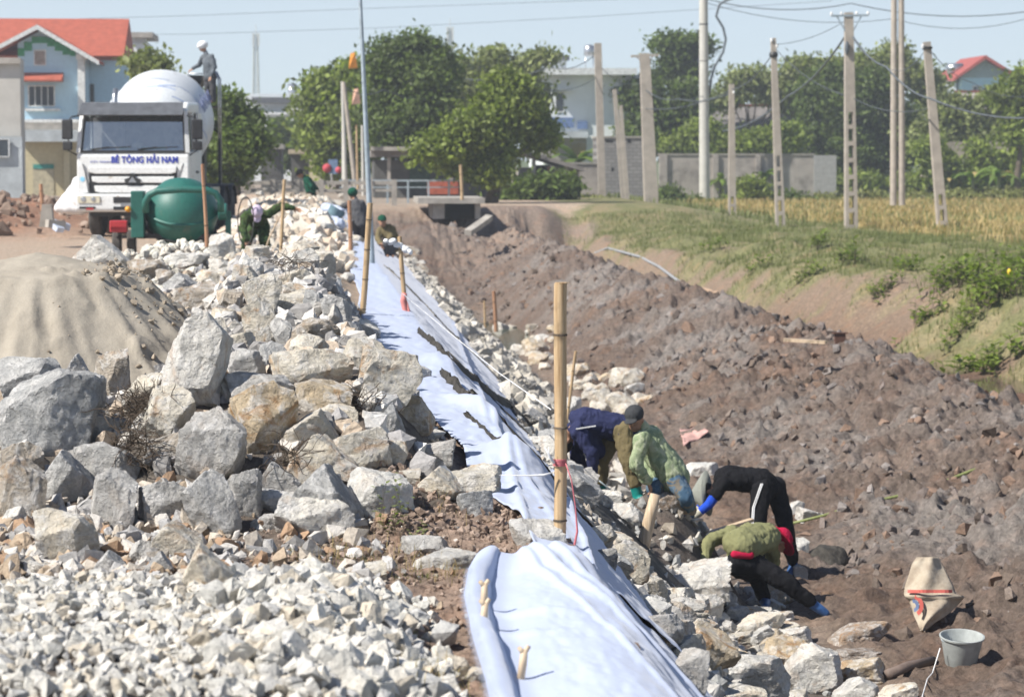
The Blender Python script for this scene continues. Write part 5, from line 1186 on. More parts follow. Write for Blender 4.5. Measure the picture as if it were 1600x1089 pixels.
# irrigation pipes on the far side of the spoil
def pipe(pts, r, mat, label, name='drain_pipe'):
    q = [hit(x, y, base_z, r * .8) for x, y in pts]; S_ = []
    for i in range(len(q) - 1):
        for k in range(5): S_.append(q[i].lerp(q[i + 1], k / 5))
    S_.append(q[-1]); mb = MB(); mb.tube(S_, r, 8); return tag(mb.build(name, mat, None, True), label, 'pipe')
M['grey_pipe'] = simple('grey hose', (.30, .31, .32), .6)
pipe([(900, 402), (925, 398), (950, 388), (1000, 402), (1030, 418), (1060, 440), (1075, 446)], .045, 'grey_pipe', 'grey hose snaking along the foot of the grass bank')
pipe([(1085, 449), (1130, 462), (1170, 481)], .06, simple('tan hose', (.36, .25, .17), .8), 'tan hose lying along the ditch beyond the spoil bank')
mb = MB(); a = at(1305, 538, 43); mb.box((a.x, a.y, a.z - .3), (a.x + .18, a.y + .1, a.z + .18)); mb.box((a.x - .04, a.y - .02, a.z + .18), (a.x + .22, a.y + .12, a.z + .2)); tag(mb.build('marker_block', simple('rust brown block', (.10, .05, .035), .9), None), 'small dark brown block standing on the spoil bank ridge', 'block')
mb = MB(); mb.tube([at(629, 459, 28.95), at(700, 518, 24.5), at(780, 583, 21), at(861, 640, 18.6)], .0045, 5); tag(mb.build('guide_string', 'white_cloth', None, True), 'taut white guide string running down the slope from the bamboo stake', 'string')
for (x0, y0, x1, y1, w, lab) in [(1042, 822, 1095, 812, .09, 'upper plank beside the crouching worker'), (1098, 836, 1175, 812, .08, 'pale plank behind the olive jacket')]:
    a = at(x0, y0, 24.9); b = at(x1, y1, 25.1); mb = MB(); mb.bar(a, b, w, .03); tag(mb.build('plank', 'wood', None), lab, 'plank')
mb = MB(); mb.tube([at(1079, 862, 24), at(1087, 828, 24.1)], .012, 8); tag(mb.build('iron_rod', 'dark_steel', None, True), 'short black iron rod by the left arm of the crouching worker', 'rod')
mb = MB(); mb.tube([at(925, 742, 24.4), at(955, 766, 24.3)], .008, 6); tag(mb.build('trowel_handle', 'steel', None, True), 'thin steel rod in the hand of the navy jacket worker', 'tool')
# wet mortar heap between the workers
def patch(name, poly, h, mat, label, cat, seed=0, n=46):
    xs = [p[0] for p in poly]; ys = [p[1] for p in poly]; V = []; cen = hit(sum(xs) / len(xs), sum(ys) / len(ys)); W_ = [hit(x, y) for x, y in poly]
    x0, x1 = min(p.x for p in W_), max(p.x for p in W_); y0, y1 = min(p.y for p in W_), max(p.y for p in W_)
    gx, gy = np.meshgrid(np.linspace(x0, x1, n), np.linspace(y0, y1, n)); gx = gx.ravel(); gy = gy.ravel()
    e = 1 - ((gx - (x0 + x1) / 2) / ((x1 - x0) / 2)) ** 2 - ((gy - (y0 + y1) / 2) / ((y1 - y0) / 2)) ** 2 + .5 * fbm2(gx, gy, .5, 2, seed)
    e = np.minimum(e, 1.2); z = base_z(gx, gy) + np.where(e > 0, np.clip(e, 0, 1) ** .6 * h, -.25) + .05 * fbm2(gx, gy, .15, 3, seed + 3) * (e > 0) - .03
    i = (np.arange(n - 1)[:, None] * n + np.arange(n - 1)[None, :]).ravel(); c = (cen.x, cen.y, cen.z)
    return tag(np_mesh(name, np.stack([gx, gy, z], 1), np.stack([i, i + 1, i + 1 + n, i + n], 1), mat, None, True, c), label, cat)
patch('mortar_heap', [(915, 805), (1060, 815), (1065, 832), (960, 826)], .16, 'mortar', 'heap of wet dark mortar at the feet of the stooping workers', 'mortar', 4)
patch('mud_pile', [(1262, 872), (1318, 868), (1322, 884), (1268, 888)], .22, 'mortar', 'dark wet mud pile right of the black dressed worker', 'mud', 8)
# twigs and roots caught between the stones
def twigs(cx, cy, wpx, hpx, n, label, seed, mat='twig', Yo=None, dark=True):
    r = random.Random(seed); p0 = at(cx, cy, Yo); k = 1 / ppm(Yo); mb = MB()
    for _ in range(n):
        a = p0 + Vector((r.gauss(0, .3) * wpx * k, r.uniform(-.12, .1), r.gauss(0, .28) * hpx * k)); pts = [a]; d = Vector((r.uniform(-1, 1), r.uniform(-.6, .3), r.uniform(-.5, .8))).normalized()
        for j in range(5): d = (d + Vector((r.uniform(-.5, .5), r.uniform(-.5, .5), r.uniform(-.5, .4)))).normalized(); pts.append(pts[-1] + d * r.uniform(.015, .035))
        mb.tube(pts, [r.uniform(.0015, .003)] * 5 + [.0006], 4, False)
    tag(mb.build('dead_roots', mat, None), label, 'roots')
twigs(228, 640, 75, 40, 210, 'tangle of dark dead roots between the biggest boulder and the white one', 1, Yo=13.1)
twigs(212, 700, 55, 50, 130, 'dark roots hanging beside the ridge backed boulders', 2, Yo=12.6)
twigs(565, 640, 70, 40, 120, 'dark twigs caught right of the orange topped boulder', 3, Yo=13.3)
twigs(450, 712, 50, 30, 50, 'thin dark root lying over the stones above the split boulder', 4, Yo=12.2)
twigs(455, 410, 60, 14, 60, 'thin dark twigs at the back of the heap', 5, Yo=20)
# ================================================================== concrete mixer truck (local frame: x to its left side seen by us, y towards its rear, z up)
def text_mesh(s, size, mat, name, parent, mtx, ext=.006, font_scale_x=1.0, bold=.0):
    cu = bpy.data.curves.new(name, 'FONT'); cu.body = s; cu.size = size; cu.extrude = ext; cu.align_x = 'CENTER'; cu.align_y = 'CENTER'; cu.offset = bold; cu.space_character = 1.05
    t = bpy.data.objects.new('tmp', cu); C.objects.link(t); dg = bpy.context.evaluated_depsgraph_get(); me = bpy.data.meshes.new_from_object(t.evaluated_get(dg)); bpy.data.objects.remove(t)
    me.transform(Matrix.Diagonal((font_scale_x, 1, 1, 1))); me.transform(mtx); me.materials.clear(); me.materials.append(M[mat] if isinstance(mat, str) else mat)
    o = bpy.data.objects.new(name, me); C.objects.link(o); o.parent = parent; return o
M['blue_paint'] = simple('blue lettering', (.03, .05, .38), .5, bump=0)
M['side_window'] = glassy('dark cab glass', (.04, .05, .055), .08)
M['cab_inside'] = simple('cab interior', (.30, .28, .27), .9, var=.4)
TY = 57.3; tb = at(209, 372, TY); tb.z = 0
truck = empty('mixer_truck', tb, 'white concrete mixer truck facing the camera on the dike road', 'truck'); ORG['mixer_truck'] = Vector((0, 0, 0))
truck.rotation_euler = (0, 0, -R_(5.5))
W2 = 1.25
def tp(mb, name, mat, par=truck, **k): ORG.setdefault(par.name, Vector((0, 0, 0))); ORG[par.name] = Vector((0, 0, 0)); return mb.build(name, mat, par, **k)
# cab shell with raked windscreen: profile in y,z extruded along x
def side_prism(poly, x0, x1): mb = MB(); n = len(poly); mb.add([(x0, y, z) for y, z in poly] + [(x1, y, z) for y, z in poly], [tuple(range(n)), tuple(range(2 * n - 1, n - 1, -1))] + [(i, i + n, (i + 1) % n + n, (i + 1) % n) for i in range(n)]); return mb
lower = [(.05, .95), (0, 1.2), (0, 1.86), (.06, 1.93), (2.0, 1.93), (2.0, .95)]
mb = side_prism(lower, -W2, W2); cabo = tp(mb, 'cab', 'truck_white')
bev = cabo.modifiers.new('b', 'BEVEL'); bev.width = .05; bev.segments = 3; bev.limit_method = 'ANGLE'
roof = [(.20, 2.78), (.32, 2.96), (.6, 3.03), (2.0, 3.05), (2.0, 2.78)]
mb = side_prism(roof, -W2 + .06, W2 - .06); ro = tp(mb, 'roof', 'truck_white'); b = ro.modifiers.new('b', 'BEVEL'); b.width = .06; b.segments = 3; b.limit_method = 'ANGLE'
mb = MB()
for s in (-1, 1):
    for P0_, P1_, w_, h_ in (((s * (W2 - .045), .04, 1.9), (s * (W2 - .11), .24, 2.82), .09, .10), ((s * (W2 - .06), .98, 1.9), (s * (W2 - .09), .98, 2.82), .06, .10)): mb.bar(P0_, P1_, w_, h_); tp(mb, 'pillar', 'truck_white'); mb = MB()
    mb.box((s * W2 - .06 if s > 0 else s * W2, 1.5, 1.9), (s * W2 if s > 0 else s * W2 + .06, 2.0, 2.8)); tp(mb, 'pillar', 'truck_white'); mb = MB()
mb.box((-W2 + .05, 1.94, 1.9), (W2 - .05, 2.0, 2.8)); tp(mb, 'rear_panel', 'truck_white')
mb = MB(); mb.add([(-1.12, .055, 1.93), (1.12, .055, 1.93), (1.06, .235, 2.80), (-1.06, .235, 2.80)], [(0, 1, 2, 3)]); tp(mb, 'windscreen', 'glass')
mb = MB(); mb.bar((-1.15, .035, 1.93), (1.15, .035, 1.93), .07, .05); mb.bar((-1.15, .04, 1.93), (-1.09, .225, 2.8), .05, .04); mb.bar((1.15, .04, 1.93), (1.09, .225, 2.8), .05, .04); tp(mb, 'windscreen_seal', 'black_plastic')
mb = MB(); mb.box((-1.15, .25, 1.90), (1.15, .75, 1.97)); mb.box((-1.15, 1.5, 1.92), (1.15, 1.93, 2.7)); 
for x in (-.6, .6): mb.box((x - .25, .95, 1.9), (x + .25, 1.1, 2.6)); mb.box((x - .13, .98, 2.6), (x + .13, 1.06, 2.76))
tp(mb, 'interior', 'cab_inside')
mb = MB(); mb.ell((.05, .42, 2.05), (.13, .1, .09), 10, 7); tp(mb, 'dashboard_ornament', simple('cream ornament', (.55, .5, .38)), smooth=True)
mb = MB(); 
for x, w in ((.28, .16), (.55, .12), (-.25, .1)): mb.obox((x, .36, 2.0), (w * 2, .12, .07), (.1, 0, x))
tp(mb, 'dashboard_papers', simple('green papers', (.12, .38, .26)))
mb = MB(); mb.obox((.85, .36, 2.02), (.26, .12, .1), (.1, 0, .2)); mb.obox((-.6, .36, 2.0), (.3, .12, .06), (0, 0, .1)); tp(mb, 'dashboard_bag', simple('blue bag', (.18, .32, .5)))
mb = MB(); mb.add([(-1.2, -.12, 2.74), (1.13, -.12, 2.74), (1.10, .20, 3.02), (-1.16, .20, 3.02), (-1.2, -.10, 2.72), (1.13, -.10, 2.72), (1.1, .23, 3.0), (-1.16, .23, 3.0)], [(0, 1, 2, 3), (7, 6, 5, 4), (0, 4, 5, 1), (1, 5, 6, 2), (3, 2, 6, 7), (0, 3, 7, 4)]); tp(mb, 'sun_visor', 'visor')
for x in (-.95, .1): mb = MB(); mb.bar((x, .0, 1.98), (x + .42, .055, 2.03), .022, .022); mb.bar((x + .1, .035, 2.0), (x + .9, .065, 2.04), .018); tp(mb, 'wiper', 'black_plastic')
# grille: three slats with dark gaps
mb = MB(); mb.box((-.98, -.012, 1.02), (.98, .0, 1.60)); tp(mb, 'grille_backing', 'black_plastic')
for k, (z0, z1, w) in enumerate(((1.44, 1.60, .96), (1.24, 1.38, .90), (1.02, 1.18, .84))):
    mb = MB(); mb.prism([(-w, z0 + .03), (-w + .12, z0), (w - .12, z0), (w, z0 + .03), (w + .02, z1), (-w - .02, z1)], -.055, -.012); o = tp(mb, 'grille_slat', 'truck_white'); b = o.modifiers.new('b', 'BEVEL'); b.width = .015; b.segments = 2
mb = MB(); mb.prism([(-.16, 1.22), (-.18, 1.32), (-.07, 1.36), (-.045, 1.45), (.045, 1.45), (.07, 1.36), (.18, 1.32), (.16, 1.22)], -.085, -.055); tp(mb, 'emblem', 'dark_steel')
mb = MB(); mb.prism([(-.09, 1.25), (0, 1.38), (.09, 1.25)], -.095, -.085); tp(mb, 'emblem_badge', 'chrome')
for s in (-1, 1): mb = MB(); mb.prism([(s * 1.0, 1.02), (s * 1.22, 1.0), (s * 1.22, 1.62), (s * 1.10, 1.66)] if s > 0 else [(-1.0, 1.02), (-1.10, 1.66), (-1.22, 1.62), (-1.22, 1.0)], -.03, .0); tp(mb, 'corner_panel', 'truck_white')
for s in (-1, 1): mb = MB(); mb.bar((s * 1.12, -.035, 1.68), (s * .92, -.035, 1.0), .018, .012); tp(mb, 'panel_seam', 'black_plastic')
text_mesh('BÊ TÔNG HẢI NAM', .20, 'blue_paint', 'lettering', truck, Matrix.Translation((.26, -.008, 1.745)) @ Matrix.Rotation(R_(90), 4, 'X'), .004, .82, .006)
text_mesh('CTY TNHH', .055, 'blue_paint', 'small_lettering', truck, Matrix.Translation((-.72, -.008, 1.70)) @ Matrix.Rotation(R_(90), 4, 'X'), .003, 1.6)
mb = MB(); mb.lathe([(.055, 0), (.05, .004)], (-1.12, -.034, 1.32), (0, -1, 0), 16); tp(mb, 'round_sticker', simple('pale blue sticker', (.25, .55, .75)))
# bumper
bp = [(-.10, .60), (-.14, .66), (-.14, .98), (-.02, 1.0), (.10, 1.0), (.10, .60)]
mb = side_prism(bp, -W2 - .01, W2 + .01); bo = tp(mb, 'bumper', 'truck_white'); b = bo.modifiers.new('b', 'BEVEL'); b.width = .025; b.segments = 2
mb = MB(); mb.box((-.42, -.155, .80), (.42, -.14, .93)); mb.box((-.42, -.155, .64), (.42, -.14, .72)); mb.box((-1.18, -.152, .67), (-.82, -.14, .72)); mb.box((.82, -.152, .67), (1.18, -.14, .72)); tp(mb, 'air_intake', 'black_plastic')
for s in (-1, 1):
    mb = MB(); mb.box((min(s * .72, s * 1.2), -.165, .80), (max(s * .72, s * 1.2), -.14, .955)); hl = tp(mb, 'headlight', 'lamp')
    mb = MB(); mb.lathe([(.062, 0), (.05, .012), (.002, .014)], (s * 1.08, -.165, .88), (0, -1, 0), 16, False); mb.lathe([(.055, 0), (.045, .012), (.002, .014)], (s * .86, -.165, .88), (0, -1, 0), 16, False); tp(mb, 'reflector', 'chrome', hl)
    mb = MB(); mb.box((min(s * .86, s * 1.02), -.156, .645), (max(s * .86, s * 1.02), -.141, .69)); tp(mb, 'fog_lamp', 'red_paint')
mb = MB(); mb.box((-.26, -.158, .735), (.26, -.141, .785)); tp(mb, 'number_plate_bar', 'chrome')
# doors and side windows
for s in (-1, 1):
    x = s * (W2 + .012); mb = MB(); mb.box((min(x, s * W2), .28, 1.0), (max(x, s * W2), 1.42, 1.92)); d = tp(mb, 'door', 'truck_white'); 
    mb = MB(); mb.add([(s * (W2 - .05), .22, 1.98), (s * (W2 - .05), 1.38, 1.98), (s * (W2 - .09), 1.38, 2.74), (s * (W2 - .09), .34, 2.74)], [(0, 1, 2, 3)]); tp(mb, 'side_window', 'side_window', d)
    mb = MB(); mb.box((min(x, x + s * .03), .95, 1.45), (max(x, x + s * .03), 1.2, 1.50)); tp(mb, 'handle', 'black_plastic', d)
    mb = MB(); mb.tube([(s * 1.2, .10, 2.72), (s * 1.34, -.02, 2.70), (s * 1.42, -.05, 2.6), (s * 1.42, -.05, 1.95), (s * 1.25, .08, 1.85)], .018, 8); ma = tp(mb, 'mirror_arm', 'black_plastic')
    mb = MB(); mb.obox((s * 1.44, -.05, 2.42), (.24, .08, .44), (0, 0, s * .15)); mb.obox((s * 1.44, -.05, 2.06), (.22, .08, .20), (0, 0, s * .15)); o = tp(mb, 'mirror', 'black_plastic', ma); b = o.modifiers.new('b', 'BEVEL'); b.width = .03; b.segments = 3
# chassis, wheels
mb = MB(); mb.box((-.45, .2, .72), (-.33, 8.9, .98)); mb.box((.33, .2, .72), (.45, 8.9, .98)); mb.box((-.9, .9, .5), (.9, 1.15, .7)); mb.box((-1.0, .15, .5), (1.0, .35, .62)); tp(mb, 'chassis', 'dark_steel')
def wheel(x, y, dual=False):
    mb = MB(); w = .30 if not dual else .56
    mb.lathe([(.27, -w / 2), (.47, -w / 2 + .01), (.52, -w / 2 + .05), (.535, -.03), (.535, .03), (.52, w / 2 - .05), (.47, w / 2 - .01), (.27, w / 2)], (x, y, .535), (1, 0, 0), 32); t = tp(mb, 'wheel', 'rubber', smooth=True, sharp=35)
    mb = MB(); mb.lathe([(.275, -w / 2 + .03), (.26, -w / 2 + .06), (.12, -w / 2 + .12), (.09, -w / 2 + .02), (.002, -w / 2 + .015)], (x, y, .535), (1, 0, 0), 24, False); mb.lathe([(.275, w / 2 - .03), (.26, w / 2 - .06), (.12, w / 2 - .12), (.09, w / 2 - .02), (.002, w / 2 - .015)], (x, y, .535), (1, 0, 0), 24, False); tp(mb, 'rim', 'chrome', t, smooth=True, sharp=30)
for s in (-1, 1):
    wheel(s * 1.03, 1.35); wheel(s * 1.03, 3.1); wheel(s * .95, 6.2, True); wheel(s * .95, 7.6, True)
    mb = MB(); 
    for yc in (1.35,):
        pts = [(x, y) for x, y in ()]
        for k in range(8): a = R_(10 + 160 * k / 8); a2 = R_(10 + 160 * (k + 1) / 8); mb.bar((s * 1.05, yc + .64 * math.cos(a), .53 + .64 * math.sin(a)), (s * 1.05, yc + .64 * math.cos(a2), .53 + .64 * math.sin(a2)), .4, .02)
    for yc in (3.1, 6.2, 7.6):
        for k in range(8): a = R_(10 + 160 * k / 8); a2 = R_(10 + 160 * (k + 1) / 8); mb.bar((s * .98, yc + .62 * math.cos(a), .53 + .62 * math.sin(a)), (s * .98, yc + .62 * math.cos(a2), .53 + .62 * math.sin(a2)), .55, .02)
    tp(mb, 'mudguard', 'black_plastic')
mb = MB(); mb.box((.8, 4.0, .55), (1.22, 5.2, 1.1)); tp(mb, 'fuel_tank', 'chrome')
mb = MB(); mb.lathe([(.24, -.6), (.27, -.55), (.27, .55), (.24, .6)], (-1.0, 4.6, .85), (0, 1, 0), 20); tp(mb, 'water_tank', 'truck_white', smooth=True, sharp=30)
# drum
ax = Vector((0, math.cos(R_(13)), math.sin(R_(13)))); dc = Vector((-.10, 4.6, 2.62))
prof = [(.45, -2.35), (.55, -2.30), (.98, -1.75), (1.22, -1.05), (1.245, -1.0), (1.245, -.85), (1.23, -.8), (1.23, .35), (1.20, .45), (.92, 1.55), (.93, 1.6), (.93, 1.68), (.90, 1.72), (.68, 2.5), (.62, 2.62)]
mb = MB(); mb.lathe(prof, dc, ax, 56); dr = tp(mb, 'drum', 'drum_white', smooth=True, sharp=35)
mb = MB(); q = ax.to_track_quat('Z', 'Y')                                    # faded blue spiral stripes painted round the drum
for k0 in range(3):
    for k in range(10):
        t0 = 2 * math.pi * (k0 / 3) + k * .05 ; t1 = t0 + .034; z0 = -.75 + k * .1; 
        pass
def on_drum(t, z):
    r = np.interp(z, [p[1] for p in prof], [p[0] for p in prof]) + .004; return dc + q @ Vector((r * math.cos(t), r * math.sin(t), z))
def band(t0, z0, t1, z1, w):
    n = 14; vs = []; fs = []
    for k in range(n + 1): s = k / n; t = t0 + (t1 - t0) * s; z = z0 + (z1 - z0) * s; vs += [on_drum(t, z - w / 2), on_drum(t, z + w / 2)]
    fs = [(2 * k, 2 * k + 1, 2 * k + 3, 2 * k + 2) for k in range(n)]; mb.add(vs, fs)
tc_ = math.atan2((q.inverted() @ Vector((0, 0, 1))).y, (q.inverted() @ Vector((0, 0, 1))).x)
sg = 1 if (q @ Vector((math.cos(tc_ + .5), math.sin(tc_ + .5), 0))).x > 0 else -1
for (a0, z0, a1, z1, w) in [(-1.2, -1.55, .5, -1.15, .05), (.15, -1.2, 1.2, -.6, .06), (.5, -1.45, 1.3, -1.2, .05), (-.7, -.9, .3, -.7, .06), (1.35, -1.3, 1.8, -.9, .05)]: band(tc_ + sg * a0, z0, tc_ + sg * a1, z1, w)
tp(mb, 'stripe', simple('faded blue stripe', (.36, .42, .56), .6), dr)
t_ = text_mesh('HẢI NAM', .42, simple('grey blue lettering', (.16, .19, .35), .6), 'drum_lettering', truck, Matrix.Translation(dc + Vector((1.17, -.55, .50))) @ Matrix.Rotation(R_(13), 4, 'X') @ Matrix.Rotation(R_(90), 4, 'Z') @ Matrix.Rotation(R_(68), 4, 'X'), .004, .8, .006)
t_.parent = dr
mb = MB(); mb.box((-.75, 1.95 + .25, .98), (.75, 2.6, 1.9)); mb.box((-.6, 7.0, .98), (.6, 7.4, 2.5)); mb.box((-.8, 7.5, .9), (.8, 8.6, 1.15)); tp(mb, 'drum_frame', 'dark_steel')
# hopper, chute, platform and ladder
mb = MB(); hc = Vector((.0, 7.7, 3.35)); mb.add([(-.55, 7.35, 3.85), (.55, 7.35, 3.85), (.55, 8.3, 3.85), (-.55, 8.3, 3.85), (-.25, 7.5, 3.2), (.25, 7.5, 3.2), (.25, 7.9, 3.2), (-.25, 7.9, 3.2)], [(0, 4, 5, 1), (1, 5, 6, 2), (2, 6, 7, 3), (3, 7, 4, 0)]); tp(mb, 'hopper', 'dark_steel')
mb = MB(); mb.add([(-.25, 7.9, 2.2), (.25, 7.9, 2.2), (.28, 9.0, 1.3), (-.28, 9.0, 1.3), (-.3, 7.9, 2.4), (.3, 7.9, 2.4), (.34, 9.0, 1.5), (-.34, 9.0, 1.5)], [(0, 1, 2, 3), (0, 4, 7, 3), (1, 5, 6, 2)]); tp(mb, 'chute', 'truck_white')
lx, ly = .80, 7.15
mb = MB(); mb.box((lx - .75, ly - .35, 3.04), (lx + .12, ly + .55, 3.08)); mb.box((lx - .75, ly - .3, 1.1), (lx - .68, ly - .23, 3.04)); mb.box((lx - .75, ly + .45, 1.1), (lx - .68, ly + .52, 3.04)); tp(mb, 'platform', 'dark_steel')
mb = MB(); 
for s in (-.0, .40): mb.tube([(lx + .14, ly + s, .9), (lx + .14, ly + s, 3.75), (lx + .04, ly + s, 3.95)], .022, 8)
for k in range(9): mb.tube([(lx + .14, ly, 1.0 + .26 * k), (lx + .14, ly + .4, 1.0 + .26 * k)], .014, 6)
tp(mb, 'ladder', 'chrome', smooth=True)
mb = MB(); mb.tube([(lx - .7, ly + .5, 3.05), (lx - .7, ly + .5, 3.9), (lx - .0, ly + .5, 3.9)], .02, 8); mb.tube([(lx - .7, ly + .5, 3.5), (lx, ly + .5, 3.5)], .015, 8); tp(mb, 'handrail', 'chrome', smooth=True)
mb = MB(); mb.tube([(-.8, 2.35, 1.0), (-.8, 2.35, 3.2), (-.8, 2.5, 3.35)], .07, 12); tp(mb, 'exhaust', 'chrome', smooth=True)
for s in (-1, 1):
    mb = MB(); mb.tube([(s * 1.0, 6.8, 1.0), (s * .95, 7.2, 2.4), (s * .35, 7.55, 2.9)], .035, 8); tp(mb, 'brace', 'dark_steel')
# ================================================================== small green concrete mixer
YM = 46.0; mb0 = at(288, 396, YM); g0 = Vector((mb0.x, YM, .05)); mx = empty('cement_mixer', g0, 'green tilting cement mixer with red tail box behind the pebble pile', 'cement mixer'); 
def A(x, y, d=0): return at(x, y, YM + d)
k_ = 1 / ppm(YM)
# drum: tilted, mouth rim ring towards the camera
dcn = A(284, 332, .05); axm = Vector((.10, -.80, .55)).normalized()
axm = Vector((.05, -.45, .89)).normalized()
mb = MB(); R0 = 57 * k_
mb.lathe([(R0 * .30, -R0 * .98), (R0 * .62, -R0 * .84), (R0 * .88, -R0 * .5), (R0 * .99, -R0 * .08), (R0 * 1.0, 0), (R0 * .99, .05 * R0), (R0 * .90, R0 * .42), (R0 * .62, R0 * .74), (R0 * .3, R0 * .9), (.01, R0 * .95)], dcn, axm, 48); md_ = mb.build('drum', 'mixer_green', mx, True, sharp=35)
mb = MB(); mb.lathe([(R0 * .99, .10 * R0), (R0 * 1.02, .12 * R0), (R0 * 1.02, .15 * R0), (R0 * .97, .17 * R0)], dcn, axm, 64, False); mb.build('seam', 'mixer_green', md_, True)
GO = dcn - axm * R0 * .42; GR = R0 * .92
mb = MB(); mb.lathe([(GR * 1.0, -.02), (GR * 1.045, -.018), (GR * 1.045, .018), (GR * 1.0, .02)], GO, axm, 72, False)
for k in range(72): t = 2 * math.pi * k / 72; qq = axm.to_track_quat('Z', 'Y'); mb.obox(GO + qq @ Vector((GR * 1.055 * math.cos(t), GR * 1.055 * math.sin(t), 0)), (.02, .02, .03), qq.to_euler())
mb.build('gear_ring', 'dark_steel', md_)
# yoke arch over the drum
pts = [A(228, 332, -.75), A(227, 316, -.8), A(233, 305, -.82), A(245, 299, -.84), A(285, 296, -.86), A(322, 297, -.84), A(337, 302, -.82), A(345, 314, -.8), A(345, 330, -.72)]
mb = MB(); mb.tube(pts, .062, 12); mb.build('yoke', 'mixer_green', mx, True)
a_, b_ = A(204, 299, -.5), A(226, 371, -.3); mb = MB(); mb.box((a_.x, a_.y, b_.z), (b_.x, a_.y + .55, a_.z)); o = mb.build('motor_box', 'mixer_green', mx); b = o.modifiers.new('b', 'BEVEL'); b.width = .012; b.segments = 2
mb = MB(); mb.lathe([(.13, -.08), (.15, -.06), (.15, .06), (.13, .08)], A(348, 331, -.2), (1, 0, 0), 24); mb.build('bearing', 'mixer_green', mx, True, sharp=35)
mb = MB(); a_ = A(352, 330, -.2); mb.box((a_.x, a_.y, .12), (a_.x + .10, a_.y + .10, a_.z)); mb.box((a_.x - .3, a_.y + .1, .35), (a_.x + .1, a_.y + .18, .45)); mb.build('stand', 'mixer_green', mx)
mb = MB(); a_ = A(215, 372, -.3); e_ = A(345, 372, -.3); mb.box((a_.x, a_.y, .36), (e_.x, a_.y + .08, .44)); mb.box((a_.x, a_.y + .7, .36), (e_.x, a_.y + .78, .44)); mb.bar((a_.x + .1, a_.y, .4), (a_.x + .1, a_.y + .75, .4), .08); mb.bar((e_.x - .1, a_.y, .4), (e_.x - .1, a_.y + .75, .4), .08); mb.build('frame', 'dark_steel', mx)
for (x, y, d) in ((183, 371, .0), (206, 376, .1), (330, 384, .3)):
    c = A(x, y, d); mb = MB(); mb.lathe([(.09, -.08), (.21, -.075), (.235, -.05), (.235, .05), (.21, .075), (.09, .08)], (c.x, c.y, .27), (1, .0, 0), 28); w_ = mb.build('wheel', 'rubber', mx, True, sharp=35); mb = MB(); mb.lathe([(.10, -.085), (.02, -.06), (.02, .06), (.10, .085)], (c.x, c.y, .27), (1, 0, 0), 20); mb.build('rim', 'chrome', w_, True, sharp=35)
a_, b_ = A(171, 345, -.45), A(200, 363, -.3); mb = MB(); mb.box((a_.x, a_.y, b_.z), (b_.x, a_.y + .22, a_.z)); o = mb.build('tail_box', 'red_paint', mx); b = o.modifiers.new('b', 'BEVEL'); b.width = .02; b.segments = 2
mb = MB(); mb.box((a_.x + .02, a_.y - .012, b_.z + .05), (b_.x - .02, a_.y - .001, b_.z + .1)); mb.build('tail_strip', simple('dark red lens', (.2, .01, .015), .3), mx)
a_ = A(200, 327, -.5); mb = MB(); mb.lathe([(.055, 0), (.05, .05), (.002, .07)], a_, (0, -1, 0), 16); mb.build('amber_lamp', 'amber', mx, True)
mb = MB(); mb.bar(A(186, 350, -.3), A(215, 350, -.2), .05); mb.bar(A(186, 352, -.3), A(186, 366, -.2), .05); mb.build('tow_bar', 'dark_steel', mx)
# white sack cover and bits at the left of the truck
c = at(112, 328, 59); mb = blob_mesh('sack', [(at(96, 322, 59), at(118, 290, 59.1), .13, .12), (at(110, 322, 59), at(124, 288, 59), .22, .20), (at(126, 320, 59), at(128, 284, 59.1), .25, .16), (at(92, 325, 58.9), at(126, 326, 58.9), .12, .16), (at(104, 312, 59), at(122, 312, 58.9), .14, .2)], [], .03, simple('white woven bag', (.80, .80, .80), .8, var=.06), None, .05, .3, tuple(c)); tag(mb, 'bulging white jumbo bag standing between the mud heap and truck', 'bag')
a_ = at(61, 355, 52); b_ = at(83, 320, 52); mb = MB(); mb.prism([(a_.x, a_.z), (b_.x, a_.z), (b_.x - .04, b_.z), (a_.x + .06, b_.z)], 52, 52.3); mb.obox((b_.x + .05, 51.9, a_.z + .06), (.35, .25, .16), (0, .1, .4)); tag(mb.build('concrete_block', 'concrete', None), 'broken pale concrete block standing on the left mud heap', 'block')
mb = MB(); mb.obox(at(97, 352, 52) + Vector((0, 0, 0)), (.3, .2, .12), (.2, .3, .4)); mb.obox(at(90, 356, 51.8), (.2, .2, .1), (.5, .1, .9)); tag(mb.build('plastic_bag', simple('pale blue plastic', (.5, .55, .65), .5), None), 'crumpled pale blue plastic bag beside the concrete block', 'bag')
# blue buckets / tarp near the grey jacket worker
mb = MB(); c = at(523, 335, 57); mb.lathe([(.15, -.2), (.19, .14), (.20, .15), (.18, .15), (.14, -.17), (.002, -.18)], c, (.5, 0, .8), 20, False); tag(mb.build('bucket', simple('blue grey plastic', (.14, .22, .26), .5), None, True), 'blue grey bucket tipped beside the grey jacket worker', 'bucket')
o = blob_mesh('cement_bag', [(at(510, 325, 57.3), at(532, 330, 57), .13, .10), (at(514, 342, 57), at(530, 350, 56.8), .16, .14)], [], .02, simple('pale blue woven bag', (.45, .50, .62), .8, var=.25), None, .05, .12, tuple(at(520, 352, 57))); tag(o, 'pale blue white woven bags lying by the grey jacket worker', 'bag')
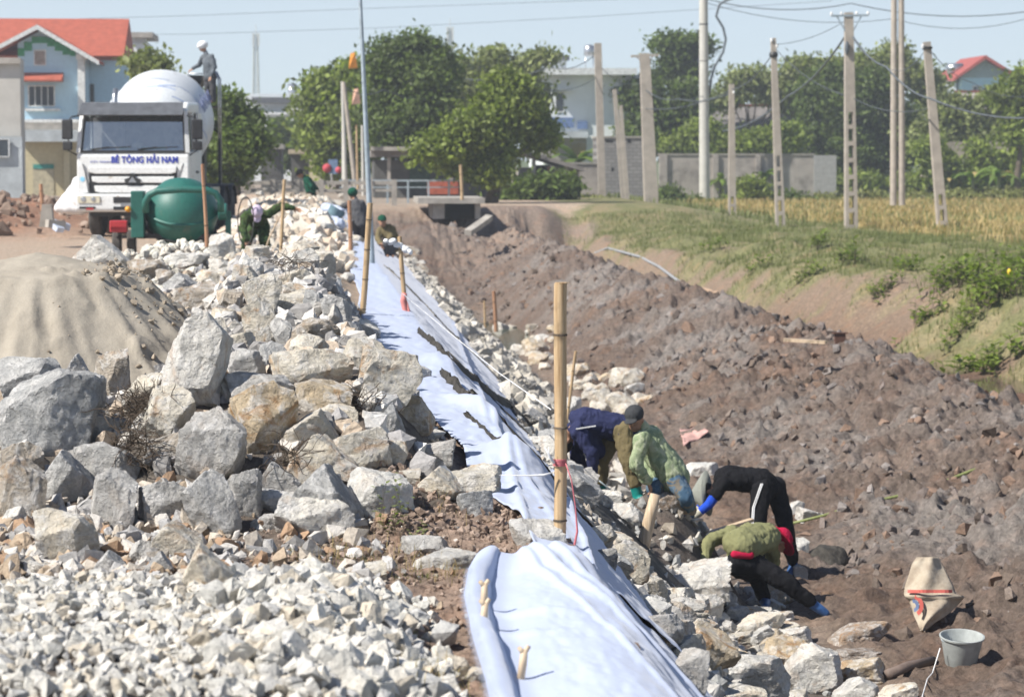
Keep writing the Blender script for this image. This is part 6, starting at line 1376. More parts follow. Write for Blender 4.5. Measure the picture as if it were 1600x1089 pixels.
# ================================================================== trees and plants
def leaf_cloud(name, blobs, n, size, mat, parent=None, loc=None, seed=0, hollow=.55, elong=1.6, droop=0.0, gap=.0):
    """blobs: (centre, (rx, ry, rz)); leaves sit in small tufts through the outer part of every blob"""
    r = np.random.RandomState(seed); vol = np.array([b[1][0] * b[1][2] for b in blobs]); pr = vol / vol.sum(); V = []; T = []
    per = 34; nt_ = max(1, n // per)
    bi = r.choice(len(blobs), nt_, p=pr); d = r.normal(size=(nt_, 3)); d /= np.linalg.norm(d, axis=1)[:, None]
    rad = hollow + (1 - hollow) * r.uniform(0, 1, nt_) ** .6
    cen = np.array([blobs[i][0] for i in bi]); rr_ = np.array([blobs[i][1] for i in bi]); rad = rad * (1 + .22 * (n3(d * 2.3 + bi[:, None] * 7.0, seed) - .5) * 2)
    tc = cen + d * rr_ * rad[:, None] * .90; ts = size * r.uniform(1.0, 2.6, nt_)
    pos = np.repeat(tc, per, 0) + r.normal(size=(nt_ * per, 3)) * np.repeat(ts, per)[:, None] * np.array([1, 1, .6]); tt = np.repeat(r.uniform(.5, 1.55, nt_), per)
    N = len(pos); a = r.normal(size=(N, 3)); a[:, 2] -= droop; a /= np.linalg.norm(a, axis=1)[:, None]; up = np.repeat(d, per, 0) * .7 + r.normal(size=(N, 3)) * .6 + np.array([0, 0, .6])
    b = np.cross(a, up); b /= np.linalg.norm(b, axis=1)[:, None] + 1e-9; s = size * r.uniform(.6, 1.3, N)[:, None]
    v0 = pos - a * s * elong / 2; v1 = pos + b * s * .42; v2 = pos + a * s * elong / 2; v3 = pos - b * s * .42
    V = np.stack([v0, v1, v2, v3], 1).reshape(-1, 3); Fc = np.arange(N * 4).reshape(-1, 4)
    T = np.repeat(tt * r.uniform(.85, 1.15, N), 4)[:, None] * np.array([1.05, 1, .85 + 0 * 1]); 
    return np_mesh(name, V, Fc, mat, T, False, tuple(loc) if loc is not None else (0, 0, 0), parent)
def blobs_px(L, Y, dep=.8): return [(np.array(at(x, y, Y + dy)), (rx / ppm(Y), max(rx, ry) * dep / ppm(Y), ry / ppm(Y))) for (x, y, rx, ry, dy) in L]
def tree(label, px, py, Y, blobs, n, size, mat, trunk=.25, name='tree', seed=0, group=None, hollow=.5, z=None, limbs=6, droop=0, cat='tree'):
    base = at(px, py, Y); base.z = H0(base.x, Y) if z is None else z
    rt = empty(name, base, label, cat, group); B = blobs_px(blobs, Y); r = random.Random(seed)
    leaf_cloud('crown', B, n, size, mat, rt, base, seed, hollow, droop=droop)
    mb = MB(); top = Vector(B[0][0]); fork = base.lerp(top, .45) + Vector((r.uniform(-.2, .2), 0, 0))
    mb.tube([base - Vector((0, 0, .3)), base.lerp(fork, .5) + Vector((r.uniform(-.1, .1), 0, 0)), fork, fork.lerp(top, .6)], [trunk * 1.25, trunk, trunk * .8, trunk * .35], 10)
    for b in B[:limbs + 1]:
        e = Vector(b[0]); m_ = fork.lerp(e, .5) + Vector((0, 0, -.15)); mb.tube([fork - Vector((0, 0, .1)), m_, e], [trunk * .55, trunk * .35, trunk * .12], 7)
        for k in range(3): e2 = e + Vector((r.uniform(-1, 1) * b[1][0], r.uniform(-1, 1) * b[1][1], r.uniform(-.4, 1) * b[1][2])) * .7; mb.tube([m_.lerp(e, .6), e2], [trunk * .22, trunk * .05], 5)
    mb.build('trunk', 'bark', rt, True); return rt
tree('dense dark green round tree rising highest behind the leaning metal pole', 640, 292, 122, [(640,120,48,52,0),(612,150,40,60,1),(668,150,36,62,-1),(625,205,46,48,0),(665,215,34,40,1),(605,95,30,36,0),(650,78,36,26,0),(690,120,26,40,1),(585,175,18,50,1),(672,95,28,30,0)], 42000, .17, 'leaf_dark', .30, seed=1, name='round_tree')
tree('spreading bright green mango tree reaching over the shed roof', 765, 292, 104, [(775,185,44,34,0),(735,205,40,30,-1),(800,160,36,30,0),(690,232,34,18,-1),(760,240,46,26,0),(820,195,36,26,1),(845,215,20,24,1),(790,135,28,18,0),(720,255,30,16,0),(770,270,24,16,-1),(665,240,16,9,-1)], 36000, .17, 'leaf_mid', .25, seed=2, name='mango_tree')
tree('pale wispy tree with open crown behind the mango tree', 735, 290, 150, [(730,135,30,34,0),(770,92,20,16,0),(762,145,30,30,1),(812,112,28,18,0),(846,90,22,9,0),(704,150,14,34,0),(838,150,16,26,1),(712,98,12,16,0),(790,128,18,12,0)], 13000, .24, 'leaf_pale', .22, seed=3, name='open_tree', hollow=.2)
tree('green tree with orange flags left of the leaning metal pole', 535, 290, 135, [(530,140,34,30,0),(510,175,30,34,0),(545,190,34,40,-1),(520,225,30,30,0),(560,230,24,34,1),(500,135,22,22,0),(552,115,18,16,0),(500,200,18,30,0),(530,255,30,22,0)], 22000, .25, 'leaf_mid', .25, seed=4, name='roadside_tree')
tree('dark rounded tree right behind the mixer truck', 365, 300, 95, [(360,200,36,36,0),(345,170,28,30,0),(380,225,32,34,-1),(350,240,34,36,0),(330,215,24,50,1),(380,190,22,22,0),(365,265,30,22,0),(320,255,20,34,0)], 30000, .15, 'leaf_dark', .22, seed=5, name='broadleaf_tree')
tree('small bush of leaves showing above the mixer drum', 228, 150, 100, [(230,100,16,9,0),(240,108,12,9,0)], 1800, .18, 'leaf_pale', .12, seed=6, name='tree_top', z=0)
tree('small dark tree at the end of the street before white houses', 440, 262, 175, [(440,212,26,20,0),(428,228,22,20,0),(452,232,20,24,0),(440,245,26,16,0)], 9000, .28, 'leaf_dark', .2, seed=7, name='street_tree', z=0)
tree('tall airy tree with dark leaf puffs rising between the utility poles', 1065, 300, 175, [(1062,72,26,22,0),(1038,68,18,12,0),(1090,75,20,16,1),(1050,98,14,18,0),(1080,110,16,14,0),(1062,125,12,20,0),(1100,60,10,8,0),(1030,120,14,10,0)], 9000, .24, 'leaf_dark', .2, seed=8, name='airy_tree', hollow=.15)
tree('grey green bushy tree behind the block wall', 1010, 300, 165, [(1000,150,34,26,0),(1030,180,40,30,0),(1060,190,40,34,1),(1010,215,44,30,0),(1075,160,28,30,0)], 24000, .24, 'leaf_dark', .25, seed=9, name='bushy_tree')
tree('low bright shrub tree behind the long wall between two poles', 1100, 300, 160, [(1110,225,40,22,0),(1070,228,34,18,0),(1150,228,40,18,0),(1190,225,30,20,0),(1225,215,24,22,0),(1100,205,30,14,0)], 18000, .2, 'leaf_mid', .18, seed=10, name='shrub_tree')
tree('pale feathery bamboo clump left of the ladder shaped pole', 1185, 300, 185, [(1160,135,22,24,0),(1140,150,16,20,0),(1185,125,14,16,1),(1165,120,10,12,0),(1215,140,24,26,0),(1250,110,26,14,0),(1240,150,30,30,1),(1120,160,16,12,0)], 13000, .26, 'leaf_pale', .15, seed=11, name='bamboo_clump', hollow=.2, droop=.6, cat='bamboo')
tree('large dark rounded bamboo thicket behind the twin poles', 1330, 300, 172, [(1320,170,60,60,0),(1280,210,46,60,0),(1370,180,50,60,1),(1330,240,70,50,0),(1400,230,36,50,0),(1270,150,30,34,0),(1255,240,30,46,0),(1360,130,34,26,0),(1420,200,26,46,1),(1295,120,24,22,0)], 56000, .19, 'leaf_dark', .3, seed=12, name='bamboo_thicket', droop=.5, cat='bamboo')
tree('pale feathery bamboo tops above the dark thicket', 1380, 300, 175, [(1385,110,22,30,0),(1345,105,24,18,0),(1430,115,22,24,0),(1400,85,10,20,0),(1300,105,20,14,0),(1450,140,20,34,1),(1255,100,16,10,0)], 11000, .26, 'leaf_pale', .15, seed=13, name='bamboo_clump', hollow=.15, droop=.5, cat='bamboo')
tree('grey green trees beneath the red roofed house at the right', 1500, 306, 165, [(1500,185,40,30,0),(1470,215,36,40,0),(1540,215,44,34,0),(1580,175,34,40,1),(1510,240,50,34,0),(1590,225,30,40,0),(1560,150,30,14,0),(1475,165,20,20,0)], 26000, .25, 'leaf_pale', .25, seed=14, name='bushy_tree')
tree('pale green tree at the right edge above the grey roof', 1590, 300, 150, [(1590,150,30,20,0),(1604,200,24,36,0),(1600,120,14,12,0)], 6000, .25, 'leaf_mid', .2, seed=15, name='bushy_tree')
tree('far hazy tree right of the rust and grey corrugated roof', 1235, 300, 220, [(1205,160,24,16,0),(1230,170,24,20,0)], 4000, .3, 'leaf_pale', .2, seed=16, name='far_tree')
def shrub(label, x, y, Y, blobs, n, size, mat, seed, name='bush', z=None, cat='bush', droop=0):
    base = at(x, y, Y); base.z = H0(base.x, Y) if z is None else z; B = blobs_px(blobs, Y); rt = empty(name, base, label, cat); r = random.Random(seed)
    leaf_cloud('foliage', B, n, size, mat, rt, base, seed, .1, 2.2, droop); mb = MB()
    for b in B:
        for k in range(3): e = Vector(b[0]) + Vector((r.uniform(-.5, .5) * b[1][0], 0, 0)); mb.tube([base + Vector((r.uniform(-.1, .1), 0, -.1)), base.lerp(e, .6) + Vector((0, 0, .1)), e], [.03, .02, .008], 5, False)
    mb.build('stems', 'bark', rt, True); return rt
shrub('dark green bush beside the distant person in black', 850, 312, 112, [(840,296,44,16,0),(880,290,24,12,0),(800,312,34,12,0),(855,310,34,12,0)], 10000, .16, 'leaf_dark', 31, z=0.1)
shrub('dark weeds along the foot of the wall right of the thick pole', 1045, 325, 140, [(1045,308,16,16,0),(1075,318,30,8,0),(1030,320,20,8,0)], 5000, .14, 'leaf_dark', 32)
shrub('yellow green shrub growing at the wall beside the short pole', 1170, 318, 140, [(1168,294,20,18,0),(1185,306,20,14,0),(1160,312,26,8,0)], 5500, .14, 'leaf_mid', 33)
shrub('dark bush at the right end of the long wall', 1225, 328, 140, [(1235,312,20,12,0),(1215,320,20,8,0),(1260,320,16,7,0)], 3500, .15, 'leaf_dark', 34)
shrub('long low hedge of weeds before the lane on the right', 1450, 306, 165, [(1300,292,30,8,0),(1350,285,36,10,0),(1420,288,30,10,0),(1470,282,36,14,0),(1530,285,40,12,0),(1585,280,30,16,0)], 16000, .2, 'leaf_mid', 35)
shrub('weedy grass fringe on the near side of the lane', 1450, 318, 142, [(1290,312,30,5,0),(1350,310,40,5,0),(1430,312,40,5,0),(1500,308,40,5,0),(1570,308,40,6,0)], 9000, .14, 'grass', 36)
shrub('mixed green undergrowth hiding the broken garden wall at right', 1520, 304, 157, [(1470,258,30,22,0),(1510,270,34,20,0),(1550,250,26,14,0),(1590,268,30,22,0),(1450,232,18,16,0),(1600,236,16,14,0),(1530,232,14,10,0)], 15000, .2, 'leaf_mid', 37)
shrub('pale weeds on the path between the dark bush and the block wall', 920, 322, 118, [(905,318,24,7,0),(940,322,26,6,0),(985,326,24,6,0)], 4000, .12, 'grass', 38)
def banana(label, x, y, Y, hpx, n, seed, mat='leaf_banana', z=None):
    base = at(x, y, Y); base.z = H0(base.x, Y) if z is None else z; r = random.Random(seed); h = hpx / ppm(Y); rt = empty('banana_plant', base, label, 'banana plant'); mb = MB()
    top = base + Vector((r.uniform(-.1, .1), 0, h * .45)); mb.tube([base - Vector((0, 0, .2)), base.lerp(top, .5), top], [.14, .11, .07], 8); mb.build('trunk', simple('banana stem', (.20, .20, .09)), rt, True)
    for k in range(n):
        az = r.uniform(0, 6.28); L_ = h * r.uniform(.45, .75); up = r.uniform(.5, 1.3); w = L_ * .15; pts = []
        for j in range(7): t = j / 6; pts.append(top + Vector((math.cos(az) * L_ * t * .8, math.sin(az) * L_ * t * .8, L_ * (up * t - .9 * t * t))))
        side = Vector((-math.sin(az), math.cos(az), .0)); V = []; 
        for j, p in enumerate(pts): ww = w * math.sin(math.pi * min(1, .12 + j / 6 * .9)) + .01; V += [p - side * ww + Vector((0, 0, -ww * .25)), p, p + side * ww + Vector((0, 0, -ww * .25))]
        fs = []
        for j in range(6): fs += [(3 * j, 3 * j + 1, 3 * j + 4, 3 * j + 3), (3 * j + 1, 3 * j + 2, 3 * j + 5, 3 * j + 4)]
        t = r.uniform(.7, 1.3); m_ = MB(); m_.add(V, fs, (t, t, t * .9)); m_.build('leaf', mat if r.random() > .15 else 'straw', rt)
banana('banana plant with drooping yellow tipped leaves by the grey white house', 905, 290, 150, 105, 11, 1)
banana('smaller banana plant at the left side of the block wall', 925, 285, 145, 80, 9, 2)
for i, (x, y, Y, h, l) in enumerate([(1560, 300, 150, 75, 'largest banana plant below the wall remnants at right'), (1520, 300, 152, 65, 'banana plant left of the largest one at the right'), (1590, 298, 155, 60, 'banana plant cut by the right edge of the photo'), (1195, 250, 150, 60, 'banana leaves peeking over the wall under the corrugated roof'), (1130, 255, 150, 55, 'banana leaves over the wall beside the tall pale pole'), (1480, 300, 156, 50, 'small banana plant right of the leaning pole')]): banana(l, x, y, Y, h, 9, 10 + i)
# grass, straw and weeds
def blades(name, pts, mat, label, cat, h0, h1, w, seed, lean=.4, tint=(.8, 1.2), parent=None):
    r = np.random.RandomState(seed); P = np.array(pts, float); N = len(P); az = r.uniform(0, 6.28, N); hh = r.uniform(h0, h1, N); ln = hh * r.uniform(0, lean, N)
    dx = np.cos(az); dy = np.sin(az); px_, py_ = -dy, dx; W_ = w * r.uniform(.6, 1.3, N)
    a = P + np.stack([-px_ * W_, -py_ * W_, -.03 + 0 * hh], 1); b = P + np.stack([px_ * W_, py_ * W_, -.03 + 0 * hh], 1)
    c = P + np.stack([dx * ln * .4 + px_ * W_ * .7, dy * ln * .4 + py_ * W_ * .7, hh * .6], 1); d = P + np.stack([dx * ln * .4 - px_ * W_ * .7, dy * ln * .4 - py_ * W_ * .7, hh * .6], 1); e = P + np.stack([dx * ln, dy * ln, hh * (1 - .12 * lean)], 1)
    V = np.stack([a, b, c, d, e], 1).reshape(-1, 3); o = np.arange(N)[:, None] * 5; F1 = np.concatenate([o + [0, 1, 2], o + [0, 2, 3], o + [3, 2, 4]], 0)
    T = np.repeat(r.uniform(*tint, N), 5)[:, None] * np.ones(3); ob = np_mesh(name, V, F1, mat, T, False, (0, 0, 0), parent); return tag(ob, label, cat, None, 'stuff')
def wpts(n, x0, x1, y0, y1, keep, seed):
    r = np.random.RandomState(seed); X = r.uniform(x0, x1, n); Y = r.uniform(y0, y1, n); k = r.uniform(0, 1, n) < keep(X, Y); X, Y = X[k], Y[k]; return np.stack([X, Y, H(X, Y)], 1)
gxl = lambda Y: 14.6 + 1.6 * sm(Y, 55, 85)
gk2 = lambda X, Y: sm(sx_(X, Y) + fbm2(X, Y, 2.5, 3, 50) * 3.6 + fbm2(X, Y, .7, 3, 51) * 2.2, gxl(Y) - .9, gxl(Y) + 1.8) * (.25 + .75 * sm(fbm2(X, Y, 1.6, 3, 88), -.25, .2))
blades('bank_grass', wpts(130000, 9, 26, 36, 98, lambda X, Y: gk2(X, Y) * (1 - sm(X - (Y - 40) * .25, 17, 23)), 1), 'grass', 'green grass covering the far canal bank', 'grass', .07, .24, .010, 1, .9)
blades('bank_grass', wpts(9000, 15, 40, 96, 142, lambda X, Y: .7 + 0 * X, 12), 'grass', 'rough green grass strip before the long wall', 'grass', .15, .35, .03, 2, .9)
fk = lambda X, Y: sm(X + fbm2(X, Y, 2.5, 3, 50), 18.8, 20.5) * sm(Y + fbm2(X, Y, 2.5, 3, 50) * 5 + (X - 20) * .2, 74, 84) * (.3 + .7 * sm(fbm2(X, Y, 5, 3, 89), -.3, .2))
blades('rice_stubble', wpts(42000, 18, 52, 70, 138, fk, 3), 'straw', 'dry golden rice stubble in the field beyond the poles', 'rice stubble', .15, .4, .028, 3, .6)
def weeds(label, cen, sx, sy, n, hs, seed, mat='leaf_mid', cat='plant', lw=.05, name='leafy_plant'):
    """a clump of broad leaved stems"""
    r = random.Random(seed); base = Vector(cen); rt = empty(name, base, label, cat); st = MB(); lf = MB()
    for k in range(n):
        p = base + Vector((r.gauss(0, .4) * sx, r.gauss(0, .4) * sy, 0)); p.z = H1(p.x, p.y) if abs(cen[2]) < 50 else p.z; h = r.uniform(*hs); t = p + Vector((r.uniform(-.3, .3) * h, r.uniform(-.3, .3) * h, h)); st.tube([p - Vector((0, 0, .03)), t], [lw * .08, lw * .04], 4, False)
        for j in range(5):
            q = p.lerp(t, .35 + .65 * j / 4); a = r.uniform(0, 6.28); d = Vector((math.cos(a), math.sin(a), r.uniform(.0, .9))).normalized(); s = Vector((-math.sin(a), math.cos(a), 0)); L_ = lw * r.uniform(1.4, 2.6); w = lw * r.uniform(.4, .7); tn = r.uniform(.7, 1.35)
            lf.add([q, q + d * L_ * .5 + s * w, q + d * L_ + Vector((0, 0, -L_ * .15)), q + d * L_ * .5 - s * w], [(0, 1, 2, 3)], (tn, tn, tn * .85))
    st.build('stems', 'bark', rt); lf.build('leaves', mat, rt); return rt
for i, (x, y, Y, sx, sy, n, hs, lab) in enumerate([(1500, 418, 57, .9, 1.2, 70, (.3, .7), 'leafy green weed clump on the bank below the leaning pole'), (1560, 425, 54, 1.1, 1.2, 90, (.35, .8), 'biggest broad leaved weed clump at the right edge of the bank'), (1595, 415, 56, .8, 1.2, 60, (.3, .8), 'broad leaved weeds cut by the right edge'), (1325, 405, 66, .5, .6, 22, (.3, .6), 'broad yellowish weed on the open grass bank'), (1275, 385, 72, .4, .5, 14, (.3, .5), 'small weed left of the yellowish one on the bank'), (1540, 455, 50, 1.0, .8, 50, (.15, .45), 'low weeds overhanging the bare bank at right')]):
    c = at(x, y, Y); weeds(lab, (c.x, Y, H1(c.x, Y)), sx, sy, n, hs, 50 + i, lw=.11)
for i, (x, y, n, lab) in enumerate([(1380, 462, 26, 'small weed clump on the bare bank left of the big weeds'), (1452, 505, 22, 'low weed clump halfway down the bare bank at right'), (1262, 432, 20, 'weed clump on the grassy edge above the spoil ridge'), (1185, 415, 16, 'faint weed clump at the grass edge near the short pole'), (1500, 530, 18, 'lowest weed clump beside the dark ditch'), (1415, 428, 26, 'weed clump at the top of the bare bank'), (1120, 395, 16, 'far small weed clump on the grass bank by the hose')]):
    c = hit(x, y); weeds(lab, (c.x, c.y, H1(c.x, c.y)), .6, .6, n, (.12, .4), 90 + i, lw=.09)
c = at(1578, 425, 53.5); mb = MB(); mb.ell(c, (.06, .03, .08), 8, 6); tag(mb.build('flower', simple('yellow flower', (.75, .55, .05)), None, True), 'single yellow flower among the weeds at the right edge', 'flower')
# foreground weeds
pw = hit(615, 835); weeds('leafy weed with small round leaves before the white boulder', (pw.x, pw.y - .05, pw.z), .10, .06, 12, (.08, .26), 70, 'leaf_pale', 'weed', .018, 'weed')
pw = hit(655, 850); weeds('tiny pale weed on the soil right of the leafy weed', (pw.x, pw.y, pw.z), .06, .05, 5, (.03, .12), 71, 'leaf_pale', 'weed', .016, 'weed')
def tufts(spec, seed):
    r = random.Random(seed); out = []
    for (x, y, n, s) in spec:
        p = hit(x, y)
        for _ in range(n): a = p.x + r.gauss(0, s); b = p.y + r.gauss(0, s * 1.6); out.append((a, b, H1(a, b)))
    return out
blades('dry_grass', tufts([(560, 870, 60, .10), (640, 880, 60, .10), (690, 905, 60, .06), (735, 890, 50, .05), (500, 880, 40, .1), (600, 905, 30, .08), (540, 850, 40, .1), (650, 900, 30, .06), (700, 800, 30, .08), (660, 860, 30, .08)], 1), 'straw', 'thin dry grass blades on the bare soil before the boulders', 'grass', .03, .10, .0012, 5, 1.4)
blades('green_grass', tufts([(655, 905, 60, .05), (735, 905, 50, .03), (520, 900, 50, .06), (600, 1060, 80, .05), (640, 1000, 30, .04), (690, 1085, 60, .06), (710, 1070, 50, .06), (560, 880, 60, .06), (470, 870, 40, .06)], 2), 'grass', 'short green grass tufts on the bare soil beside the cloth', 'grass', .015, .045, .0014, 6, 1.0)
blades('straw_stalks', tufts([(660, 1075, 40, .07), (700, 1089, 40, .07), (640, 1085, 20, .05)], 3), 'straw', 'dry straw stalks at the bottom edge left of the cloth', 'straw', .06, .16, .0018, 7, 2.2)
mb = MB(); r = random.Random(8)
for k in range(9):
    p = hit(r.uniform(560, 720), r.uniform(850, 905)); q = p + Vector((r.uniform(-.08, .08), r.uniform(-.05, .05), r.uniform(.10, .24))); mb.tube([p, p.lerp(q, .5) + Vector((r.uniform(-.01, .01), 0, 0)), q], [.0016, .0012, .0006], 4, False)
tag(mb.build('dry_stems', 'twig', None), 'upright thin dry stems standing on the soil before the boulders', 'dry stems')
# ================================================================== buildings
def wbox(x0, y0, x1, y1, Y, dep): a = at(x0, y1, Y); b = at(x1, y0, Y); return (a.x, Y, a.z), (b.x, Y + dep, b.z)
def building(name, label, x0, y0, x1, y1, Y, dep, mat, cat='building', ground=True):
    a, b = wbox(x0, y0, x1, y1, Y, dep); z = -.3 if ground else a[2]; rt = empty(name, (a[0], Y, z), label, cat); mb = MB(); mb.box((a[0], Y, z), b); mb.build('wall', mat, rt); return rt
def bpart(rt, name, mat, boxes, Y, **k):
    mb = MB()
    for (x0, y0, x1, y1, d0, d1) in boxes: a = at(x0, y1, Y); b = at(x1, y0, Y); mb.box((a.x, Y + d0, a.z), (b.x, Y + d1, b.z))
    return mb.build(name, mat, rt, **k)
def windows(rt, L, Y, frame='white_frame', glass='window', bars=2):
    for (x0, y0, x1, y1) in L:
        w = bpart(rt, 'window', glass, [(x0, y0, x1, y1, -.03, .05)], Y); B = [(x0 - 1, y0 - 1, x1 + 1, y0 + .5, -.07, -.03), (x0 - 1, y1 - .5, x1 + 1, y1 + 1, -.07, -.03), (x0 - 1, y0, x0 + .6, y1, -.068, -.03), (x1 - .6, y0, x1 + 1, y1, -.068, -.03)]
        for k in range(1, bars): x = x0 + (x1 - x0) * k / bars; B.append((x - .5, y0, x + .5, y1, -.064, -.03))
        bpart(w, 'frame', frame, B, Y)
M['white_frame'] = simple('white frame', (.62, .63, .62), .6); M['blue_wall'] = simple('pale blue wall', (.42, .60, .72), .9, var=.06, bump=.1); M['red_tile'] = None
def tile_mat(name, c):
    m = NT(name); co = m.coord(); w = m.n('ShaderNodeTexWave'); w.wave_type = 'BANDS'; w.bands_direction = 'Z'; w.inputs['Scale'].default_value = 2.2; m.l(co, w.inputs[0]); n = m.noise(3, 4, .6, co)
    cc = m.ramp(n, [(.3, tuple(v * .8 for v in c)), (.7, tuple(min(1, v * 1.15) for v in c))]); cc = m.mix(.5, cc, m.ramp(w.outputs[0], [(0, (.7,) * 3), (.3, (1,) * 3)]), 'MULTIPLY'); m.col(cc); m.set('Roughness', .8); m.bump(w.outputs[0], .4, .03); return m.m
M['red_tile'] = tile_mat('red roof tiles', (.38, .10, .062)); M['cream_wall'] = simple('cream wall', (.52, .46, .30), .9, var=.1); M['grey_wall'] = simple('grey render', (.30, .28, .25), .95, var=.3, scale=1.2, bump=.3); M['dark_wall'] = simple('dark grey wall', (.10, .10, .095), .95, var=.4, scale=1.5)  # dark_wall is a plain dark grey with random mottling
M['pale_concrete'] = simple('pale unfinished concrete', (.48, .46, .42), .95, var=.12, scale=1.2); M['white_wall'] = simple('white wall', (.70, .73, .74), .9, var=.06, scale=1); M['green_trim'] = simple('green gable trim', (.05, .26, .12), .8)
def corr(name, c, sc=6):
    m = NT(name); co = m.coord(); w = m.n('ShaderNodeTexWave'); w.wave_type = 'BANDS'; w.bands_direction = 'X'; w.inputs['Scale'].default_value = sc; m.l(co, w.inputs[0]); cc = m.ramp(m.noise(1.5, 5, .6, co), [(.3, tuple(v * .75 for v in c)), (.7, tuple(v * 1.2 for v in c))]); m.col(cc); m.set('Roughness', .7); m.bump(w.outputs[0], .8, .04); return m.m
M['corr_grey'] = corr('grey corrugated sheet', (.50, .54, .56), 4); M['corr_roof'] = corr('fibre cement roof', (.22, .20, .185), 3)
# blue house, gable towards us
YH = 133; h = building('blue_house', 'two storey pale blue house with red tiled roof and green gable trim', 28, 106, 134, 310, YH, 9, 'blue_wall', 'house'); 
a = at(134, 92, YH); b = at(196, 92, YH); g = at(134, 310, YH); mb = MB(); mb.box((a.x + .01, YH + 2.2, -.3), (b.x, YH + 9, a.z)); mb.build('side_wing', 'blue_wall', h)
pk = at(61, 50, YH); l_ = at(28, 78, YH); r_ = at(134, 78, YH); yl = at(0, 106, YH)
L0 = at(28, 106, YH); R0_ = at(134, 106, YH); sl_ = (at(61, 42, YH).z - at(134, 84, YH).z)
mb = MB(); mb.prism([(L0.x, L0.z), (R0_.x, R0_.z), (R0_.x, at(0, 86, YH).z), (pk.x, pk.z), (L0.x, at(0, 68, YH).z)], YH, YH + 9); mb.build('gable_wall', 'blue_wall', h)
def slab(name, p, q_, y0, y1, t, mat, par): mb = MB(); mb.prism([(p.x, p.z), (q_.x, q_.z), (q_.x, q_.z + t), (p.x, p.z + t)], y0, y1); return mb.build(name, mat, par)
rp = at(61, 40, YH); re = at(157, 96, YH); le = at(-30, 88, YH)
mb = MB(); mb.prism([(rp.x, rp.z), (re.x, re.z), (re.x, re.z - .16), (rp.x, rp.z - .2)], YH - .9, YH + 4.6); mb.prism([(rp.x, rp.z), (le.x, le.z), (le.x, le.z - .16), (rp.x, rp.z - .2)], YH - .88, YH + 4.6); rf = mb.build('front_roof', 'red_tile', h)
mb = MB(); mb.prism([(rp.x, rp.z - .02), (re.x, re.z - .02), (re.x, re.z - .24), (rp.x, rp.z - .26)], YH - .98, YH - .9); mb.prism([(rp.x, rp.z - .02), (le.x, le.z - .02), (le.x, le.z - .24), (rp.x, rp.z - .26)], YH - .979, YH - .9); mb.build('bargeboard', 'white_frame', rf)
a = at(-60, 88, YH + 2); b = at(200, 44, YH + 6); mb = MB(); mb.add([(a.x, YH + 1.4, a.z), (b.x + .1, YH + 1.4, a.z), (b.x + .1, YH + 5.6, b.z + .45), (a.x, YH + 5.6, b.z + .45), (b.x + .1, YH + 9.8, a.z), (a.x, YH + 9.8, a.z)], [(0, 1, 2, 3), (3, 2, 4, 5), (0, 3, 5), (1, 4, 2)]); mb.build('roof', 'red_tile', h)
# stepped green trim under the gable, set proud of the wall
B = [(28, 76, 38, 88, -.06, -.005), (38, 66, 50, 80, -.06, -.005), (50, 58, 74, 68, -.06, -.005), (86, 66, 98, 80, -.06, -.005), (74, 60, 86, 73, -.06, -.005), (98, 72, 110, 86, -.06, -.005), (110, 80, 118, 88, -.06, -.005)]
bpart(h, 'gable_trim', 'green_trim', B, YH)
windows(h, [(45, 135, 85, 166)], YH, bars=4); bpart(h, 'sill', 'white_frame', [(40, 170, 94, 174, -.25, -.002)], YH)
a = at(30, 124, YH); b = at(99, 114, YH); mb = MB(); mb.add([(a.x, YH - .9, a.z - .05), (b.x, YH - .9, a.z - .05), (b.x, YH - .002, b.z), (a.x, YH - .002, b.z), (a.x, YH - .9, a.z - .14), (b.x, YH - .9, a.z - .14), (b.x, YH - .002, a.z - .14), (a.x, YH - .002, a.z - .14)], [(0, 1, 2, 3), (4, 7, 6, 5), (0, 4, 5, 1), (1, 5, 6, 2), (0, 3, 7, 4)]); mb.build('window_canopy', 'red_tile', h)
v = bpart(h, 'vent', 'white_frame', [(53, 78, 72, 103, -.05, -.004)], YH); bpart(v, 'louvre', simple('brown louvre', (.25, .17, .13)), [(55 + 3.2 * k, 80, 56.8 + 3.2 * k, 101, -.07, -.05) for k in range(5)], YH)
bpart(h, 'column', 'white_frame', [(123, 92, 133, 180, -.35, -.003), (120, 86, 137, 94, -.40, -.003)], YH); bpart(h, 'balcony_slab', 'concrete', [(28, 192, 134, 206, -.7, -.003)], YH); bpart(h, 'door', simple('dark door', (.05, .06, .06)), [(135, 130, 141, 170, 2.12, 2.19), (48, 189, 66, 194, -.01, .1)], YH)
bpart(h, 'cornice', 'white_frame', [(28, 187, 134, 192, -.2, -.004)], YH)
g_ = building('garage', 'cream garage building with grey metal awning under the blue house', 34, 206, 130, 312, 126, 5, 'cream_wall', 'garage'); bpart(g_, 'awning', 'corr_grey', [(30, 204, 132, 222, -1.4, -.003)], 126); bpart(g_, 'pillar', 'cream_wall', [(102, 238, 110, 312, -.5, -.1)], 126); bpart(g_, 'fascia', 'concrete', [(30, 196, 132, 204, -.9, -.003)], 126)
dn_ = bpart(g_, 'door', simple('faded cream door', (.42, .38, .27)), [(52, 262, 84, 312, -.04, -.002)], 126); bpart(g_, 'door_transom', simple('teal transom', (.05, .25, .22)), [(52, 257, 84, 264, -.07, -.003)], 126)
w_ = building('grey_house', 'unfinished grey concrete building cut by the left edge of the photo', -60, 92, 31, 312, 118, 1.6, 'pale_concrete', 'building'); bpart(w_, 'parapet', 'concrete', [(-60, 91, 33, 100, -.25, -.003)], 118); bpart(w_, 'metal_sheet_wall', 'corr_grey', [(-60, 214, 36, 312, -.5, -.1)], 118); windows(w_, [(-20, 218, 14, 245)], 117.4)
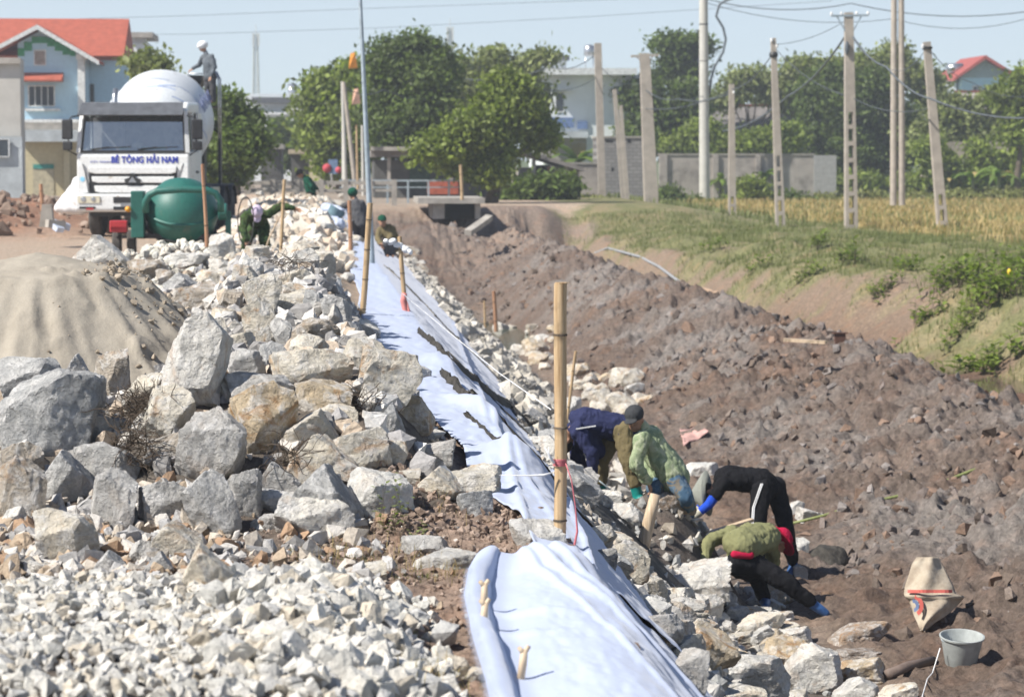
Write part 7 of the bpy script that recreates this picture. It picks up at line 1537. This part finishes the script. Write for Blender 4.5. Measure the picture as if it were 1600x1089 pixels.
t_ = building('roof_tower', 'small white stair tower with flat slab roof behind the red roof', 204, 68, 232, 118, 150, 4, 'white_wall', 'tower', False); bpart(t_, 'roof_slab', 'concrete', [(198, 52, 240, 60, -.8, 4.6)], 150); bpart(t_, 'upper_wall', 'white_wall', [(206, 60, 226, 68, .2, 3)], 150); bpart(t_, 'lower_block', 'white_wall', [(188, 104, 250, 312, .5, 6)], 150); bpart(t_, 'window', 'window', [(196, 100, 206, 116, .42, .6), (190, 120, 196, 132, .4, .6)], 150)
# far white buildings down the street
f_ = building('white_block', 'far white apartment block with grey flat canopy down the street', 358, 147, 480, 290, 210, 14, 'white_wall', 'building'); bpart(f_, 'canopy', 'visor', [(394, 153, 466, 162, -1.2, -.01)], 210); bpart(f_, 'balcony', 'white_frame', [(400, 176, 470, 180, -1, -.01), (400, 196, 470, 199, -1, -.01)], 210); windows(f_, [(404 + 14 * k, 182, 412 + 14 * k, 192) for k in range(5)], 210); windows(f_, [(404 + 14 * k, 203, 412 + 14 * k, 213) for k in range(5)], 210)
o = MB(); c = at(457, 145, 211); o.lathe([(.7, -.35), (.72, .3), (.5, .45), (.01, .5)], c, (1, 0, .0), 20); o.bar(c + Vector((-.4, 0, -.9)), c + Vector((-.4, 0, -.2)), .1); o.bar(c + Vector((.4, 0, -.9)), c + Vector((.4, 0, -.2)), .1); tag(o.build('water_tank', 'chrome', None, True), 'shiny steel water tank on the far white block', 'water tank')
f2 = building('narrow_white_house', 'narrow white house with roof tanks at the left of the roadside tree', 452, 172, 484, 290, 195, 10, 'white_wall', 'house'); windows(f2, [(458, 180, 466, 192), (472, 180, 479, 192), (458, 202, 466, 214)], 195); bpart(f2, 'parapet', 'white_frame', [(450, 168, 486, 173, -.4, -.01)], 195)
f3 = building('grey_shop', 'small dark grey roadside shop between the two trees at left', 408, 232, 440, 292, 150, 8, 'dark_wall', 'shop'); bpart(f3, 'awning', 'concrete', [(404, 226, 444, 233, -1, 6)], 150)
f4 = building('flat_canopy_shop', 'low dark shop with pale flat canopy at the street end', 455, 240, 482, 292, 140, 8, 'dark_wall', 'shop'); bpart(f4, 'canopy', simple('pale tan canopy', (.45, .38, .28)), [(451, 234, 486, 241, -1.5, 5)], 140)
f5 = building('cream_annex', 'thin cream annex right of the narrow white house', 476, 200, 500, 290, 185, 8, 'cream_wall', 'house')
# grey white house in the middle
m_ = building('white_house', 'grey white house with blue sign band and flat roof behind the tall posts', 850, 118, 1000, 300, 165, 12, 'white_wall', 'house'); bpart(m_, 'roof_slab', 'white_frame', [(838, 108, 992, 118, -1.2, 12.5)], 165); windows(m_, [(868, 145, 881, 175)], 165, bars=1)
bpart(m_, 'window_hood', 'white_frame', [(862, 139, 892, 143, -.7, -.003)], 165); bpart(m_, 'sign_band', simple('blue sign', (.12, .18, .32), .6), [(862, 184, 896, 200, -.15, -.003), (902, 190, 918, 202, -.15, -.004)], 165); bpart(m_, 'awning', 'corr_grey', [(846, 206, 915, 216, -1.5, -.003)], 165); bpart(m_, 'grey_plinth', 'grey_wall', [(846, 216, 915, 250, -.5, -.002)], 165); bpart(m_, 'roof_room', 'white_wall', [(866, 92, 892, 108, 3, 8)], 165); bpart(m_, 'roof_room_slab', 'visor', [(862, 86, 896, 92, 2.5, 8.5)], 165)
o = MB(); c = at(921, 80, 166); o.lathe([(.30, -.35), (.36, -.25), (.36, .25), (.2, .38), (.01, .4)], c, (0, 0, 1), 20); o.bar(c + Vector((-.25, 0, -1.4)), c + Vector((-.25, 0, -.3)), .06); o.bar(c + Vector((.25, 0, -1.4)), c + Vector((.25, 0, -.3)), .06); o.bar(c + Vector((-.32, 0, -1.38)), c + Vector((.32, 0, -1.38)), .08); tag(o.build('water_tank', 'chrome', None, True), 'shiny water tank on a stand above the grey white house', 'water tank')
# dark shed and lean-to
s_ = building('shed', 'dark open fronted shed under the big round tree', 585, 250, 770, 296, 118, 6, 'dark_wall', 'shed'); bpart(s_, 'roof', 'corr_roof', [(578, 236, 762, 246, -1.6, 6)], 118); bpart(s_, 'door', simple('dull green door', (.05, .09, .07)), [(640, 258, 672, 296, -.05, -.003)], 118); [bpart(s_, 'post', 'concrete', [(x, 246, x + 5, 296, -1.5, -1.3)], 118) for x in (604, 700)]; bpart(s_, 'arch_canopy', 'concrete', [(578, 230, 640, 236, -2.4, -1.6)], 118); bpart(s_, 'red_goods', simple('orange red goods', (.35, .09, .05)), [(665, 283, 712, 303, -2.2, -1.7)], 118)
s2 = building('lean_to', 'lean to shelter with sloping grey roof left of the concrete wall', 812, 262, 905, 296, 125, 5, 'grey_wall', 'shelter'); a = at(808, 232, 125); b = at(908, 262, 125); mb = MB(); mb.prism([(a.x, a.z), (b.x, b.z), (b.x, b.z - .2), (a.x, a.z - .2)], 123.5, 130); mb.build('roof', 'corr_roof', s2); [bpart(s2, 'post', 'concrete', [(x, y, x + 6, 296, -1.2, -1.0)], 125) for x, y in ((828, 250), (878, 258))]; bpart(s2, 'opening', simple('black opening shade', (.02, .02, .02)), [(836, 258, 860, 292, -.02, .01)], 125)  # the opening is a black panel painting the shade inside the shelter
# walls
def wall(name, label, x0, y0, x1, y1, Y, mat, dep=.3, cap=True):
    a = at(x0, y1, Y); b = at(x1, y0, Y); rt = empty(name, (a.x, Y, a.z), label, 'wall'); mb = MB(); mb.box((a.x, Y, a.z - .6), (b.x, Y + dep, b.z)); mb.build('masonry', mat, rt)
    if cap: mb = MB(); mb.box((a.x - .05, Y - .06, b.z), (b.x + .05, Y + dep + .06, b.z + .1)); mb.build('coping', 'grey_wall', rt)
    return rt
m = NT('stained grey render'); gm_ = m.coord(); c1_ = m.ramp(m.noise(1.1, 6, .65, gm_, .5), [(.3, (.17, .155, .14)), (.5, (.33, .295, .265)), (.75, (.42, .38, .34))]); m.col(c1_); m.bump(m.noise(8, 4, .6, gm_), .4, .03); M['stain_wall'] = m.m
wl = wall('concrete_wall', 'long stained grey concrete wall behind the row of poles', 1030, 243, 1272, 312, 150, 'stain_wall'); bpart(wl, 'pier', 'stain_wall', [(1030, 241, 1042, 312, -.15, -.002), (1113, 241, 1122, 312, -.15, -.002), (1180, 241, 1188, 312, -.15, -.002)], 150)
wall('concrete_wall', 'shorter paler wall section at the right end of the long wall', 1272, 243, 1307, 290, 158, simple('pale render', (.33, .32, .31), .95, var=.2), cap=False)
m = NT('grey blockwork'); co = m.coord(); bt = m.n('ShaderNodeTexBrick'); bt.inputs['Scale'].default_value = 1; bt.inputs['Brick Width'].default_value = .4; bt.inputs['Row Height'].default_value = .2; bt.inputs['Mortar Size'].default_value = .015; bt.inputs['Color1'].default_value = (.20, .195, .19, 1); bt.inputs['Color2'].default_value = (.26, .25, .24, 1); bt.inputs['Mortar'].default_value = (.13, .12, .115, 1)
mp = m.n('ShaderNodeMapping'); mp.inputs['Rotation'].default_value = (R_(90), 0, 0); m.l(co, mp.inputs[0]); m.l(mp.outputs[0], bt.inputs[0]); m.col(bt.outputs[0]); m.bump(bt.outputs['Fac'], -.4, .02); M['block'] = m.m
bw = wall('block_wall', 'higher dark grey blockwork shed wall between the slanted posts', 938, 216, 1010, 312, 140, 'block', 4); bpart(bw, 'recess_shade', simple('black recess', (.015, .015, .015)), [(946, 219, 958, 223, -.01, .02), (980, 218, 986, 224, -.01, .02), (955, 262, 959, 268, -.01, .02)], 140)  # small black slabs on the wall face paint the shade of holes
wall('low_wall', 'low grey wall from the lean to shelter to the blockwork', 860, 257, 938, 305, 132, 'stain_wall')
wall('garden_wall', 'pale broken garden wall with openings behind the banana plants', 1440, 222, 1610, 262, 160, simple('tan old wall', (.36, .31, .25), .95, var=.3, scale=.8), cap=False)
# right side roofs and red house
def gable_roof(name, label, x0, x1, ye, yp, Y, dep, mat, cat='roof', wallmat='grey_wall', yb=300):
    a = at(x0, ye, Y); b = at(x1, ye, Y); p = at(x0, yp, Y); rt = empty(name, (a.x, Y, 0), label, cat); mb = MB(); mb.box((a.x + .3, Y + .4, -.5), (b.x - .3, Y + dep - .4, a.z)); mb.build('wall', wallmat, rt)
    mb = MB(); mb.add([(a.x, Y, a.z), (b.x, Y, a.z), (b.x, Y + dep / 2, p.z), (a.x, Y + dep / 2, p.z), (b.x, Y + dep, a.z), (a.x, Y + dep, a.z)], [(0, 1, 2, 3), (3, 2, 4, 5)]); o = mb.build('roof', mat, rt); md = o.modifiers.new('t', 'SOLIDIFY'); md.thickness = .1
    mb = MB(); mb.bar((a.x, Y + dep / 2, p.z + .06), (b.x, Y + dep / 2, p.z + .06), .35, .14); mb.build('ridge', simple('rust ridge', (.24, .07, .05)), rt); return rt
gable_roof('corrugated_house', 'low house with grey corrugated roof and rusty ridge behind the long wall', 1108, 1262, 206, 164, 185, 9, 'corr_roof')
gable_roof('grey_roof_house', 'old house with pale grey roof among trees at the right', 1515, 1640, 182, 142, 185, 9, simple('pale thatch grey', (.30, .27, .245), .95, var=.2), 'house')
YR = 235; rh = building('red_roof_house', 'far pale blue house with red roof at the upper right', 1500, 122, 1585, 300, YR, 8, 'blue_wall', 'house'); pk = at(1537, 89, YR); a = at(1493, 122, YR); b = at(1590, 122, YR)
mb = MB(); mb.prism([(a.x + .4, a.z), (b.x - .4, b.z), (pk.x, pk.z - .3)], YR, YR + 8); mb.build('gable_wall', simple('grey gable', (.30, .36, .38)), rh)
mb = MB(); mb.prism([(pk.x, pk.z + .1), (b.x + .3, b.z - .05), (b.x + .3, b.z - .3), (pk.x, pk.z - .25)], YR - .8, YR + 8.6); mb.prism([(pk.x, pk.z + .1), (a.x - .3, a.z - .05), (a.x - .3, a.z - .3), (pk.x, pk.z - .25)], YR - .79, YR + 8.6); mb.build('roof', simple('crimson roof', (.34, .08, .065), .7), rh)
bpart(rh, 'side_wing', 'white_wall', [(1462, 126, 1499, 300, 1, 7)], YR); windows(rh, [(1520, 135, 1534, 150), (1550, 135, 1564, 150)], YR); o = MB(); c = at(1492, 108, YR + 3); o.lathe([(.5, -.7), (.52, .7)], c, (1, 0, 0), 16); tag(o.build('water_tank', 'chrome', None, True), 'small steel tank left of the far red roof', 'water tank')
# ================================================================== bridge, culvert and railings
a = at(470, 300, 98); br = empty('bridge_railing', (at(380, 300, 98).x, 98, 0), 'pale concrete bridge railing crossing behind the far stones', 'railing')
for (x0, x1, y0, y1, Y, d) in [(380, 618, 283, 289, 98, .15), (380, 618, 296, 300, 98, .10)]: a = at(x0, y1, Y); b = at(x1, y0, Y); mb = MB(); mb.box((a.x, Y, a.z), (b.x, Y + d, b.z)); mb.build('rail', 'concrete', br)
for x in range(384, 620, 38): a = at(x, 318, 98); b = at(x + 8, 282, 98); mb = MB(); mb.box((a.x, 97.95, -.2), (b.x, 98.2, b.z + .03)); mb.build('post', 'concrete', br)
br = empty('road_railing', (at(530, 300, 104).x, 104, 0), 'thin grey metal railing on the road behind the concrete one', 'railing')
for (y0, y1) in ((281, 284), (292, 294)): a = at(530, y1, 104); b = at(718, y0, 104); mb = MB(); mb.box((a.x, 104, a.z), (b.x, 104.08, b.z)); mb.build('rail', 'steel', br)
for x in range(540, 720, 32): a = at(x, 306, 104); b = at(x + 3, 281, 104); mb = MB(); mb.box((a.x, 103.99, -.1), (b.x, 104.09, b.z)); mb.build('post', 'steel', br)
cv = empty('culvert', (at(690, 330, 93).x, 93, -1), 'concrete slab culvert opening at the far end of the canal', 'culvert'); bpart(cv, 'slab', 'concrete', [(652, 309, 756, 318, -.6, 4)], 93); bpart(cv, 'abutment', 'concrete', [(676, 318, 694, 342, -.3, 4), (742, 318, 750, 342, -.3, 4)], 93); bpart(cv, 'opening', simple('dark culvert shade', (.012, .014, .01)), [(694, 318, 742, 342, .3, .5)], 93)  # dark panel between the abutments paints the shade inside the culvert
mb = MB(); mb.obox(at(748, 352, 84), (.25, 1.6, .18), (.3, .15, -.5)); tag(mb.build('concrete_beam', 'concrete', None), 'fallen concrete beam leaning on the far mud', 'beam')
# ================================================================== poles, towers and wires
def conc_pole(label, xb, yb, xt, yt, Y, wb, wt, kind='square', arm=False, group=None, mat='pole_conc', slots=0, name='utility_pole', zb=None):
    b = at(xb, yb, Y); t = at(xt, yt, Y); b.z -= .15
    if zb is not None: b.z = zb
    rt = empty(name, b, label, 'pole', group); ax = (t - b).normalized(); L_ = (t - b).length; k = 1 / ppm(Y); wb *= k; wt *= k; mb = MB(); X = Vector((1, 0, 0)); X = (X - ax * X.dot(ax)).normalized(); Yv = ax.cross(X)
    def seg(s0, s1, x0, x1, y0, y1):
        vs = []
        for s in (s0, s1):
            w = (wb + (wt - wb) * s) / 2; c = b.lerp(t, s)
            for x, y in ((x0, y0), (x1, y0), (x1, y1), (x0, y1)): vs.append(c + X * x * w + Yv * y * w * .75)
        mb.add(vs, [(0, 3, 2, 1), (4, 5, 6, 7), (0, 1, 5, 4), (1, 2, 6, 5), (2, 3, 7, 6), (3, 0, 4, 7)])
    if kind == 'round': mb.tube([b, t], [wb / 2, wt / 2], 18)
    elif slots:
        s_end = .05 + slots * .075; seg(0, .05, -1, 1, -1, 1)
        for j in range(slots):
            s0 = .05 + j * .075; seg(s0, s0 + .055, -1, -.45, -1, 1); seg(s0, s0 + .055, .45, 1, -1, 1); seg(s0 + .055, s0 + .075, -1, 1, -1, 1)
        seg(s_end, 1, -1, 1, -1, 1)
    else: seg(0, 1, -1, 1, -1, 1)
    mb.build('shaft', mat, rt, kind == 'round', sharp=30)
    def P(s, x=0, y=0): return b.lerp(t, s) + X * x * k + Yv * y * k
    return rt, P, k
def insul(rt, P, spots):
    for (s, x) in spots: mb = MB(); c = P(s, x, -3); mb.lathe([(.03, 0), (.06, .03), (.03, .06), (.06, .09), (.03, .14)], c, (0, 0, 1), 10); mb.build('insulator', 'white_cloth', rt, True)
p1, A1, k1 = conc_pole('tall ladder shaped concrete pole with white insulators and crossarm on top', 1330, 362, 1326, 20, 90, 20, 13, slots=7, mat='pole_conc')
mb = MB(); mb.bar(A1(.985, -28, -4), A1(.985, 30, -4), .10, .07); mb.bar(A1(.90, -3, -4), A1(.985, -20, -4), .04); mb.bar(A1(.90, 3, -4), A1(.985, 20, -4), .04); mb.build('crossarm', 'steel', p1); insul(p1, A1, [(.985, -28), (.985, -12), (.985, 12), (.985, 30)])
mb = MB(); mb.ell(A1(.84, -5, -8), (.08, .08, .25), 10, 8); mb.build('cable_bundle', 'wire', p1)
p2, A2, k2 = conc_pole('slotted pole leaning left with cable knot at its top, rightmost of the row', 1475, 378, 1448, 66, 88, 17, 11, slots=3); mb = MB(); mb.lathe([(.17, -.05), (.19, .05)], A2(.97), (0, 0, 1), 12); mb.build('clamp', 'dark_steel', p2); insul(p2, A2, [(.97, -8)])
p3, A3, k3 = conc_pole('slim slotted concrete pole third from the right in the field row', 1220, 362, 1208, 60, 92, 15, 8, slots=5); mb = MB(); mb.lathe([(.13, -.2), (.17, -.1), (.13, .0)], A3(.93), (0, 0, 1), 10); mb.build('clamp', 'dark_steel', p3); insul(p3, A3, [(.98, -3), (.95, 5)])
p4, A4, k4 = conc_pole('shortest slim concrete pole standing before the long wall', 1144, 340, 1143, 132, 105, 12, 8, slots=2); insul(p4, A4, [(.93, 3)])
p5, A5, k5 = conc_pole('thick double concrete pole with flat crossarm before the wall gap', 1018, 322, 1007, 84, 118, 22, 15); mb = MB(); mb.bar(A5(.985, -22, -3), A5(.985, 22, -3), .14, .10); mb.bar(A5(.92, 0, -4), A5(.985, -14, -4), .05); mb.bar(A5(.92, 0, -4), A5(.985, 14, -4), .05); mb.build('crossarm', 'pole_conc', p5)
conc_pole('pale tapering post leaning left beside the blockwork wall', 941, 312, 934, 68, 128, 11, 11, mat='pole_conc')
conc_pole('thin slanted post left of the pair before the blockwork', 976, 318, 960, 140, 126, 9, 6)
conc_pole('thin slanted post right of the pair before the blockwork', 981, 318, 970, 165, 124, 7, 5)
p6, A6, k6 = conc_pole('tallest pale round pole rising out of the picture above the wall', 1101, 312, 1099, -40, 148, 17, 13, 'round', mat='pole_pale'); mb = MB()
for s in (.2, .45, .62, .78): mb.lathe([(.30 - .05 * s, -.04), (.30 - .05 * s, .04)], A6(s), (0, 0, 1), 18)
mb.build('collar', 'dark_steel', p6)
mb = MB(); c0 = at(1133, 2, 148); mb.tube([at(1150, -4, 148), c0, at(1124, 8, 148), at(1119, 26, 148), at(1130, 44, 148), at(1134, 62, 148), at(1130, 82, 148), at(1117, 104, 148), at(1111, 124, 148), at(1108, 150, 148)], .07, 8); tag(mb.build('cable_loop', 'wire', None, True), 'thick dark cable looping down beside the tallest pale pole', 'cable')
conc_pole('left pole of the tall twin round poles rising out of the picture', 1396, 316, 1397, -40, 118, 11, 9, 'round'); conc_pole('right pole of the tall twin round poles rising out of the picture', 1409, 316, 1408, -40, 118, 11, 9, 'round')
lp, AL, kl = conc_pole('tall leaning galvanised lamp pole rising out of the picture beside the cloth', 582, 416, 562, -20, 42, 9.5, 5.5, 'round', mat='steel', name='lamp_pole')
for (xb, yb, xt, yt, Y, w, lab, mt) in [(556, 292, 537, 128, 115, 8, 'slim grey concrete pole directly right of the lamp pole', 'pole_conc'), (540, 290, 535, 128, 118, 7, 'slim grey pole before the roadside tree', 'pole_pale'), (537, 290, 536, 176, 120, 6, 'white capped post left of the lamp pole', 'pole_pale'), (505, 282, 503, 142, 140, 6, 'distant thin post at the left of the roadside tree', 'pole_conc'), (568, 300, 566, 196, 100, 6, 'pale short pole close to the lamp pole', 'pole_pale'), (559, 290, 557, 196, 104, 4, 'thin yellowish stake close to the lamp pole', 'bamboo')]: conc_pole(lab, xb, yb, xt, yt, Y, w, w * .7, 'round', mat=mt)
sg_ = empty('road_sign', at(521, 290, 125), 'small pink and white road sign on a post beneath the roadside tree', 'sign'); mb = MB(); mb.tube([at(519, 292, 125), at(517, 255, 125)], .05, 8); mb.build('post', 'white_frame', sg_, True); mb = MB(); mb.lathe([(.22, 0), (.22, .04)], at(511, 263, 124.8), (0, -1, 0), 20); mb.lathe([(.16, 0), (.16, .04)], at(529, 266, 124.8), (0, -1, 0), 20); mb.build('disc', simple('pink red disc', (.5, .08, .10)), sg_, True); mb = MB(); a = at(513, 272, 124.8); mb.box((a.x, 124.8, a.z), (a.x + .45, 124.86, a.z + .7)); mb.build('board', simple('blue board', (.15, .22, .35)), sg_)
for (x, y, c_, lab) in [(552, 96, (.75, .30, .05), 'orange flag at the top of the roadside tree'), (557, 152, (.70, .42, .30), 'pale orange flag halfway down the roadside tree')]: mb = MB(); a = at(x, y, 118); mb.add([(a.x - .22, 118, a.z - .35), (a.x + .2, 118.1, a.z - .3), (a.x + .08, 118.0, a.z + .4), (a.x - .12, 118.05, a.z + .35), (a.x - .22, 118.06, a.z - .35), (a.x + .2, 118.16, a.z - .3), (a.x + .08, 118.06, a.z + .4), (a.x - .12, 118.11, a.z + .35)], [(0, 1, 2, 3), (7, 6, 5, 4), (0, 4, 5, 1), (1, 5, 6, 2), (2, 6, 7, 3), (3, 7, 4, 0)]); tag(mb.build('flag', simple('flag cloth ' + str(y), c_), None), lab, 'flag')
def tower(label, x, yb, yt, Y, w):
    rt = empty('lattice_tower', at(x, yb, Y), label, 'tower'); k = 1 / ppm(Y); mb = MB(); c = at(x, yb, Y); t = at(x, yt, Y); n = 14
    for i in range(n):
        z0 = c.z + (t.z - c.z) * i / n; z1 = c.z + (t.z - c.z) * (i + 1) / n; a0 = w * k * (1 - .4 * i / n) / 2; a1 = w * k * (1 - .4 * (i + 1) / n) / 2
        Q = [(-1, -1), (1, -1), (1, 1), (-1, 1)]
        for j in range(4):
            p = Vector((c.x + Q[j][0] * a0, Y + Q[j][1] * a0, z0)); q_ = Vector((c.x + Q[j][0] * a1, Y + Q[j][1] * a1, z1)); r2_ = Vector((c.x + Q[(j + 1) % 4][0] * a1, Y + Q[(j + 1) % 4][1] * a1, z1)); mb.bar(p, q_, .14); mb.bar(p, r2_, .07); mb.bar(q_, r2_, .07)
    mb.build('lattice', simple('pale tower steel', (.45, .47, .45), .7), rt); mb = MB()
    for s in (-1, 1): mb.box((t.x + s * .35 - .12, Y - .5, t.z - 1.6), (t.x + s * .35 + .12, Y - .3, t.z + .1))
    mb.tube([t, t + Vector((0, 0, 1.2))], .05, 6); mb.build('antenna', 'white_frame', rt)
tower('far lattice mast left of the roadside tree, the taller of two', 400, 155, 54, 330, 9); tower('far lattice mast peeking above the round tree', 703, 120, 44, 330, 8)
def wire(pts, Y, label, r=.018, sag=0, name='cable'):
    P = [at(x, y, Y if not hasattr(Y, '__len__') else Y[0] + (Y[1] - Y[0]) * i / (len(pts) - 1)) for i, (x, y) in enumerate(pts)]; Q = []
    for i in range(len(P) - 1):
        for k in range(8): s = k / 8; p = P[i].lerp(P[i + 1], s); p.z -= sag * 4 * s * (1 - s); Q.append(p)
    Q.append(P[-1]); mb = MB(); mb.tube(Q, r, 5); return tag(mb.build(name, 'wire', None, True), label, 'cable')
wire([(1322, 55), (1232, 150), (1130, 205)], (90, 118), 'thick dark cable falling left from the ladder shaped pole', .04, .3); wire([(1330, 55), (1385, 105), (1455, 155), (1610, 185)], (90, 84), 'thick dark cable falling right from the ladder shaped pole', .035, .2)
wire([(1210, 70), (1326, 30)], 91, 'thin wire from the slim pole up to the crossarm', .012, .2); wire([(1210, 80), (1144, 140), (1007, 170)], (92, 118), 'thin cable from the slim pole to the shortest pole', .02, .3); wire([(1210, 75), (1326, 150), (1450, 170)], (92, 88), 'slack wire from the slim pole to the leaning pole', .015, .3)
wire([(1450, 75), (1520, 130), (1610, 150)], 88, 'thin wire from the leaning pole to the right edge', .014, .2); wire([(1450, 72), (1396, 110), (1326, 45)], (88, 90), 'thin wire between the leaning pole and crossarm', .012, .3)
wire([(1144, 145), (1060, 155), (1008, 140)], (105, 118), 'teal wire from the shortest pole to the double pole', .02, .2); wire([(934, 82), (860, 105), (700, 120)], (128, 140), 'two strand wire from the leaning post to the left', .025, .4); wire([(934, 100), (1007, 128), (1100, 150)], (128, 148), 'wire from the leaning post to the tall pale pole', .02, .5)
wire([(-10, 34), (300, 25), (600, 13), (900, 2), (1100, -6)], 260, 'upper faint long wire crossing the sky', .022); wire([(-10, 56), (300, 54), (600, 44), (900, 28), (1300, 2)], 260, 'lower faint long wire crossing the sky', .022); wire([(1100, -2), (1330, 6), (1610, 18)], 148, 'wire running along the top right edge of sky', .03, .5); wire([(1100, 4), (1396, 30), (1610, 28)], 148, 'fainter wire below the top right one', .02, .6)
wire([(537, 135), (600, 140), (700, 150), (850, 140), (934, 120)], (115, 128), 'thin wires running past the round tree to the leaning post', .02, .3)
# ================================================================== air
mb = MB(); mb.box((-60, -3, -4), (110, 330, 24)); hz_ = mb.build('haze', 'white_cloth', None); hz_['kind'] = 'stuff'; hz_['label'] = 'thin pale haze in the air over the fields'
hm = bpy.data.materials.new('haze'); hm.use_nodes = True; t = hm.node_tree; t.nodes.clear(); o_ = t.nodes.new('ShaderNodeOutputMaterial'); v = t.nodes.new('ShaderNodeVolumePrincipled'); v.inputs['Color'].default_value = (.92, .95, 1.0, 1); v.inputs['Density'].default_value = .0009; v.inputs['Anisotropy'].default_value = .3
t.links.new(v.outputs[0], o_.inputs['Volume']); hz_.data.materials.clear(); hz_.data.materials.append(hm)
S.cycles.volume_bounces = 0; S.cycles.volume_step_rate = 20; S.cycles.volume_max_steps = 16
